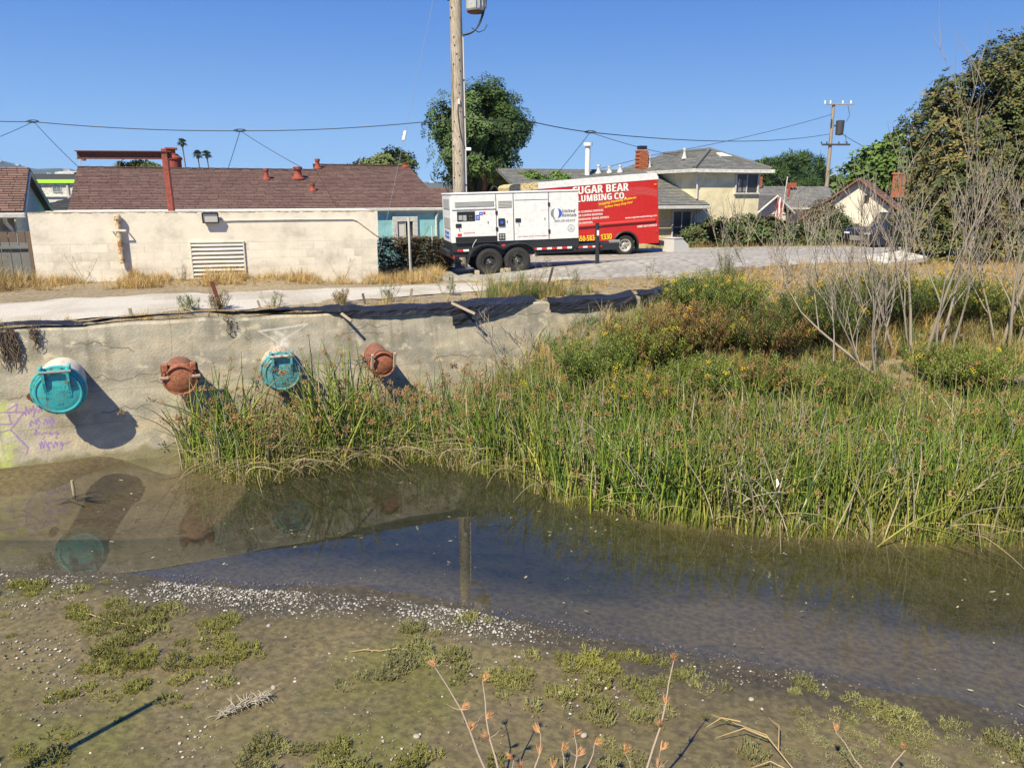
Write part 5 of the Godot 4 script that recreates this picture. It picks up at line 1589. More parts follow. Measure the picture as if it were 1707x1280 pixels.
	pbox("chassis_rail", Vector3(-1.6, 0.5, -0.6), Vector3(5.4, 0.14, 0.09), black, o, 0.01)
	pbox("chassis_rail", Vector3(-1.6, 0.5, -1.5), Vector3(5.4, 0.14, 0.09), black, o, 0.01)
	pbox("rear_bumper", Vector3(1.36, 0.3, -1.05), Vector3(0.22, 0.16, 2.0), black, o, 0.02)
	pbox("mud_flap", Vector3(0.5, 0.3, -0.25), Vector3(0.02, 0.34, 0.4), black, o, 0.004)
	pbox("fuel_tank", Vector3(-1.5, 0.4, -0.35), Vector3(0.8, 0.28, 0.35), black, o, 0.03)
	pbox("marker_lamp", Vector3(1.15, 2.32, 0.012), Vector3(0.08, 0.06, 0.03), M("amber_lens"), o, 0.008)
	pbox("tail_lamp", Vector3(1.17, 0.75, 0.012), Vector3(0.06, 0.1, 0.02), M("reflector_red"), o, 0.006)
	# print: pale waves, then the lettering
	for k in 6:
		var pts := []; var rads := []
		for j in 17:
			var t := j / 16.0
			pts.push_back(Vector3(-0.95 + 2.15 * t, 1.42 + 0.06 * k + 0.62 * sin(PI * (0.08 + 0.62 * t)) - 0.02 * k * t, 0.0015)); rads.push_back(0.007)
		var wv := MB.new()
		for j in 16: wv.quad(pts[j] + Vector3(0, -0.008, 0.002), pts[j + 1] + Vector3(0, -0.008, 0.002), pts[j + 1] + Vector3(0, 0.008, 0.002), pts[j] + Vector3(0, 0.008, 0.002))
		part("printed_wave", wv, pink, o)
	var lw := M("white_print", 0.78, 0.76, 0.73, 0.5)
	var sh := M("black_print", 0.03, 0.015, 0.015, 0.5)
	for q in [["SUGAR BEAR", -0.82, 2.31, 1.98, 0.255, 0.0], ["PLUMBING CO.", -0.88, 2.03, 1.9, 0.22, 0.0]]:
		letters("lettering_shadow", q[0], Vector3(q[1] + 0.018, q[2] - 0.018, 0.002), q[3], q[4], sh, o)
		letters("lettering", q[0], Vector3(q[1], q[2], 0.006), q[3], q[4], lw, o)
		letters("lettering", q[0], Vector3(q[1] + 0.012, q[2], 0.0055), q[3], q[4], lw, o)
	letters("slogan", "Stopping Plumbing Problems", Vector3(-0.24, 1.865, 0.007), 1.36, 0.1, yel, o, 0.2, 0.1)
	letters("slogan", "Before They Stop You!", Vector3(-0.2, 1.735, 0.007), 1.0, 0.095, yel, o, 0.2, 0.1)
	for q in [["DRAIN CLEANING SERVICES", -0.76, 1.60], ["GAS OR COPPER REPIPING", -0.79, 1.475], ["UNDERGROUND SEWER EXPERTS", -0.56, 1.35], ["WATER HEATERS", -1.16, 1.225]]:
		var w: float = q[1] + 1.84
		letters("lettering", q[0], Vector3(q[1] - w / 2, q[2], 0.004), w, 0.066, lw, o)
	letters("lettering", "www.sugarbearplumbing.com", Vector3(0.6, 1.27, 0.004), 1.16, 0.075, lw, o)
	letters("lettering", "SAME DAY SERVICE", Vector3(0.81, 0.95, 0.004), 0.72, 0.07, lw, o)
	for q in [["650-583-", -1.39, 0.66], ["1330", -0.69, 0.4]]:
		letters("phone_shadow", q[0], Vector3(q[1] + 0.014, 0.7 - 0.014, 0.002), q[2], 0.19, sh, o)
		letters("phone_number", q[0], Vector3(q[1], 0.7, 0.006), q[2], 0.19, yel, o)
	# things standing about the van
	var g := thing("steel_box", "dented light grey sheet steel box on the ground right of the red van", "steel box", Vector3(5.75, plateau(5.75, -27.4) + 0.05, -27.4), 0.5)
	var sbx := MB.new()
	sbx.prism(PackedVector2Array([Vector2(-0.32, 0), Vector2(0.34, 0), Vector2(0.34, 0.24), Vector2(0.05, 0.46), Vector2(-0.32, 0.46)]), -0.3, 0.3)
	part("box_body", sbx, M("galvanised", 0.40, 0.43, 0.44, 0.5, "grain", 2.0), g)
	pbox("box_lid", Vector3(-0.13, 0.48, 0), Vector3(0.42, 0.03, 0.64), M("galvanised"), g, 0.006)

func dark_pickup() -> void:
	var o := thing("pickup_truck", "dark pickup truck half hidden behind bare branches on the road", "pickup truck", Vector3(16.2, 1.72, -32.4), deg_to_rad(200))
	var paint := M("dark_car_paint", 0.02, 0.022, 0.03, 0.3)
	var b := MB.new()
	b.prism(PackedVector2Array([Vector2(-2.4, 0.45), Vector2(2.4, 0.45), Vector2(2.45, 0.85), Vector2(2.3, 1.05), Vector2(1.1, 1.1), Vector2(-2.4, 1.1)]), -0.9, 0.9)
	part("body", b, paint, o)
	var c := MB.new()
	c.prism(PackedVector2Array([Vector2(-0.7, 1.1), Vector2(1.1, 1.1), Vector2(0.55, 1.68), Vector2(-0.55, 1.7)]), -0.8, 0.8)
	part("cab", c, paint, o)
	pbox("side_window", Vector3(0.1, 1.38, 0.8), Vector3(1.0, 0.36, 0.02), glass_mat(), o, 0.01)
	pbox("windscreen", Vector3(0.86, 1.38, 0), Vector3(0.04, 0.5, 1.4), glass_mat(), o, 0.01)
	for s in [-0.55, 0.55]: pbox("headlight", Vector3(2.4, 0.85, s), Vector3(0.08, 0.14, 0.3), M("reflector_white", 0.72, 0.72, 0.70, 0.35), o, 0.02)
	pbox("grille", Vector3(2.42, 0.7, 0), Vector3(0.06, 0.2, 0.7), M("grey_iron"), o, 0.01)
	for x in [-1.5, 1.5]:
		wheel("wheel", o, Vector3(x, 0.36, 0.8), 0.36, 0.22, 0.2, M("dark_rim"), 5, M("chrome"))
		bar("far_wheel", Vector3(x, 0.36, -0.9), Vector3(x, 0.36, -0.68), 0.36, M("tyre_rubber"), o, 22)

# ------------------------------------------------------------------ plants
func leaf_sprig(n: int, L: float, W: float, spread: float, sd: int, up := 0.4) -> ArrayMesh:   # n folded leaves about a point
	var r := RandomNumberGenerator.new()
	r.seed = sd
	var mb := MB.new()
	for i in n:
		var a := TAU * i / n + r.randf() * 0.8
		var el := r.randf_range(-0.5, 1.1) * up + 0.2
		var d := Vector3(cos(a) * cos(el), sin(el), sin(a) * cos(el))
		var s := d.cross(Vector3.UP).normalized()
		var nn := s.cross(d).normalized()
		var o := d * spread * r.randf_range(0.1, 1.0) + Vector3(0, r.randf_range(-0.4, 0.4) * spread, 0)
		var l := L * r.randf_range(0.7, 1.2); var w := W * r.randf_range(0.8, 1.2)
		var k := r.randf_range(0.75, 1.2)
		mb.col = Color(k, k, k * 0.95)
		var tip := o + d * l - nn * l * 0.15; var mid := o + d * l * 0.5
		mb.tri(o, mid + s * w - nn * w * 0.3, tip); mb.tri(o, tip, mid - s * w - nn * w * 0.3)
	return mb.mesh()

func blade_tuft(n: int, H: float, lean: float, w: float, sd: int, segs := 3) -> ArrayMesh:
	var r := RandomNumberGenerator.new()
	r.seed = sd
	var mb := MB.new()
	for i in n:
		var a := r.randf() * TAU; var h := H * r.randf_range(0.5, 1.1)
		var d := Vector3(cos(a), 0, sin(a)); var s := Vector3(-d.z, 0, d.x)
		var o := Vector3(r.randf_range(-1, 1), 0, r.randf_range(-1, 1)) * H * 0.18
		var ln := lean * r.randf_range(0.3, 1.4)
		var k := r.randf_range(0.7, 1.25)
		mb.col = Color(k, k, k)
		var p := o; var ww := w
		for j in segs:
			var t := float(j + 1) / segs
			var q := o + Vector3(0, h * t * (1.0 - 0.25 * ln * t), 0) + d * h * ln * t * t
			var w2 := w * (1.0 - t) + 0.0006
			mb.quad(p - s * ww, p + s * ww, q + s * w2, q - s * w2)
			p = q; ww = w2
	return mb.mesh()

func reed_stem(bend: float, sd: int, kink := false) -> ArrayMesh:   # a rush of height 1, yellow at the foot
	var r := RandomNumberGenerator.new()
	r.seed = sd
	var mb := MB.new()
	var pts := []; var rad := []; var cols := []
	for j in 7:
		var t := j / 6.0
		var off := bend * t * t
		var y := t * (1.0 - 0.35 * bend * t)
		if kink and t > 0.45:
			off += (t - 0.45) * 0.9; y -= (t - 0.45) * 0.75
		pts.push_back(Vector3(off, y, 0.03 * sin(t * 5.0 + sd)))
		rad.push_back(lerpf(0.0108, 0.002, t * t))
		cols.push_back(Color(2.5, 1.95, 0.9).lerp(Color(1, 1, 1), sm(0.05, 0.42, t)).lerp(Color(0.9, 0.95, 1.0), sm(0.6, 1.0, t)))
	mb.tube(pts, rad, 3, false, cols)
	return mb.mesh()

func seed_head(sd: int) -> ArrayMesh:
	var r := RandomNumberGenerator.new()
	r.seed = sd
	var mb := MB.new()
	for i in 13:
		var a := r.randf() * TAU; var el := r.randf_range(-0.2, 1.2)
		var d := Vector3(cos(a) * cos(el), sin(el), sin(a) * cos(el))
		var l := r.randf_range(0.012, 0.055)
		mb.col = Color(0.9, 0.9, 0.6)
		mb.tube([Vector3.ZERO, d * l], [0.0015, 0.001], 3, false)
		var k := r.randf_range(0.7, 1.3)
		mb.col = Color(k, k * 0.95, k * 0.85)
		mb.xf = Transform3D(Basis(Quaternion(Vector3.UP, d)), d * l)
		mb.blob(Vector3.ZERO, Vector3(0.0062, 0.0125, 0.0062), 4, 4)
		mb.xf = Transform3D.IDENTITY
	return mb.mesh()

func bulrushes() -> void:
	var protos := []
	for k in 5: protos.push_back([reed_stem([0.06, 0.14, 0.24, 0.4, 0.62][k], k + 1), [], PackedColorArray()])
	var dead := [[reed_stem(1.0, 11), [], PackedColorArray()], [reed_stem(0.8, 12), [], PackedColorArray()]]
	var hx := []; var hc := PackedColorArray()
	var greens := [Color(0.125, 0.215, 0.024), Color(0.175, 0.27, 0.032), Color(0.24, 0.30, 0.04), Color(0.075, 0.15, 0.026), Color(0.31, 0.32, 0.065)]
	var tip_of := [0.06, 0.14, 0.24, 0.4, 0.62]
	var N := 8800
	for i in N:
		var left := i < 1500
		var x: float; var z: float; var h: float
		if left:
			x = rf(-5.35, -0.2)
			var ze := line_at(REED_EDGE, x)
			var back := WALL0.z - (x - WALL0.x) * NW.x / NW.z + 0.44
			z = lerpf(ze + 0.05, maxf(back, ze - 1.9), pow(rng.randf(), 1.25))
			if x < -4.9 and rng.randf() > 0.45: continue
			h = rf(0.72, 1.15)
			if rng.randf() < (0.42 if x > -3.3 and x < -2.4 else (0.3 if x < -4.1 else 0.16)): h = rf(1.1, 1.9) * (0.85 + 0.2 * sm(-5.2, -3.2, x) - 0.25 * sm(-2.6, -1.6, x))
			if absf(x + 3.75) < 0.5 or absf(x + 2.15) < 0.4: h = minf(h, rf(0.75, 1.15) if rng.randf() < 0.9 else 1.5)
		else:
			x = rf(-0.7, 11.0)
			var e := 3.7 * pow(rng.randf(), 1.15)
			z = line_at(REED_EDGE, x) - e + 0.1 * rf(-1, 1) + 0.15
			h = rf(0.95, 1.5) * (1.0 - 0.13 * e)
			if e > 2.4 and rng.randf() < 0.5: continue
			if x < 0.4: h *= 0.95
		if fn.get_noise_2d(x * 110.0, z * 110.0) < -0.33 and rng.randf() < 0.85: continue
		var y := ground(x, z) - 0.05
		var k := mini(int(pow(rng.randf(), 1.5) * 5.0), 4)
		var yaw := rng.randf() * TAU
		var thick := rf(0.75, 1.25)
		var b := Basis(Vector3.UP, yaw) * Basis(Vector3(0, 0, 1), rf(-0.1, 0.16)) * Basis.from_scale(Vector3(thick if k > 9 else h * 0.0 + 1.0, h, thick))
		b = Basis(Vector3.UP, yaw) * Basis(Vector3(0, 0, 1), -rf(-0.08, 0.2) - (rf(0.1, 0.6) if rng.randf() < 0.08 else 0.0)) * Basis.from_scale(Vector3(h, h, h)) 
		var c: Color = greens[rng.randi() % 5]
		var patch := fn.get_noise_2d(x * 30.0 + 50.0, z * 30.0)
		c = c.lerp(Color(0.24, 0.20, 0.06), clampf(patch * 1.2 + (0.25 if left else 0.0), 0, 0.6))
		if rng.randf() < 0.10 + 0.5 * clampf(fn2.get_noise_2d(x * 70.0, z * 70.0), 0.0, 0.6): c = Color(0.40, 0.33, 0.20).lerp(Color(0.42, 0.40, 0.31), rng.randf())
		c *= rf(0.75, 1.3)
		c.a = 1.0
		protos[k][1].push_back(Transform3D(b, Vector3(x, y, z)))
		protos[k][2].push_back(c)
		if rng.randf() < (0.36 if left else 0.09):
			var t: float = tip_of[k]
			var tip := b * Vector3(t, 1.0 - 0.35 * t, 0.03 * sin(5.0 + k + 1)) + Vector3(x, y, z)
			hx.push_back(Transform3D(Basis(Vector3.UP, rng.randf() * TAU) * Basis.from_scale(Vector3.ONE * rf(0.8, 1.5)), tip - Vector3(0, 0.005, 0)))
			var w := rf(0.7, 1.35)
			hc.push_back(Color(0.29 * w, 0.165 * w, 0.065 * w).lerp(Color(0.40, 0.28, 0.16), rng.randf() * 0.6))
	# short yellow blades crowding the foot, and dead stems leaning out over the water
	var foot := []; var fc := PackedColorArray()
	for i in 2600:
		var x := rf(-5.2, 11.0)
		var z := line_at(REED_EDGE, x) - 0.75 * pow(rng.randf(), 1.4) + 0.18
		foot.push_back(Transform3D(Basis(Vector3.UP, rng.randf() * TAU) * Basis.from_scale(Vector3(1, rf(0.6, 1.4), 1)), Vector3(x, ground(x, z) - 0.08, z)))
		var c := Color(0.36, 0.34, 0.06).lerp(Color(0.15, 0.22, 0.035), rng.randf()) if rng.randf() > 0.25 else Color(0.42, 0.33, 0.17)
		fc.push_back(c * rf(0.7, 1.2))
	for i in 900:
		var x := rf(-5.3, 11.0) if i > 330 else rf(-5.2, 0.3)
		var z := line_at(REED_EDGE, x) - 1.6 * pow(rng.randf(), 1.6) + 0.1
		var k := rng.randi() % 2
		var h := rf(0.4, 0.95)
		var yaw := rf(-2.6, -0.5) if rng.randf() < 0.75 else rng.randf() * TAU
		dead[k][1].push_back(Transform3D(Basis(Vector3.UP, yaw) * Basis(Vector3(0, 0, 1), -rf(0.1, 0.5)) * Basis.from_scale(Vector3.ONE * h), Vector3(x, ground(x, z), z)))
		dead[k][2].push_back(Color(0.44, 0.36, 0.16).lerp(Color(0.5, 0.4, 0.27), rng.randf()) * rf(0.65, 1.2))
	var gm := VC("rush", 0.55, "plain", 1.0, 0.4)
	for p in protos: scatter("bulrushes", p[0], gm, p[1], p[2])
	for p in dead: scatter("dead_bulrushes", p[0], gm, p[1], p[2])
	scatter("bulrush_foot_blades", blade_tuft(5, 0.34, 0.35, 0.007, 5), gm, foot, fc)
	scatter("bulrush_seed_heads", seed_head(4), VC("seed_brown", 0.9), hx, hc)

func dry_grass() -> void:
	var tall := blade_tuft(22, 0.42, 0.6, 0.0035, 21); var low := blade_tuft(26, 0.2, 0.9, 0.004, 22)
	var tx := []; var tc := PackedColorArray(); var lx := []; var lc := PackedColorArray()
	var straw := [Color(0.55, 0.37, 0.13), Color(0.60, 0.43, 0.19), Color(0.46, 0.29, 0.10), Color(0.50, 0.39, 0.22)]
	var put := func(x: float, z: float, s: float, tallness: float, green: float) -> void:
		var y := ground(x, z) if z > -19.8 else plateau(x, z)
		var c: Color = straw[rng.randi() % 4]
		c = c.lerp(Color(0.16, 0.20, 0.05), green * rng.randf()) * rf(0.75, 1.2)
		var t := Transform3D(Basis(Vector3.UP, rng.randf() * TAU) * Basis.from_scale(Vector3.ONE * s * rf(0.6, 1.3)), Vector3(x, y - 0.01, z))
		if rng.randf() < tallness: tx.push_back(t); tc.push_back(c)
		else: lx.push_back(t); lc.push_back(c)
	var bu := Vector2(cos(deg_to_rad(16)), -sin(deg_to_rad(16))); var bn := Vector2(sin(deg_to_rad(16)), cos(deg_to_rad(16)))
	for i in 2200:        # along the foot of the pump house
		var k := rf(-1.6, 8.6); var d := 0.08 + 1.9 * pow(rng.randf(), 1.9)
		var thick := 0.5 + 1.6 * fn.get_noise_2d(k * 70.0, 7.0)
		if rng.randf() > 0.25 + thick * 0.8: continue
		var p := Vector2(-11.4, -18.5) + bu * k + bn * d
		put.call(p.x, p.y, clampf(0.35 + 0.75 * thick, 0.3, 1.15) * rf(0.5, 1.0), 0.35, 0.05)
	for i in 420:         # left corner by the fence
		put.call(rf(-14, -11.0), rf(-18.2, -16.4), 1.0, 0.5, 0.25)
	for i in 520:        # behind the pump house corner, round to the kerb
		put.call(rf(-3.7, -1.8), rf(-22.0, -18.6), 0.85, 0.6, 0.15)
	for i in 900:         # the strip between the gravel and the wall top
		var u := rf(-2.0, 10.5)
		var s := -0.3 - 0.75 * rng.randf()
		if fn.get_noise_2d(u * 60.0, 40.0) < -0.05 and rng.randf() < 0.8: continue
		var p := wall_pt(u, s, 0)
		put.call(p.x, p.z, rf(0.35, 0.7), 0.3, 0.35)
	for i in 700:         # along the near edge of the road
		var x := rf(-1.0, 6.5)
		var p := Vector2(x, line_at([[-1.75, -18.9], [0.8, -17.8], [2, -17.3], [4, -16.65], [6.5, -18.2]], x) + rf(0.0, 1.0))
		put.call(p.x, p.y, rf(0.3, 0.55), 0.25, 0.2)
	for i in 6500:        # the bank up to the road on the right
		var x := rf(2.6, 17.0); var z := rf(-21.0, -13.2)
		if wall_s(x, z) < 0.0 and wall_u(x, z) < 10.6: continue
		if z < line_at([[2, -17.3], [4, -16.6], [6.5, -18.2], [8.7, -19.0], [12, -21.3], [17, -25.8]], x): continue
		put.call(x, z, rf(0.6, 1.15) * (0.62 + 0.38 * sm(-17.5, -14.5, z)), 0.35, 0.2 + 0.3 * sm(-16.0, -13.5, z))
	for i in 3600:        # weeds among the shrubs lower down
		var x := rf(-0.5, 12.0); var e := rf(2.2, 6.2)
		put.call(x, line_at(REED_EDGE, x) - e, rf(0.6, 1.2), 0.5, 1.4)
	for i in 500:         # far side of the road, under the hedge
		put.call(rf(5.5, 16.0), rf(-31.8, -31.0) - rng.randf(), rf(0.5, 0.9), 0.4, 0.5)
	var gm := VC("straw", 0.8, "plain", 1.0, 0.2)
	scatter("dry_grass", tall, gm, tx, tc)
	scatter("low_dry_grass", low, gm, lx, lc)

# ---- leafy shrubs of upright stems, some in yellow flower
var sprigs := {}
func sprig(key: String) -> ArrayMesh:
	if sprigs.has(key): return sprigs[key]
	var m: ArrayMesh
	match key:
		"small": m = leaf_sprig(9, 0.05, 0.0075, 0.04, 31, 1.2)
		"broad": m = leaf_sprig(9, 0.17, 0.04, 0.1, 32, 0.5)
		"bush": m = leaf_sprig(10, 0.075, 0.026, 0.06, 33, 0.5)
		"fine": m = leaf_sprig(16, 0.16, 0.014, 0.12, 34, 0.8)
		"bright": m = leaf_sprig(8, 0.26, 0.075, 0.2, 35, 0.5)
		"flower":
			var mb := MB.new()
			for k in 5:
				mb.blob(Vector3(0.03 * cos(k * 2.4), 0.012 * k, 0.03 * sin(k * 2.4)), Vector3(0.014, 0.009, 0.014), 4, 6)
			m = mb.mesh()
	sprigs[key] = m
	return m

func shrub(label: String, x: float, z: float, r: float, h: float, stems: int, cols: Array, flowers: float, called := "flowering_shrub", group := "shrubs on the right bank") -> void:
	var y := ground(x, z) if z > -19.8 else plateau(x, z)
	var o := thing(called, label, "shrub", Vector3(x, y, z), 0.0, group)
	var sb := MB.new()
	var lx := []; var lc := PackedColorArray(); var fx := []; var fc := PackedColorArray()
	for i in stems:
		var a := rng.randf() * TAU; var q := r * sqrt(rng.randf())
		var foot := Vector3(cos(a) * q * 0.45, -0.05, sin(a) * q * 0.45)
		var hh := h * (1.0 - 0.35 * (q / r) * (q / r)) * rf(0.72, 1.12)
		var top := Vector3(cos(a) * q, hh, sin(a) * q) + Vector3(rf(-0.07, 0.07), 0, rf(-0.07, 0.07))
		var mid := foot.lerp(top, 0.5) + Vector3(cos(a), 0, sin(a)) * 0.05
		sb.tube([foot, mid, top], [0.007, 0.005, 0.002], 3, false)
		var c: Color = cols[rng.randi() % cols.size()]
		for k in 13:
			var t := 0.22 + 0.78 * k / 12.0
			var p := foot.lerp(mid, t * 2.0) if t < 0.5 else mid.lerp(top, t * 2.0 - 1.0)
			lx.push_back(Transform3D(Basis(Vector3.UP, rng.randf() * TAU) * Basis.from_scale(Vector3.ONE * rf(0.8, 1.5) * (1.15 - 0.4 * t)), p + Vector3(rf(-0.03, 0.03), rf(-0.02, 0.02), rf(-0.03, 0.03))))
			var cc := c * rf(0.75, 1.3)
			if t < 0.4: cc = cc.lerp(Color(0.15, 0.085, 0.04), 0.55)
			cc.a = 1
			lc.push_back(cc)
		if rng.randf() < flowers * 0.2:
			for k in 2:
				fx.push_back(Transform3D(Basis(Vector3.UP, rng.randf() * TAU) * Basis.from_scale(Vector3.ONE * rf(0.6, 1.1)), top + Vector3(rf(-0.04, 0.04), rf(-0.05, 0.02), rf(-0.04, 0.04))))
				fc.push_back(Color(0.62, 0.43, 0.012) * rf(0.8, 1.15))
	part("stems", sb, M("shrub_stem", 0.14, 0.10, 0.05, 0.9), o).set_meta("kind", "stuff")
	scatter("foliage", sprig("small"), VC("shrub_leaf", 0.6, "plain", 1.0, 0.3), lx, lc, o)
	if fx.size(): scatter("flowers", sprig("flower"), VC("petal", 0.7), fx, fc, o)

func bank_shrubs() -> void:
	var g := [Color(0.15, 0.21, 0.03), Color(0.20, 0.24, 0.038), Color(0.115, 0.17, 0.03)]
	var rusty := [Color(0.23, 0.135, 0.04), Color(0.17, 0.18, 0.04), Color(0.24, 0.14, 0.05)]
	var dark := [Color(0.08, 0.125, 0.022), Color(0.11, 0.15, 0.028)]
	shrub("pale green shrub at the left end of the bank shrubs, against the concrete wall", 1.5, -13.2, 0.8, 0.83, 170, g, 0.3)
	shrub("green shrub with reddish stems right of the leftmost bank shrub", 2.45, -13.6, 0.95, 0.78, 200, [g[0], g[1], rusty[0]], 0.3)
	shrub("rust coloured shrub with few green tips in the middle of the bank", 3.35, -13.9, 0.95, 0.78, 200, rusty, 0.2)
	shrub("tall shrub crowned with yellow flowers below the last black sheet", 4.0, -15.3, 1.2, 0.83, 260, g, 0.7)
	shrub("low green shrub in yellow flower in front of the rust coloured one", 3.2, -12.6, 0.75, 0.60, 140, g, 0.25)
	shrub("low yellow green shrub in front of the reddish stemmed one", 2.1, -12.4, 0.7, 0.56, 130, [g[1], g[0], rusty[2]], 0.2)
	shrub("brown and green shrub left of the bare grey branches", 4.6, -13.7, 1.05, 0.78, 210, [rusty[0], dark[0], dark[1]], 0.2)
	shrub("low reddish shrub in front of the brown and green one", 4.2, -12.6, 0.7, 0.56, 130, [rusty[0], rusty[1], g[0]], 0.15)
	shrub("dark green shrub just behind the leaning bare trunk", 5.6, -14.0, 1.0, 0.90, 220, dark, 0.3)
	shrub("dark green shrub in the middle of the bare branches", 6.9, -14.8, 1.2, 0.99, 250, dark, 0.35)
	shrub("yellow flowered shrub right of the bare grey trunks", 8.6, -15.0, 1.2, 0.78, 240, g, 0.7)
	shrub("yellowish shrub at the right edge behind the reeds", 9.8, -13.9, 1.2, 0.70, 220, [g[1], Color(0.24, 0.22, 0.06)], 0.5)
	shrub("green shrub between the bare trunks and the rushes", 7.6, -12.6, 1.0, 0.56, 170, [g[0], g[1], rusty[1]], 0.25)
	shrub("small yellow flowered shrub low at the left foot of the bank", 0.55, -12.6, 0.45, 0.56, 80, g, 0.4)
	shrub("small green shrub in front of the leaning trunk's foot", 5.4, -12.3, 0.75, 0.51, 120, [g[0], rusty[1]], 0.15)

# ---- bare shrub: forking grey stems
func fork(mb: MB, p: Vector3, d: Vector3, L: float, r: float, depth: int) -> void:
	var n := 5
	var pts := [p]; var rad := [r]
	var q := p; var dir := d
	for i in n:
		dir = (dir + Vector3(rf(-0.09, 0.09), rf(-0.03, 0.09), rf(-0.09, 0.09))).normalized()
		q += dir * L / n
		pts.push_back(q); rad.push_back(lerpf(r, r * 0.38, float(i + 1) / n))
		if depth > 0 and i >= 1 and rng.randf() < (0.8 if depth > 1 else 0.62):
			var side := Vector3(rf(-1, 1), rf(0.1, 1.0), rf(-1, 1)).normalized()
			fork(mb, q, (dir * 0.9 + side * 0.62 + Vector3(0, 0.1, 0)).normalized(), L * rf(0.45, 0.72), maxf(rad[i + 1] * 0.62, 0.0075), depth - 1)
			if depth == 2 and rng.randf() < 0.45: fork(mb, q, (dir * 0.95 - side * 0.45).normalized(), L * rf(0.4, 0.6), maxf(rad[i + 1] * 0.55, 0.007), depth - 1)
	for i in rad.size(): rad[i] *= 0.8
	mb.tube(pts, rad, 5 if depth > 1 else (4 if depth == 1 else 3), false)

func bare_shrub(label: String, at: Vector3, stems: Array) -> void:
	var o := thing("bare_shrub", label, "bare shrub", at, 0.0, "leafless grey shrubs")
	var m := M("grey_bark", 0.80, 0.755, 0.68, 0.9, "grain", 5.0)
	for s in stems:
		var mb := MB.new()
		fork(mb, s[0], s[1].normalized(), s[2] * 0.9, s[3], 3)
		part("branch", mb, m, o)

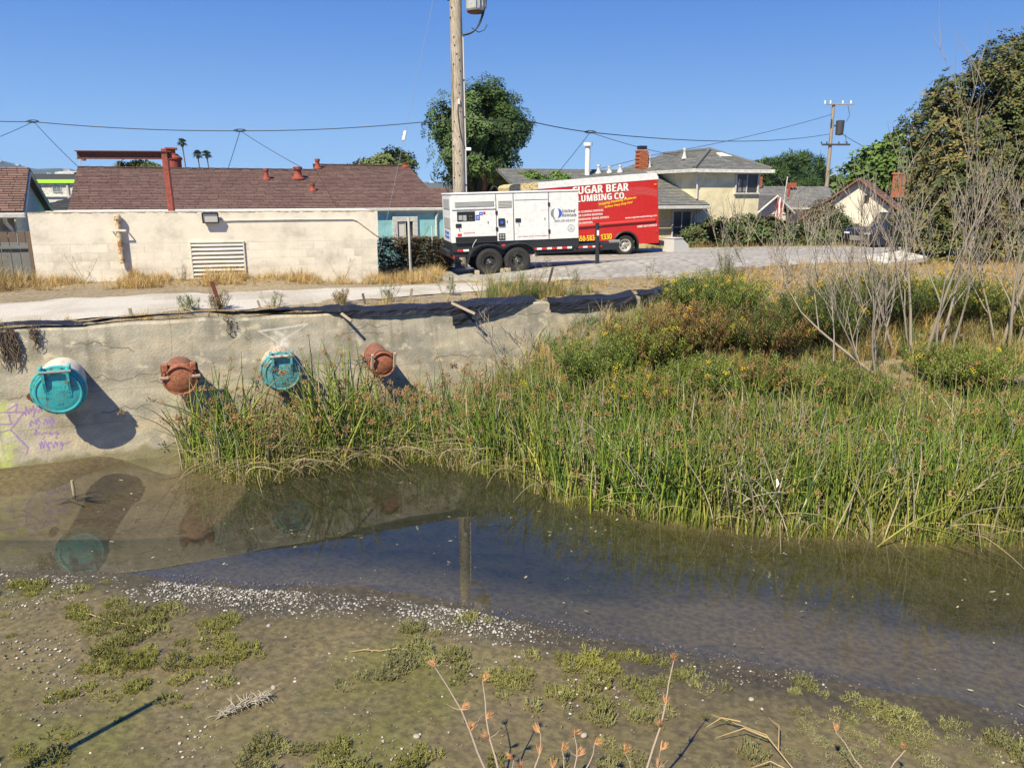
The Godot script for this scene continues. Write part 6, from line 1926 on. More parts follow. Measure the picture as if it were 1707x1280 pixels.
func bare_shrubs() -> void:
	bare_shrub("tall leafless grey shrub with many upright trunks in the middle of the right bank", on_ground(7.3, -13.3, -0.1), [
		[Vector3(-0.5, 0, 0), Vector3(-0.35, 1, 0.05), 2.3, 0.035], [Vector3(-0.3, 0, 0.1), Vector3(-0.12, 1, 0.0), 2.5, 0.04], [Vector3(0, 0, 0), Vector3(0.05, 1, 0.1), 2.8, 0.045],
		[Vector3(0.25, 0, 0), Vector3(0.18, 1, -0.1), 2.5, 0.04], [Vector3(-0.9, 0, 0.1), Vector3(-0.15, 1, 0.1), 1.9, 0.035], [Vector3(0.1, 0, 0.2), Vector3(-0.25, 1, 0.2), 2.0, 0.03], [Vector3(-0.6, 0, -0.2), Vector3(-0.6, 1, -0.1), 2.0, 0.03],
		[Vector3(-0.2, 0, -0.1), Vector3(-0.4, 1, 0.1), 2.4, 0.03], [Vector3(0.4, 0, 0.1), Vector3(0.05, 1, 0.1), 2.1, 0.032], [Vector3(-0.75, 0, 0), Vector3(-0.05, 1, 0), 1.7, 0.026]])
	bare_shrub("pale bare trunk leaning far left over the bank", on_ground(6.25, -12.5, -0.05), [[Vector3(0.2, 0.0, 0), Vector3(-1.0, 0.62, 0.0), 2.3, 0.046], [Vector3(-0.15, 0.15, 0), Vector3(-0.25, 1, 0.1), 1.6, 0.03], [Vector3(-0.35, 0.2, 0), Vector3(-0.5, 1, -0.1), 1.3, 0.024], [Vector3(-0.9, 0.5, 0), Vector3(-0.15, 1, 0), 1.2, 0.02]])
	bare_shrub("leafless shrub with forked white trunks at the right, before the dark tree", on_ground(8.75, -13.5, -0.1), [
		[Vector3(0, 0, 0), Vector3(0.2, 1, 0.0), 2.3, 0.045], [Vector3(0.1, 0, 0.1), Vector3(-0.1, 1, 0.1), 2.2, 0.04], [Vector3(0.3, 0, 0), Vector3(0.4, 1, -0.1), 2.0, 0.035], [Vector3(-0.1, 0, 0), Vector3(-0.25, 1, -0.1), 1.8, 0.03], [Vector3(0.2, 0, 0.1), Vector3(0.05, 1, 0.1), 1.6, 0.028]])
	bare_shrub("spreading leafless grey twigs at the right edge above the reeds", on_ground(9.9, -12.6, -0.1), [
		[Vector3(0, 0, 0), Vector3(-0.9, 0.8, 0.1), 1.5, 0.025], [Vector3(0.1, 0, 0), Vector3(-0.3, 1, 0.1), 1.7, 0.028], [Vector3(0.2, 0, 0), Vector3(0.3, 1, 0.1), 1.6, 0.028], [Vector3(0.2, 0, 0.1), Vector3(-0.7, 0.5, 0.3), 1.4, 0.022], [Vector3(-0.1, 0, 0.1), Vector3(-0.6, 1, 0.0), 1.3, 0.02]])
	bare_shrub("thin grey leafless brush between the flowering shrub and the road", on_ground(6.2, -16.6, -0.1), [
		[Vector3(-1.0, 0, 0), Vector3(-0.3, 1, 0), 1.2, 0.016], [Vector3(-0.4, 0, 0.2), Vector3(0.1, 1, 0.1), 1.4, 0.016], [Vector3(0.3, 0, 0), Vector3(-0.15, 1, 0.1), 1.4, 0.018], [Vector3(0.9, 0, 0), Vector3(0.25, 1, 0), 1.3, 0.016], [Vector3(-1.6, 0, 0.1), Vector3(-0.4, 1, 0.1), 1.0, 0.014], [Vector3(1.4, 0, 0.1), Vector3(-0.3, 1, 0.1), 1.4, 0.016]])
	bare_shrub("second patch of thin grey brush, nearer and right of the flowering shrub", on_ground(6.4, -15.2, -0.1), [
		[Vector3(-0.9, 0, 0), Vector3(-0.3, 1, 0), 1.1, 0.016], [Vector3(-0.4, 0, 0.2), Vector3(-0.5, 1, 0.1), 1.3, 0.016], [Vector3(0.3, 0, 0), Vector3(-0.35, 1, 0.1), 1.4, 0.018], [Vector3(0.9, 0, 0), Vector3(0.25, 1, 0), 1.3, 0.016], [Vector3(-0.1, 0, 0.1), Vector3(-0.7, 0.7, 0.1), 1.2, 0.016]])
	bare_shrub("leafless grey brush standing before the big tree's foot", on_ground(9.6, -16.0, -0.1), [
		[Vector3(-0.9, 0, 0), Vector3(-0.3, 1, 0), 1.5, 0.02], [Vector3(-0.2, 0, 0.2), Vector3(-0.1, 1, 0.1), 1.8, 0.022], [Vector3(0.4, 0, 0), Vector3(0.2, 1, 0.1), 1.7, 0.02], [Vector3(1.0, 0, 0), Vector3(-0.2, 1, 0), 1.6, 0.02]])
	bare_shrub("dead twiggy brush lying at the wall end below the hanging sheet", on_ground(0.75, -14.0, 0.0), [[Vector3(0, 0, 0), Vector3(-0.8, 0.5, 0.2), 0.8, 0.01], [Vector3(0.1, 0, 0), Vector3(0.6, 0.6, 0.1), 0.8, 0.01], [Vector3(-0.2, 0, 0), Vector3(-1, 0.3, 0.1), 0.9, 0.01]])

# ---- trees: trunk and limbs, and a crown of leaf sprigs about lobes
func tree(called: String, label: String, category: String, at: Vector3, trunk_h: float, trunk_r: float, lobes: Array, kind: String, n: int, size: float, cols: Array, gap := -0.12, group := "") -> Node3D:
	var o := thing(called, label, category, at, 0.0, group)
	var bark := M("bark", 0.15, 0.11, 0.08, 0.95, "grain", 3.0)
	var tb := MB.new()
	tb.tube([Vector3(0, -0.3, 0), Vector3(0.02, trunk_h * 0.5, 0), Vector3(-0.02, trunk_h, 0.02)], [trunk_r * 1.25, trunk_r, trunk_r * 0.75], 9)
	part("trunk", tb, bark, o)
	for l in lobes:
		var lb := MB.new()
		var c := Vector3(l[0], l[1], l[2])
		var s := Vector3(0, trunk_h * 0.85, 0)
		lb.tube([s, s.lerp(c, 0.5) + Vector3(rf(-0.2, 0.2), 0.1, rf(-0.2, 0.2)), c, c + (c - s).normalized() * l[3] * 0.6], [trunk_r * 0.5, trunk_r * 0.33, trunk_r * 0.18, trunk_r * 0.06], 5)
		part("limb", lb, bark, o)
	var tot := 0.0
	for l in lobes: tot += l[3] * l[4]
	var xs := []; var cs := PackedColorArray()
	var made := 0
	while made < n:
		var pick := rng.randf() * tot; var l: Array = lobes[0]
		for q in lobes:
			pick -= q[3] * q[4]
			l = q
			if pick <= 0.0: break
		made += 1
		var d := Vector3(rng.randfn(), rng.randfn(), rng.randfn()).normalized()
		var t := rf(0.55, 1.0) if rng.randf() < 0.8 else rf(0.95, 1.16)
		var bump := 1.0 + 0.22 * fn2.get_noise_3d(d.x * 160.0 + l[0] * 90.0, d.y * 160.0 + l[1] * 90.0, d.z * 160.0)
		var p := Vector3(l[0], l[1], l[2]) + Vector3(d.x * l[3], d.y * l[4], d.z * (l[5] if l.size() > 5 else l[3])) * t * bump
		var g := fn2.get_noise_3d(p.x * 55.0, p.y * 55.0, p.z * 55.0 + at.x * 10.0)
		if g < gap: continue
		var b := Basis(Quaternion(Vector3.UP, (d + Vector3(0, 0.5, 0)).normalized())) * Basis(Vector3.UP, rng.randf() * TAU)
		xs.push_back(Transform3D(b * Basis.from_scale(Vector3.ONE * size * rf(0.7, 1.3)), p))
		var c: Color = cols[rng.randi() % cols.size()]
		if fn.get_noise_3d(p.x * 35.0, p.y * 35.0, p.z * 35.0) > 0.15 and rng.randf() < 0.55: c = cols[cols.size() - 1]
		c = c * rf(0.7, 1.3)
		c.a = 1
		cs.push_back(c)
	scatter("crown", sprig(kind), VC("tree_leaf", 0.72, "plain", 1.0, 0.22), xs, cs, o)
	return o

func lobes_in(c: Vector3, r: Vector3, n: int, k: float, sd: int) -> Array:
	var q := RandomNumberGenerator.new()
	q.seed = sd
	var out := [[c.x, c.y, c.z, r.x * 0.72, r.y * 0.72, r.z * 0.72]]
	for i in n:
		var d := Vector3(q.randfn(), q.randfn() * 0.9 + 0.15, q.randfn()).normalized()
		var s := q.randf_range(0.75, 1.25) * k
		var p := c + d * r * (1.0 - s * 0.75)
		out.push_back([p.x, p.y, p.z, r.x * s, r.y * s, r.z * s])
	return out

func trees() -> void:
	tree("broadleaf_tree", "large dark glossy round tree behind the power pole", "tree", Vector3(-1.6, 1.3, -37), 2.2, 0.3, lobes_in(Vector3(0.0, 5.3, 0), Vector3(2.45, 2.5, 2.3), 18, 0.38, 5), "broad", 9500, 0.85, [Color(0.028, 0.062, 0.014), Color(0.042, 0.09, 0.02), Color(0.06, 0.12, 0.024), Color(0.09, 0.15, 0.032)], -0.12)
	tree("broadleaf_tree", "green treetop rising over the right part of the brown roof", "tree", Vector3(-6.3, 0.8, -38), 2.0, 0.2, lobes_in(Vector3(0, 4.1, 0), Vector3(1.75, 1.35, 1.4), 9, 0.45, 6), "bush", 4200, 1.9, [Color(0.08, 0.125, 0.026), Color(0.105, 0.15, 0.03), Color(0.12, 0.145, 0.045)], -0.2)
	tree("broadleaf_tree", "low treetop just showing above the brown roof by the red crane post", "tree", Vector3(-16.7, 0.8, -35.5), 2.0, 0.15, lobes_in(Vector3(0, 3.95, 0), Vector3(1.3, 0.75, 1.0), 7, 0.45, 7), "bush", 1800, 1.7, [Color(0.08, 0.12, 0.026), Color(0.13, 0.15, 0.05)], -0.2)
	tree("clipped_bush", "bright green rounded bush behind the cab of the red van", "bush", Vector3(1.3, 1.0, -35), 1.5, 0.14, lobes_in(Vector3(0, 3.2, 0), Vector3(1.45, 0.95, 1.1), 10, 0.4, 8), "bush", 3800, 1.3, [Color(0.085, 0.16, 0.025), Color(0.11, 0.19, 0.03)], -0.3)
	tree("pine_tree", "wide dark green pine beyond the grey roofs, behind the far pole", "tree", Vector3(26, 0.5, -72), 3.5, 0.35, lobes_in(Vector3(-0.4, 4.5, 0), Vector3(4.6, 2.3, 3.2), 14, 0.4, 9), "fine", 7000, 2.6, [Color(0.028, 0.07, 0.016), Color(0.042, 0.09, 0.02), Color(0.06, 0.12, 0.025)], -0.2)
	tree("pine_tree", "lower dark pine to the left of the wide one", "tree", Vector3(21.4, 0.5, -71), 2.0, 0.25, lobes_in(Vector3(0, 3.6, 0), Vector3(2.2, 1.9, 2.0), 9, 0.42, 19), "fine", 3000, 2.8, [Color(0.02, 0.05, 0.014), Color(0.03, 0.07, 0.018)], -0.2)
	tree("maple_tree", "bright yellow green leafy tree right of the far pole", "tree", Vector3(22.8, 0.8, -49), 2.4, 0.22, lobes_in(Vector3(0, 4.5, 0), Vector3(2.7, 2.4, 2.2), 14, 0.4, 10), "bright", 3800, 1.3, [Color(0.09, 0.16, 0.022), Color(0.125, 0.20, 0.03), Color(0.07, 0.125, 0.02)], -0.1)
	# the big tree at the right edge: dark leaves, drying tan sprays
	var L := [[-1.2, 2.6, 0.3, 1.35, 1.2, 1.3], [0.2, 3.9, 0, 1.7, 1.5, 1.6], [1.4, 5.0, -0.3, 1.5, 1.4, 1.5], [-1.6, 3.7, 0.0, 0.95, 0.95, 1.0], [-1.35, 4.5, 0.1, 0.75, 0.6, 0.8], [-0.3, 5.2, 0.2, 0.8, 0.75, 0.8], [2.4, 3.4, 0.4, 2.0, 1.7, 1.7], [0.8, 1.9, 0.7, 1.7, 1.0, 1.3], [2.9, 5.4, 0.1, 1.3, 1.3, 1.3], [0.75, 5.75, 0.0, 0.7, 0.6, 0.7], [-1.8, 1.5, 0.5, 0.9, 0.7, 0.8], [1.2, 0.9, 0.8, 2.0, 0.9, 1.2], [-1.5, 0.7, 0.7, 1.1, 0.8, 0.9], [-0.6, 2.9, 0.6, 1.5, 1.3, 1.2], [0.9, 4.6, 0.5, 1.5, 1.3, 1.2], [3.4, 2.0, 0.8, 1.6, 1.5, 1.2]]
	var bt := tree("broadleaf_tree", "huge dark olive tree with drying tan sprays filling the right edge", "tree", Vector3(12.4, 1.9, -20.3), 2.6, 0.28, L, "bush", 30000, 0.95, [Color(0.05, 0.07, 0.016), Color(0.075, 0.095, 0.022), Color(0.115, 0.115, 0.026), Color(0.055, 0.075, 0.016), Color(0.165, 0.135, 0.045)], -0.26)
	var bare := MB.new()
	fork(bare, Vector3(1.2, 2.2, 1.7), Vector3(0.02, 1, 0.05), 3.4, 0.05, 3)
	part("bare_limb", bare, M("grey_bark", 0.40, 0.345, 0.285, 0.9, "grain", 5.0), bt)
	for q in [[-61.6, 13.3, 10.2, "tallest palm on the left of three above the brown roof"], [-58.9, 11.2, 8.6, "middle palm of three above the brown roof"], [-57.2, 11.2, 8.4, "right palm of three above the brown roof"]]:
		palm(Vector3(q[0], 0, -150), q[1], q[3])

func palm(at: Vector3, h: float, label: String) -> void:
	var o := thing("palm_tree", label, "palm tree", at, 0.0, "far palms")
	var tb := MB.new()
	tb.tube([Vector3(0.7, 0, 0), Vector3(0.35, h * 0.5, 0), Vector3(0, h, 0)], [0.17, 0.13, 0.11], 8)
	part("trunk", tb, M("palm_bark", 0.20, 0.16, 0.13, 0.95, "grain", 1.0), o)
	var dead := MB.new()
	dead.lathe([Vector2(0.12, h - 0.5), Vector2(0.3, h - 0.4), Vector2(0.32, h - 0.05), Vector2(0.15, h + 0.3)], 10)
	part("dead_skirt", dead, M("palm_skirt", 0.17, 0.13, 0.08, 0.95), o)
	var leaf := M("palm_leaf", 0.05, 0.085, 0.025, 0.6)
	for k in 26:
		var a := TAU * k / 26.0 + rf(-0.1, 0.1); var el := rf(-0.5, 1.3)
		var d := Vector3(cos(a) * cos(el), sin(el), sin(a) * cos(el))
		var s := d.cross(Vector3.UP).normalized()
		var c := Vector3(0, h + 0.25, 0)
		var f := MB.new()
		f.tube([c, c + d * 0.6], [0.03, 0.02], 3, false)
		for j in 9:
			var w := -1.1 + 2.2 * j / 8.0
			var e := (d * cos(w) + s * sin(w)).normalized()
			var m := s * cos(w) - d * sin(w)
			f.tri(c + d * 0.45 - m * 0.08, c + d * 0.45 + m * 0.08, c + d * 0.45 + e * rf(0.6, 0.9) + Vector3(0, -0.25, 0))
			f.tri(c + d * 0.45, c + d * 0.45 + e * 0.4 + m * 0.1, c + d * 0.45 + e * 0.4 - m * 0.1)
		part("frond", f, leaf, o)

func hedges() -> void:
	tree("bramble_hedge", "dark leafy hedge along the far side of the road below the yellow house", "hedge", Vector3(9.7, 1.75, -32.6), 0.5, 0.05, [[-2.0, 0.55, 0, 0.7, 0.55, 0.6], [-1.1, 0.75, 0, 0.8, 0.6, 0.6], [-0.1, 0.85, 0, 0.85, 0.65, 0.6], [0.9, 0.8, 0, 0.85, 0.6, 0.6], [1.8, 0.65, 0, 0.8, 0.55, 0.6], [2.7, 0.6, 0, 0.8, 0.5, 0.5], [3.6, 0.6, -0.2, 0.7, 0.6, 0.5]], "bush", 5200, 1.5, [Color(0.04, 0.07, 0.018), Color(0.06, 0.095, 0.022), Color(0.10, 0.065, 0.03), Color(0.075, 0.12, 0.025)], -0.25)
	tree("garden_bush", "green bush before the white gabled house", "bush", Vector3(14.5, 1.6, -35.0), 0.5, 0.05, [[0, 0.8, 0, 0.8, 0.8, 0.6], [0.7, 0.6, 0, 0.7, 0.6, 0.5], [-0.7, 0.6, 0, 0.6, 0.55, 0.5]], "bush", 1700, 1.5, [Color(0.06, 0.10, 0.025), Color(0.09, 0.13, 0.03)], -0.2)
	tree("garden_bush", "sparse brown bush beside the striped flag", "bush", Vector3(14.9, 1.6, -37.5), 0.8, 0.05, [[0, 1.4, 0, 0.9, 0.9, 0.7]], "bush", 480, 1.3, [Color(0.10, 0.085, 0.04), Color(0.12, 0.10, 0.045)], -0.1)
	# tangle of brambles by the blue house, twiggy with few leaves
	var o := thing("bramble", "tangled brown brambles between the pump house and the generator", "bramble", Vector3(-2.9, 1.3, -22.6))
	for k in 60:
		var mb := MB.new()
		var pts := []; var rad := []
		var p := Vector3(rf(-1.0, 1.1), rf(0.1, 1.1), rf(-0.5, 0.6)); var d := Vector3(rf(-0.8, 0.8), rf(0.5, 1.3), rf(-0.4, 0.4)).normalized()
		for j in 8:
			pts.push_back(p); rad.push_back(0.014 * (1.0 - j / 10.0))
			p += d * 0.19
			d = (d + Vector3(rf(-0.45, 0.45), rf(-0.55, 0.12), rf(-0.3, 0.3))).normalized()
		mb.tube(pts, rad, 4, false)
		part("cane", mb, M("bramble_cane", 0.20, 0.135, 0.09, 0.9), o)
	var xs := []; var cs := PackedColorArray()
	for k in 4200:
		var p := Vector3(rf(-0.95, 1.15), rf(0.1, 1.6), rf(-0.55, 0.65))
		if fn2.get_noise_3d(p.x * 70.0, p.y * 70.0, p.z * 70.0) < -0.15: continue
		xs.push_back(Transform3D(Basis(Vector3.UP, rng.randf() * TAU) * Basis.from_scale(Vector3.ONE * rf(0.6, 1.1)), p))
		cs.push_back((Color(0.05, 0.08, 0.022) if p.y < 0.7 or rng.randf() < 0.3 else Color(0.19, 0.13, 0.075)) * rf(0.7, 1.3))
	scatter("leaves", sprig("bush"), VC("tree_leaf"), xs, cs, o)
	bar("post", Vector3(0.04, 0.2, 0.75), Vector3(0.02, 2.2, 0.75), 0.035, M("galvanised"), o)
	bar("post", Vector3(0.62, 0.2, 0.3), Vector3(0.62, 1.95, 0.3), 0.02, M("galvanised"), o)

# ---- weeds one could count along the gravel and the road
func weed(label: String, x: float, z: float, h: float, stems: int, col: Color, leafy: float) -> void:
	var y := ground(x, z) if z > -19.8 else plateau(x, z)
	var o := thing("roadside_weed", label, "weed", Vector3(x, y, z), 0.0, "weeds along the gravel and road")
	var sb := MB.new(); var xs := []; var cs := PackedColorArray()
	for i in stems:
		var d := Vector3(rf(-0.75, 0.75), 1, rf(-0.75, 0.75)).normalized()
		var hh := h * rf(0.6, 1.05)
		var p0 := Vector3(rf(-0.12, 0.12), -0.02, rf(-0.08, 0.08))
		var p1 := p0 + d * hh * 0.5; var p2 := p1 + (d + Vector3(rf(-0.2, 0.2), 0.2, rf(-0.2, 0.2))).normalized() * hh * 0.5
		sb.tube([p0, p1, p2], [0.006, 0.004, 0.0015], 4, false)
		for k in int(12 * leafy):
			var t := rf(0.15, 1.0)
			var p := p0.lerp(p1, t * 2.0) if t < 0.5 else p1.lerp(p2, t * 2.0 - 1.0)
			var side := Vector3(rf(-1, 1), rf(0.0, 0.8), rf(-1, 1)).normalized() * rf(0.05, 0.3) * h * (1.25 - t)
			sb.tube([p, p + side], [0.0022, 0.001], 3, false)
			xs.push_back(Transform3D(Basis(Vector3.UP, rng.randf() * TAU) * Basis.from_scale(Vector3.ONE * rf(0.3, 0.7)), p + side))
			cs.push_back(col * rf(0.7, 1.3))
	part("stems", sb, M("weed_stem", 0.22, 0.20, 0.10, 0.9), o).set_meta("kind", "stuff")
	scatter("leaves", sprig("small"), VC("shrub_leaf"), xs, cs, o)

func weeds() -> void:
	var g := Color(0.15, 0.18, 0.07); var gr := Color(0.19, 0.20, 0.11); var br := Color(0.24, 0.17, 0.08); var lush := Color(0.10, 0.16, 0.035)
	weed("tall grey green weed in front of the generator's right wheel", 0.38, -15.75, 0.95, 7, gr, 1.6)
	weed("dark leafy weed spilling at the foot of the tall weed by the sheeting gap", 0.3, -15.35, 0.4, 12, lush, 1.8)
	weed("thin weed in front of the generator's left wheel", -0.35, -16.6, 0.75, 4, gr, 1.0)
	weed("weed to the right of the leaning brown stake", 1.35, -16.9, 0.5, 5, g, 1.2)
	weed("bushy green weed at the edge of the road, right of the sheeting", 4.75, -17.0, 0.72, 12, Color(0.14, 0.19, 0.09), 2.0)
	weed("short weed left of the bushy one at the road edge", 4.2, -16.5, 0.5, 6, gr, 1.2)
	weed("spindly weed on the road edge before the van's rear wheel", 3.1, -16.9, 0.55, 4, br, 1.0)
	weed("brown weeds round the rusty red post", -5.4, -14.0, 0.42, 16, br, 1.6)
	weed("green weed clump left of the rusty red post", -5.85, -13.9, 0.35, 12, lush, 1.5)
	weed("straw coloured weed clump beside the brown stake", -3.3, -14.8, 0.34, 16, Color(0.30, 0.22, 0.08), 1.6)
	weed("weed clump left of the grey leaning stake", -2.5, -15.3, 0.4, 10, g, 1.3)
	weed("upright green weed near the kerb on the gravel", -1.35, -16.3, 0.5, 7, g, 1.6)
	weed("sparse weed on the gravel below the vent", -4.5, -14.4, 0.36, 7, g, 1.0)
	weed("pale tall weed against the pump house left of the stack", -10.3, -18.45, 0.75, 3, gr, 0.6)
	weed("dry brown weed against the pump house right of the stack", -8.1, -19.0, 0.45, 6, br, 1.0)
	weed("dry stalk against the pump house near its right corner", -4.4, -20.2, 0.85, 3, br, 0.7)
	weed("yellow green weed by the kerb left of the generator", -1.95, -19.9, 0.3, 10, Color(0.30, 0.30, 0.05), 1.6)
	weed("tall weed by the grey fence at the left edge", -11.75, -17.6, 0.9, 7, Color(0.20, 0.19, 0.08), 1.2)

# ------------------------------------------------------------------ poles, wires and small things
func power_pole() -> void:
	var o := thing("power_pole", "near weathered wooden power pole with a grey transformer behind the generator", "power pole", Vector3(-1.56, 1.9, -23.5))
	var wood := M("pole_wood", 0.47, 0.415, 0.345, 0.95, "grain", 1.0)
	wood.albedo_texture = ctex("pole_grain", 0.02, 5, [[0.35, 0.32, 0.3], [0.8, 0.78, 0.75], [1, 1, 1]], [0.15, 0.45, 0.8], 61)
	wood.uv1_scale = Vector3(3.2, 0.28, 3.2)
	wood.normal_enabled = true; wood.normal_texture = nmap("fine_bump", 0.05, 4, 2.0); wood.normal_scale = 0.6
	var pb := MB.new()
	pb.tube([Vector3(0.02, -0.4, 0), Vector3(0.0, 3.5, 0), Vector3(-0.02, 7.0, 0), Vector3(-0.04, 10.4, 0)], [0.205, 0.19, 0.172, 0.155], 20)
	part("pole", pb, wood, o)
	var knot := M("knot_dark", 0.08, 0.05, 0.035, 0.95)
	for k in 26:
		var y := 2.6 + 0.21 * k + rf(-0.1, 0.1); var a := rf(0.5, 2.6)
		var r := 0.2 - 0.0045 * y
		var kb := MB.new()
		kb.blob(Vector3(cos(a) * r - 0.005 * y * 0.8, y, sin(a) * r), Vector3(0.022, 0.03, 0.022), 5, 8)
		part("knot", kb, knot, o)
	for k in 9:
		var cb := MB.new()
		var y := 2.3 + rf(0, 5.0); var a := rf(0.6, 2.5); var pts := []; var rr := []
		for j in 7:
			var yy := y + 0.22 * j; var r := 0.2 - 0.0046 * yy
			pts.push_back(Vector3(cos(a + 0.02 * sin(j * 2.0)) * r - 0.004 * yy, yy, sin(a + 0.02 * sin(j * 2.0)) * r)); rr.push_back(0.0045 if j in [1, 2, 3, 4, 5] else 0.001)
		cb.tube(pts, rr, 4, false)
		part("crack", cb, knot, o)
	var grey := M("transformer_grey", 0.50, 0.52, 0.53, 0.4, "grain", 0.6)
	var dark := M("dark_iron", 0.05, 0.05, 0.055, 0.6)
	var can := MB.new()
	can.lathe([Vector2(0, 7.2), Vector2(0.24, 7.2), Vector2(0.27, 7.25), Vector2(0.27, 8.25), Vector2(0.29, 8.27), Vector2(0.29, 8.33), Vector2(0.0, 8.4)], 28, Transform3D(Basis(), Vector3(0.54, 0, 0.05)))
	var tr := part("transformer", can, grey, o)
	var base := MB.new()
	base.lathe([Vector2(0, 7.17), Vector2(0.22, 7.17), Vector2(0.25, 7.2), Vector2(0.0, 7.2)], 24, Transform3D(Basis(), Vector3(0.54, 0, 0.05)))
	part("transformer_base", base, M("rust_pipe", 0.16, 0.07, 0.035, 0.85, "grain", 3.0), tr)
	for k in 9:
		var a := 0.6 - PI * k / 9.0 + 0.9
		pbox("cooling_fin", Vector3(0.54 + cos(a) * 0.3, 7.72, 0.05 + sin(a) * 0.3), Vector3(0.02, 0.86, 0.02), grey, tr, 0.004).rotation.y = 0.0
	pbox("mount", Vector3(0.23, 7.6, 0.0), Vector3(0.16, 0.12, 0.12), dark, o, 0.01)
	pbox("mount_plate", Vector3(-0.22, 7.6, 0.0), Vector3(0.1, 0.2, 0.16), dark, o, 0.02)
	bar("through_bolt", Vector3(-0.26, 7.6, 0.05), Vector3(0.3, 7.6, 0.05), 0.02, dark, o)
	var blk := M("black_cable", 0.015, 0.016, 0.02, 0.5)
	for k in 3:
		var pts := []
		for j in 13:
			var t := j / 12.0
			pts.push_back(Vector3(0.16 + 0.82 * pow(t, 0.8) + 0.03 * k * sin(PI * t), 6.58 + 0.05 * k * t + 0.2 * t + 1.9 * pow(t, 3.2), 0.05 + 0.04 * k))
		pipe_run("service_cable", pts, 0.018, blk, o)
	var lad := MB.new()
	lad.tube([Vector3(0.42, 6.78, 0.06), Vector3(0.62, 6.66, 0.06), Vector3(0.78, 6.72, 0.06), Vector3(0.86, 6.86, 0.06)], [0.012, 0.012, 0.012, 0.012], 5)
	part("looped_cable", lad, blk, o)
	pipe_run("riser_conduit", [Vector3(0.225, 0.2, 0.05), Vector3(0.205, 3.6, 0.05), Vector3(0.175, 6.6, 0.05)], 0.02, M("pale_conduit", 0.55, 0.55, 0.54, 0.5), o)
	pipe_run("ground_wire", [Vector3(0.02, 4.75, 0.21), Vector3(0.0, 4.5, 0.215), Vector3(0.03, 4.2, 0.215), Vector3(0.09, 3.8, 0.2), Vector3(0.2, 3.5, 0.12)], 0.009, blk, o)
	pbox("small_bracket", Vector3(0.04, 4.8, 0.2), Vector3(0.07, 0.16, 0.04), M("pale_conduit"), o, 0.01)
	pbox("white_box", Vector3(0.29, 3.5, 0.08), Vector3(0.16, 0.09, 0.1), M("white_pipe"), o, 0.015)
	for y in [1.6, 2.5, 4.4, 5.4]: pbox("conduit_strap", Vector3(0.21 - 0.006 * y, y, 0.075), Vector3(0.06, 0.025, 0.03), dark, o, 0.004)
	pbox("crossarm", Vector3(0, 9.6, 0.2), Vector3(2.4, 0.12, 0.1), wood, o, 0.01)

func wire(label: String, pts: Array, r: float, called := "overhead_wire", group := "overhead wires") -> void:
	var full := []; var rr := []
	for i in pts.size() - 1:
		var a: Vector3 = pts[i]; var b: Vector3 = pts[i + 1]
		var n := 10
		for j in n: 
			var t := float(j) / n
			full.push_back(a.lerp(b, t) - Vector3(0, 0.012 * a.distance_to(b) * 4.0 * t * (1.0 - t), 0)); rr.push_back(r)
	full.push_back(pts[-1]); rr.push_back(r)
	var mb := MB.new()
	mb.tube(full, rr, 5)
	one(called, mb, M("black_cable"), label, "wire", group)

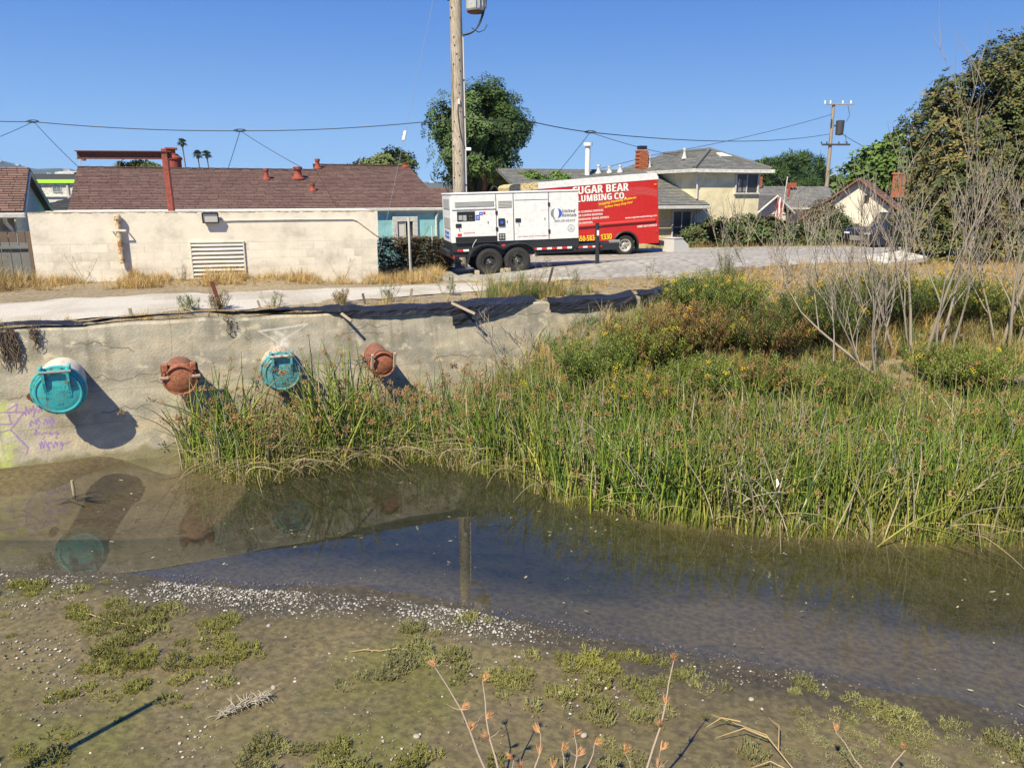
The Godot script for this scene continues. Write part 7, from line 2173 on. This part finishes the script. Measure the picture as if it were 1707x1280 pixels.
func wires() -> void:
	wire("long overhead wire from the left edge to behind the dark round tree", [Vector3(-26, 7.15, -30), Vector3(-17.75, 6.74, -30), Vector3(-10.11, 6.42, -30), Vector3(-3.41, 6.72, -30), Vector3(-1.55, 6.85, -30)], 0.016)
	wire("overhead wire from the dark round tree to the far pole", [Vector3(-1.55, 6.85, -30.02), Vector3(0.81, 6.82, -31), Vector3(3.05, 6.48, -31.5), Vector3(23.6, 8.5, -59.8)], 0.018)
	wire("drop wire from the left splice down to the brown roof's left end", [Vector3(-17.75, 6.74, -30.02), Vector3(-14.4, 4.75, -27.0)], 0.011)
	wire("drop wire from the left splice towards the left edge", [Vector3(-17.75, 6.74, -29.98), Vector3(-20.0, 5.9, -30)], 0.011)
	wire("drop wire from the middle splice down right to the brown roof", [Vector3(-10.11, 6.42, -30.02), Vector3(-7.6, 5.1, -28.6)], 0.011)
	wire("drop wire from the middle splice down left behind the brown roof", [Vector3(-10.11, 6.42, -29.98), Vector3(-11.0, 4.6, -30.3)], 0.011)
	wire("drop wire from the right splice down left to the white flue pipe", [Vector3(3.05, 6.48, -31.52), Vector3(1.6, 4.6, -34.5)], 0.011)
	wire("drop wire from the right splice down right to the yellow house", [Vector3(3.05, 6.48, -31.48), Vector3(7.3, 5.8, -35.5)], 0.011)
	wire("thin high wire running down left from the far pole's top", [Vector3(23.7, 9.9, -60), Vector3(9.0, 6.6, -52), Vector3(2.0, 5.0, -48)], 0.016)
	wire("low wire from the right tree past the yellow house", [Vector3(24.1, 5.9, -60.1), Vector3(15.0, 5.0, -52), Vector3(10.5, 4.7, -47)], 0.016)
	wire("service wire sagging right from the far pole into the leafy tree", [Vector3(24.2, 8.7, -59.9), Vector3(25.6, 6.9, -56)], 0.02)
	var spl := M("black_cable")
	for q in [[Vector3(-17.75, 6.78, -30), "wire splice with looped tails near the left edge"], [Vector3(-10.11, 6.46, -30), "wire splice with looped tails over the brown roof"], [Vector3(3.05, 6.52, -31.5), "wire splice with looped tails over the white flue pipe"]]:
		var mb := MB.new()
		for k in 3:
			var pts := []; var rr := []
			for j in 11:
				var a := TAU * j / 10.0
				pts.push_back(q[0] + Vector3(cos(a) * (0.13 + 0.05 * k), sin(a) * 0.05 - 0.03, 0.03 * k)); rr.push_back(0.011)
			mb.tube(pts, rr, 4, false)
		one("wire_splice", mb, spl, q[1], "wire splice", "wire splices")
	# the guy wire with its insulator, anchored at the pump house corner
	var g := thing("guy_wire", "thin guy wire with a white insulator rising from the pump house corner", "guy wire")
	var a := Vector3(-3.53, 2.6, -20.72); var b := Vector3(-1.57, 11.9, -23.5)
	bar("strand", a, b, 0.005, M("strand_grey", 0.22, 0.24, 0.27, 0.6), g, 5)
	bar("insulator", a.lerp(b, 0.315), a.lerp(b, 0.34), 0.045, M("white_pipe"), g, 10)

func far_pole() -> void:
	var o := thing("power_pole", "far wooden power pole with dark transformer and two crossarms", "power pole", Vector3(23.85, 0.5, -60))
	var wood := M("far_pole_wood", 0.40, 0.34, 0.28, 0.95, "grain", 1.0)
	var pb := MB.new()
	pb.tube([Vector3(0, 0, 0), Vector3(-0.1, 10.2, 0)], [0.17, 0.11], 12)
	part("pole", pb, wood, o)
	var dk := M("dark_iron", 0.05, 0.05, 0.055, 0.6)
	var tr := MB.new()
	tr.lathe([Vector2(0, 7.9), Vector2(0.28, 7.95), Vector2(0.3, 8.95), Vector2(0, 9.0)], 18, Transform3D(Basis(), Vector3(0.48, 0, 0.1)))
	part("transformer", tr, dk, o)
	pbox("mount", Vector3(0.2, 8.6, 0.1), Vector3(0.3, 0.12, 0.12), dk, o, 0.01)
	pbox("crossarm", Vector3(0.3, 7.25, 0.15), Vector3(2.1, 0.13, 0.12), dk, o, 0.01)
	pbox("top_arm", Vector3(0.35, 10.1, 0.15), Vector3(2.0, 0.1, 0.1), wood, o, 0.01)
	for x in [-0.8, -0.4, 0.5, 1.1]:
		bar("insulator", Vector3(x, 10.12, 0.15), Vector3(x, 10.36, 0.15), 0.06, M("white_pipe"), o, 8)
		bar("insulator", Vector3(x, 7.3, 0.15), Vector3(x, 7.46, 0.15), 0.05, dk, o, 8)
	for k in 2: pipe_run("jumper", [Vector3(0.9, 10.0 - 2.0 * k, 0.15), Vector3(1.1, 9.3 - 2.0 * k, 0.15), Vector3(0.9, 8.9 - 1.4 * k, 0.15)], 0.02, dk, o, 5)
	pipe_run("lamp_arm", [Vector3(0.1, 5.0, 0.1), Vector3(0.6, 5.3, 0.5), Vector3(1.3, 5.55, 1.0), Vector3(1.9, 5.6, 1.2)], 0.035, M("pale_conduit"), o, 6)
	pbox("lamp_head", Vector3(2.15, 5.6, 1.25), Vector3(0.6, 0.1, 0.22), M("pale_conduit"), o, 0.03)
	pbox("sign_plate", Vector3(-0.22, 8.8, 0.2), Vector3(0.1, 0.5, 0.04), dk, o, 0.005)

func glasswort(n: int, H: float, sd: int) -> ArrayMesh:   # a low succulent clump of jointed upright stems
	var r := RandomNumberGenerator.new()
	r.seed = sd
	var mb := MB.new()
	for i in n:
		var a := r.randf() * TAU; var q := sqrt(r.randf()) * 0.1
		var p := Vector3(cos(a) * q, -0.01, sin(a) * q)
		var h := H * r.randf_range(0.45, 1.1) * (1.2 - q * 4.0)
		var d := (Vector3(cos(a), 0, sin(a)) * r.randf_range(0.2, 0.9) + Vector3.UP).normalized()
		var k := r.randf_range(0.7, 1.25)
		mb.col = Color(k, k, k * 0.9)
		var p1 := p + d * h * 0.5; var p2 := p1 + (d + Vector3(0, 0.6, 0)).normalized() * h * 0.5
		mb.tube([p, p1, p2], [0.0032, 0.0034, 0.002], 4, false)
		for j in 3:
			var s := p.lerp(p2, r.randf_range(0.25, 0.85))
			var e := (Vector3(r.randf_range(-1, 1), r.randf_range(0.3, 1.2), r.randf_range(-1, 1))).normalized()
			mb.tube([s, s + e * h * 0.38], [0.003, 0.0018], 3, false)
	return mb.mesh()

func near_bank() -> void:
	var protos := [[glasswort(42, 0.075, 1), [], PackedColorArray()], [glasswort(26, 0.06, 2), [], PackedColorArray()], [glasswort(60, 0.09, 3), [], PackedColorArray()]]
	var tries := 0
	for i in 5200:
		var x := rf(-6.0, 6.5); var z := rf(-7.6, -3.6)
		var zs := line_at(NEAR_SHORE, x)
		var d := z - zs
		if d < 0.22: continue
		var m := fn.get_noise_2d(x * 55.0, z * 55.0) + 0.35 * fn2.get_noise_2d(x * 160.0, z * 160.0)
		var want := -0.02
		if x > 0.7: want = -0.22 - 0.1 * sm(1.5, 3.5, x)           # thicker to the right
		if absf(x) < 1.0 and d < 0.9: want = -0.25
		if m < want + 0.04 + 0.3 * rng.randf(): continue
		if rng.randf() < 0.35: continue
		var k := rng.randi() % 3
		var c := Color(0.30, 0.30, 0.075).lerp(Color(0.27, 0.265, 0.155), clampf(0.45 + 0.9 * fn2.get_noise_2d(x * 30.0, z * 30.0) + 0.12 * x - 0.25 * sm(1.2, 0.2, d), 0, 1)) * rf(0.65, 1.2)
		protos[k][1].push_back(Transform3D(Basis(Vector3.UP, rng.randf() * TAU) * Basis.from_scale(Vector3(1, rf(0.7, 1.2), 1) * rf(0.35, 1.1)), Vector3(x, ground(x, z), z)))
		protos[k][2].push_back(c)
	for p in protos: scatter("glasswort", p[0], VC("glasswort", 0.5, "plain", 1.0, 0.15), p[1], p[2])
	# shell grit and pebbles
	var pebble := MB.new()
	pebble.blob(Vector3.ZERO, Vector3(1, 0.5, 0.8), 5, 7)
	var pm := pebble.mesh()
	var px := []; var pc := PackedColorArray()
	for i in 80000:
		var x := rf(-6.5, 6.0)
		var zs := line_at(NEAR_SHORE, x)
		var d := 0.1 + 3.6 * pow(rng.randf(), 1.7)
		var z := zs + d
		var band := sm(0.05, 0.2, d) * sm(0.8, 0.4, d) * sm(-5.0, -3.2, x) * sm(0.6, -0.6, x)
		var patch := sm(0.18, 0.5, fn.get_noise_2d(x * 70.0 + 300.0, z * 70.0))
		var p := maxf(band, 0.4 * patch) + 0.02
		if rng.randf() > p: continue
		var s := 0.0025 + 0.014 * pow(rng.randf(), 4.5)
		px.push_back(Transform3D(Basis(Vector3.UP, rng.randf() * TAU) * Basis(Vector3.RIGHT, rf(-0.4, 0.4)) * Basis.from_scale(Vector3.ONE * s), Vector3(x, ground(x, z) + s * 0.25, z)))
		var w := 0.14 + 0.4 * pow(rng.randf(), 1.2)
		pc.push_back(Color(w, w * 0.95, w * 0.86))
	scatter("shell_grit", pm, VC("shell", 0.8), px, pc)
	var dx := []; var dc := PackedColorArray()
	for i in 15000:        # dark crumbs of mud along the waterline and over the flat
		var x := rf(-7.0, 7.0)
		var d := rf(-0.15, 0.35) if rng.randf() < 0.55 else rf(0.2, 3.8)
		var z := line_at(NEAR_SHORE, x) + d
		var s := 0.003 + 0.012 * pow(rng.randf(), 3.5)
		dx.push_back(Transform3D(Basis(Vector3.UP, rng.randf() * TAU) * Basis.from_scale(Vector3(s, s * rf(0.6, 1.2), s)), Vector3(x, ground(x, z) + s * 0.2, z)))
		var w := rf(0.04, 0.2)
		dc.push_back(Color(w, w * 0.82, w * 0.55))
	scatter("mud_crumbs", pm, VC("crumb", 0.7), dx, dc)
	var fx := []; var fc := PackedColorArray()
	for i in 420:         # specks and bits of stem afloat
		var x := rf(-6.0, 8.0)
		var z := rf(line_at(NEAR_SHORE, x) - 0.2, line_at(REED_EDGE, x) - 0.1)
		if ground(x, z) > -0.01 or fn.get_noise_2d(x * 60.0, z * 60.0) < -0.05: continue
		var s := 0.004 + 0.012 * pow(rng.randf(), 2.0)
		fx.push_back(Transform3D(Basis(Vector3.UP, rng.randf() * TAU) * Basis.from_scale(Vector3(s * rf(1, 3), 0.003, s)), Vector3(x, 0.002, z)))
		fc.push_back(Color(0.36, 0.33, 0.2) * rf(0.4, 1.3))
	scatter("floating_specks", pm, VC("shell"), fx, fc)
	# pale stones big enough to single out
	var sl := ["white stone by the dead bleached tuft", "white stone at the middle of the mud, right of the tall stalk", "pale stone below the shell bank at the left", "round pale stone near the waterline at the far right", "white stone close to the green clumps at the left", "pale flat stone between the two stalks", "white stone low in the middle of the mud flat"]
	var sp := [[-1.99, -5.62], [0.55, -5.05], [-2.9, -6.4], [1.98, -5.55], [-2.35, -6.65], [0.4, -5.6], [-0.72, -5.0]]
	for k in sp.size():
		var mb := MB.new()
		mb.blob(Vector3.ZERO, Vector3(rf(0.024, 0.032), rf(0.013, 0.018), rf(0.02, 0.025)), 6, 9)
		var st := one("stone", mb, M("pale_stone", 0.42, 0.39, 0.33, 0.85, "grain", 6.0), sl[k], "stone", "pale stones on the mud")
		st.position = on_ground(sp[k][0], sp[k][1], 0.008)
		st.rotation.y = rf(0, 6)

func stalk(label: String, x: float, z: float, shoots: Array) -> void:   # dry stalk with bristly orange heads; shoots: [lean x, lean z, height, heads]
	var o := thing("dry_stalk", label, "dry stalk", on_ground(x, z, -0.03), 0.0, "dry stalks in the foreground")
	var bark := M("stalk_bark", 0.50, 0.40, 0.31, 0.85, "grain", 8.0)
	var bristle := M("bristle_orange", 0.66, 0.37, 0.18, 0.8)
	for s in shoots:
		var pts := []; var rad := []
		var top := Vector3(s[0], s[2] * 1.42, s[1])
		for j in 8:
			var t := j / 7.0
			pts.push_back(Vector3(1.25 * top.x * pow(t, 1.2) + 0.014 * sin(t * 9.0 + s[2] * 20.0), top.y * t, top.z * t)); rad.push_back(lerpf(0.010, 0.0034, t) * (0.75 + 0.5 * s[2]))
		var mb := MB.new()
		mb.tube(pts, rad, 6)
		part("stem", mb, bark, o)
		for h in int(s[3]):
			var t := 1.0 - 0.22 * h
			var p: Vector3 = pts[clampi(int(round(t * 7)), 1, 7)]
			var d := Vector3(rf(-0.9, 0.9), 0.8, rf(-0.5, 0.5)).normalized()
			var tw := MB.new()
			for k in 44:
				var e := (d * 1.3 + Vector3(rf(-0.6, 0.6), rf(-0.5, 0.5), rf(-0.6, 0.6))).normalized()
				var l := rf(0.035, 0.075)
				tw.tube([p + e * 0.004, p + e * l * 0.6, p + e * l + Vector3(0, 0.006, 0)], [0.0022, 0.0017, 0.0004], 3, false)
			part("bristly_head", tw, bristle, o)
			if h > 0:
				var tg := MB.new()
				var q := p + Vector3(rf(-0.12, 0.12), rf(0.03, 0.1), rf(-0.05, 0.05))
				tg.tube([p, p.lerp(q, 0.5) + Vector3(0, -0.01, 0), q], [0.003, 0.002, 0.001], 4, false)
				part("twig", tg, bark, o)

func foreground() -> void:
	stalk("tall dry stalk with two leaning stems and orange heads at bottom centre", -0.06, -4.25, [[-0.34, -0.15, 0.70, 3], [-0.12, -0.25, 0.58, 3], [0.05, 0.0, 0.3, 1]])
	stalk("tall dry stalk right of centre rising from grey green clumps, orange head on top", 0.86, -4.3, [[0.17, -0.15, 0.74, 3], [0.08, 0.1, 0.4, 2], [-0.1, 0.0, 0.33, 1]])
	stalk("short dry stalk with curled twigs between the two tall ones", 0.12, -4.3, [[0.06, -0.1, 0.36, 2], [0.1, 0.1, 0.28, 2], [-0.06, 0.0, 0.22, 1]])
	stalk("short dry stalk with two orange tufts just left of the right tall stalk", 0.42, -4.3, [[0.0, -0.1, 0.36, 2], [0.1, -0.05, 0.34, 1], [-0.08, -0.1, 0.28, 1]])
	stalk("thin dry stalk at the bottom right below the shore", 2.55, -4.5, [[-0.25, -0.1, 0.3, 1], [0.1, 0.0, 0.26, 1]])
	# fallen stems and driftwood
	var straw := M("straw_stem", 0.42, 0.31, 0.15, 0.8)
	var f := thing("fallen_stem", "branching yellow dead stem lying over the clumps at the lower right", "dead stem", on_ground(1.95, -4.7, 0.0))
	for q in [[Vector3(0.12, 0.02, 0.25), Vector3(-0.05, 0.1, -0.25), Vector3(-0.38, 0.05, -0.55)], [Vector3(-0.05, 0.1, -0.22), Vector3(-0.2, 0.12, -0.3), Vector3(-0.42, 0.05, -0.28)], [Vector3(0.0, 0.08, -0.12), Vector3(0.08, 0.1, -0.35), Vector3(0.05, 0.06, -0.5)], [Vector3(-0.2, 0.1, -0.4), Vector3(-0.34, 0.12, -0.42), Vector3(-0.46, 0.05, -0.4)], [Vector3(0.06, 0.05, 0.1), Vector3(-0.1, 0.08, 0.0), Vector3(-0.24, 0.04, 0.02)]]:
		var mb := MB.new()
		mb.tube(q, [0.006, 0.0045, 0.0015], 5)
		part("stem", mb, straw, f)
	var t := thing("dead_tuft", "bleached dead tuft of stems lying on the mud at lower left", "dead tuft", on_ground(-2.13, -5.35, 0.0))
	var tb := MB.new()
	for k in 130:
		var a := Vector3(rf(-0.16, 0.14), rf(0.0, 0.03), 0); a.z = -a.x * 0.85 + rf(-0.06, 0.06) * (1.0 - absf(a.x) * 3.0); a.y += rf(0.0, 0.03)
		var b := a + Vector3(rf(-0.09, 0.1), rf(-0.02, 0.05), rf(-0.1, 0.09))
		tb.tube([a, a.lerp(b, 0.5) + Vector3(0, 0.012, 0), b], [0.0035, 0.003, 0.0015], 4, false)
	part("stems", tb, M("bleached_stem", 0.40, 0.36, 0.28, 0.9), t).set_meta("kind", "stuff")
	var d := thing("driftwood", "dark driftwood with one upright stick on the mud below the big teal valve", "driftwood", on_ground(-6.3, -10.35, 0.0))
	var dk := M("wet_wood", 0.07, 0.05, 0.035, 0.8, "grain", 5.0)
	var mbs := [[Vector3(-0.4, 0.03, 0.1), Vector3(0.0, 0.08, 0), Vector3(0.35, 0.04, -0.05)], [Vector3(-0.15, 0.02, 0.2), Vector3(0.05, 0.1, 0.0), Vector3(0.3, 0.12, -0.1)], [Vector3(-0.3, 0.02, -0.1), Vector3(-0.05, 0.06, 0.05), Vector3(0.15, 0.02, 0.15)]]
	for q in mbs:
		var mb := MB.new()
		mb.tube(q, [0.018, 0.022, 0.008], 6)
		part("branch", mb, dk, d)
	bar("upright_stick", Vector3(0.02, -0.1, 0.02), Vector3(0.0, 0.32, 0.0), 0.022, M("pale_stick", 0.40, 0.36, 0.22, 0.9, "grain", 5.0), d, 8)
	for q in [[-3.9, -6.7, 0.55, 2.75, "thin straw lying on the mud at the left below the waterline"], [-1.2, -6.2, 0.28, 0.1, "pale green straw lying above the lower clumps"]]:
		var mb := MB.new()
		var dir := Vector3(cos(q[3]), 0, -sin(q[3])); var pts := []
		for j in 5:
			var p: Vector3 = Vector3(q[0], 0, q[1]) + dir * q[2] * (j / 2.0 - 1.0)
			pts.push_back(on_ground(p.x, p.z, 0.012 + 0.02 * (j % 2)))
		mb.tube(pts, [0.003, 0.005, 0.005, 0.005, 0.002], 5)
		one("straw", mb, straw, q[4], "straw", "straws on the mud")
	# a stake on the near bank outside the picture: its shadow falls into the lower left corner
	var sh := thing("bank_post", "bent thin post on the near bank throwing a long shadow", "post", Vector3(-4.3, 0.25, -3.0))
	pipe_run("post", [Vector3(0, -0.2, 0), Vector3(0.04, 0.6, -0.14), Vector3(0.1, 1.2, -0.27), Vector3(0.21, 1.8, -0.38), Vector3(0.31, 2.45, -0.52)], 0.032, M("weathered_wood"), sh)
	# dead roots hanging down the wall at its left end
	for q in [[-1.55, 0.62, 44, 0.13, "thick mat of dead roots hanging down the wall at the left edge"], [-1.17, 0.36, 16, 0.06, "smaller tangle of dead roots hanging beside the thick mat"], [1.62, 0.3, 6, 0.06, "few thin dead vines hanging over the wall above the red valve"]]:
		var r := thing("hanging_roots", q[4], "dead roots", Vector3.ZERO, 0.0, "dead roots on the wall")
		for k in q[2]:
			var mb := MB.new(); var pts := []; var rad := []
			var u: float = q[0] + rf(-q[3], q[3]); var L: float = q[1] * rf(0.4, 1.0)
			for j in 8:
				var s := j / 7.0
				pts.push_back(face(u + 0.03 * sin(j * 1.3 + k) + (q[3] * 0.6 * s), top_y(u) + 0.03 - L * s, 0.02 + rf(0.0, 0.05) + 0.02 * sin(s * PI))); rad.push_back(rf(0.003, 0.008))
			mb.tube(pts, rad, 4, false)
			part("root", mb, M("root_brown", 0.10, 0.07, 0.05, 0.95), r)
	# broken slabs beside the road, litter
	var slab := thing("concrete_slab", "broken pale concrete slab beside the road behind the bare shrub", "slab", Vector3(9.3, plateau(9.3, -18.9) + 0.12, -18.9), 0.4)
	pbox("slab", Vector3.ZERO, Vector3(1.3, 0.14, 0.8), M("pale_slab", 0.58, 0.56, 0.52, 0.9, "blotch", 1.0), slab, 0.02).rotation = Vector3(0.12, 0, 0.08)
	pbox("slab", Vector3(0.9, -0.1, 0.3), Vector3(0.7, 0.12, 0.6), M("pale_slab"), slab, 0.02).rotation = Vector3(-0.1, 0.5, 0.05)
	var lit := MB.new()
	lit.tri(Vector3(-0.008, -0.06, 0), Vector3(0.02, 0.0, 0.012), Vector3(-0.03, 0.045, -0.01))
	lit.tri(Vector3(0.02, 0.0, 0.012), Vector3(0.0, 0.06, -0.015), Vector3(-0.03, 0.045, -0.01))
	var l := one("scrap_of_paper", lit, M("white_pipe"), "white scrap of litter caught low in the rushes on the right", "litter")
	l.position = Vector3(3.3, 0.62, -8.98)

func build_all() -> void:
	setting()
	retaining_wall()
	block_building()
	jib_crane()
	blue_house()
	left_house()
	garden_fence()
	dark_roof_garage()
	striped_building()
	yellow_house()
	far_houses()
	trees()
	hedges()
	power_pole()
	far_pole()
	wires()
	flap_valves()
	wall_top_things()
	generator_trailer()
	plumbing_van()
	dark_pickup()
	bulrushes()
	bank_shrubs()
	bare_shrubs()
	dry_grass()
	weeds()
	near_bank()
	foreground()
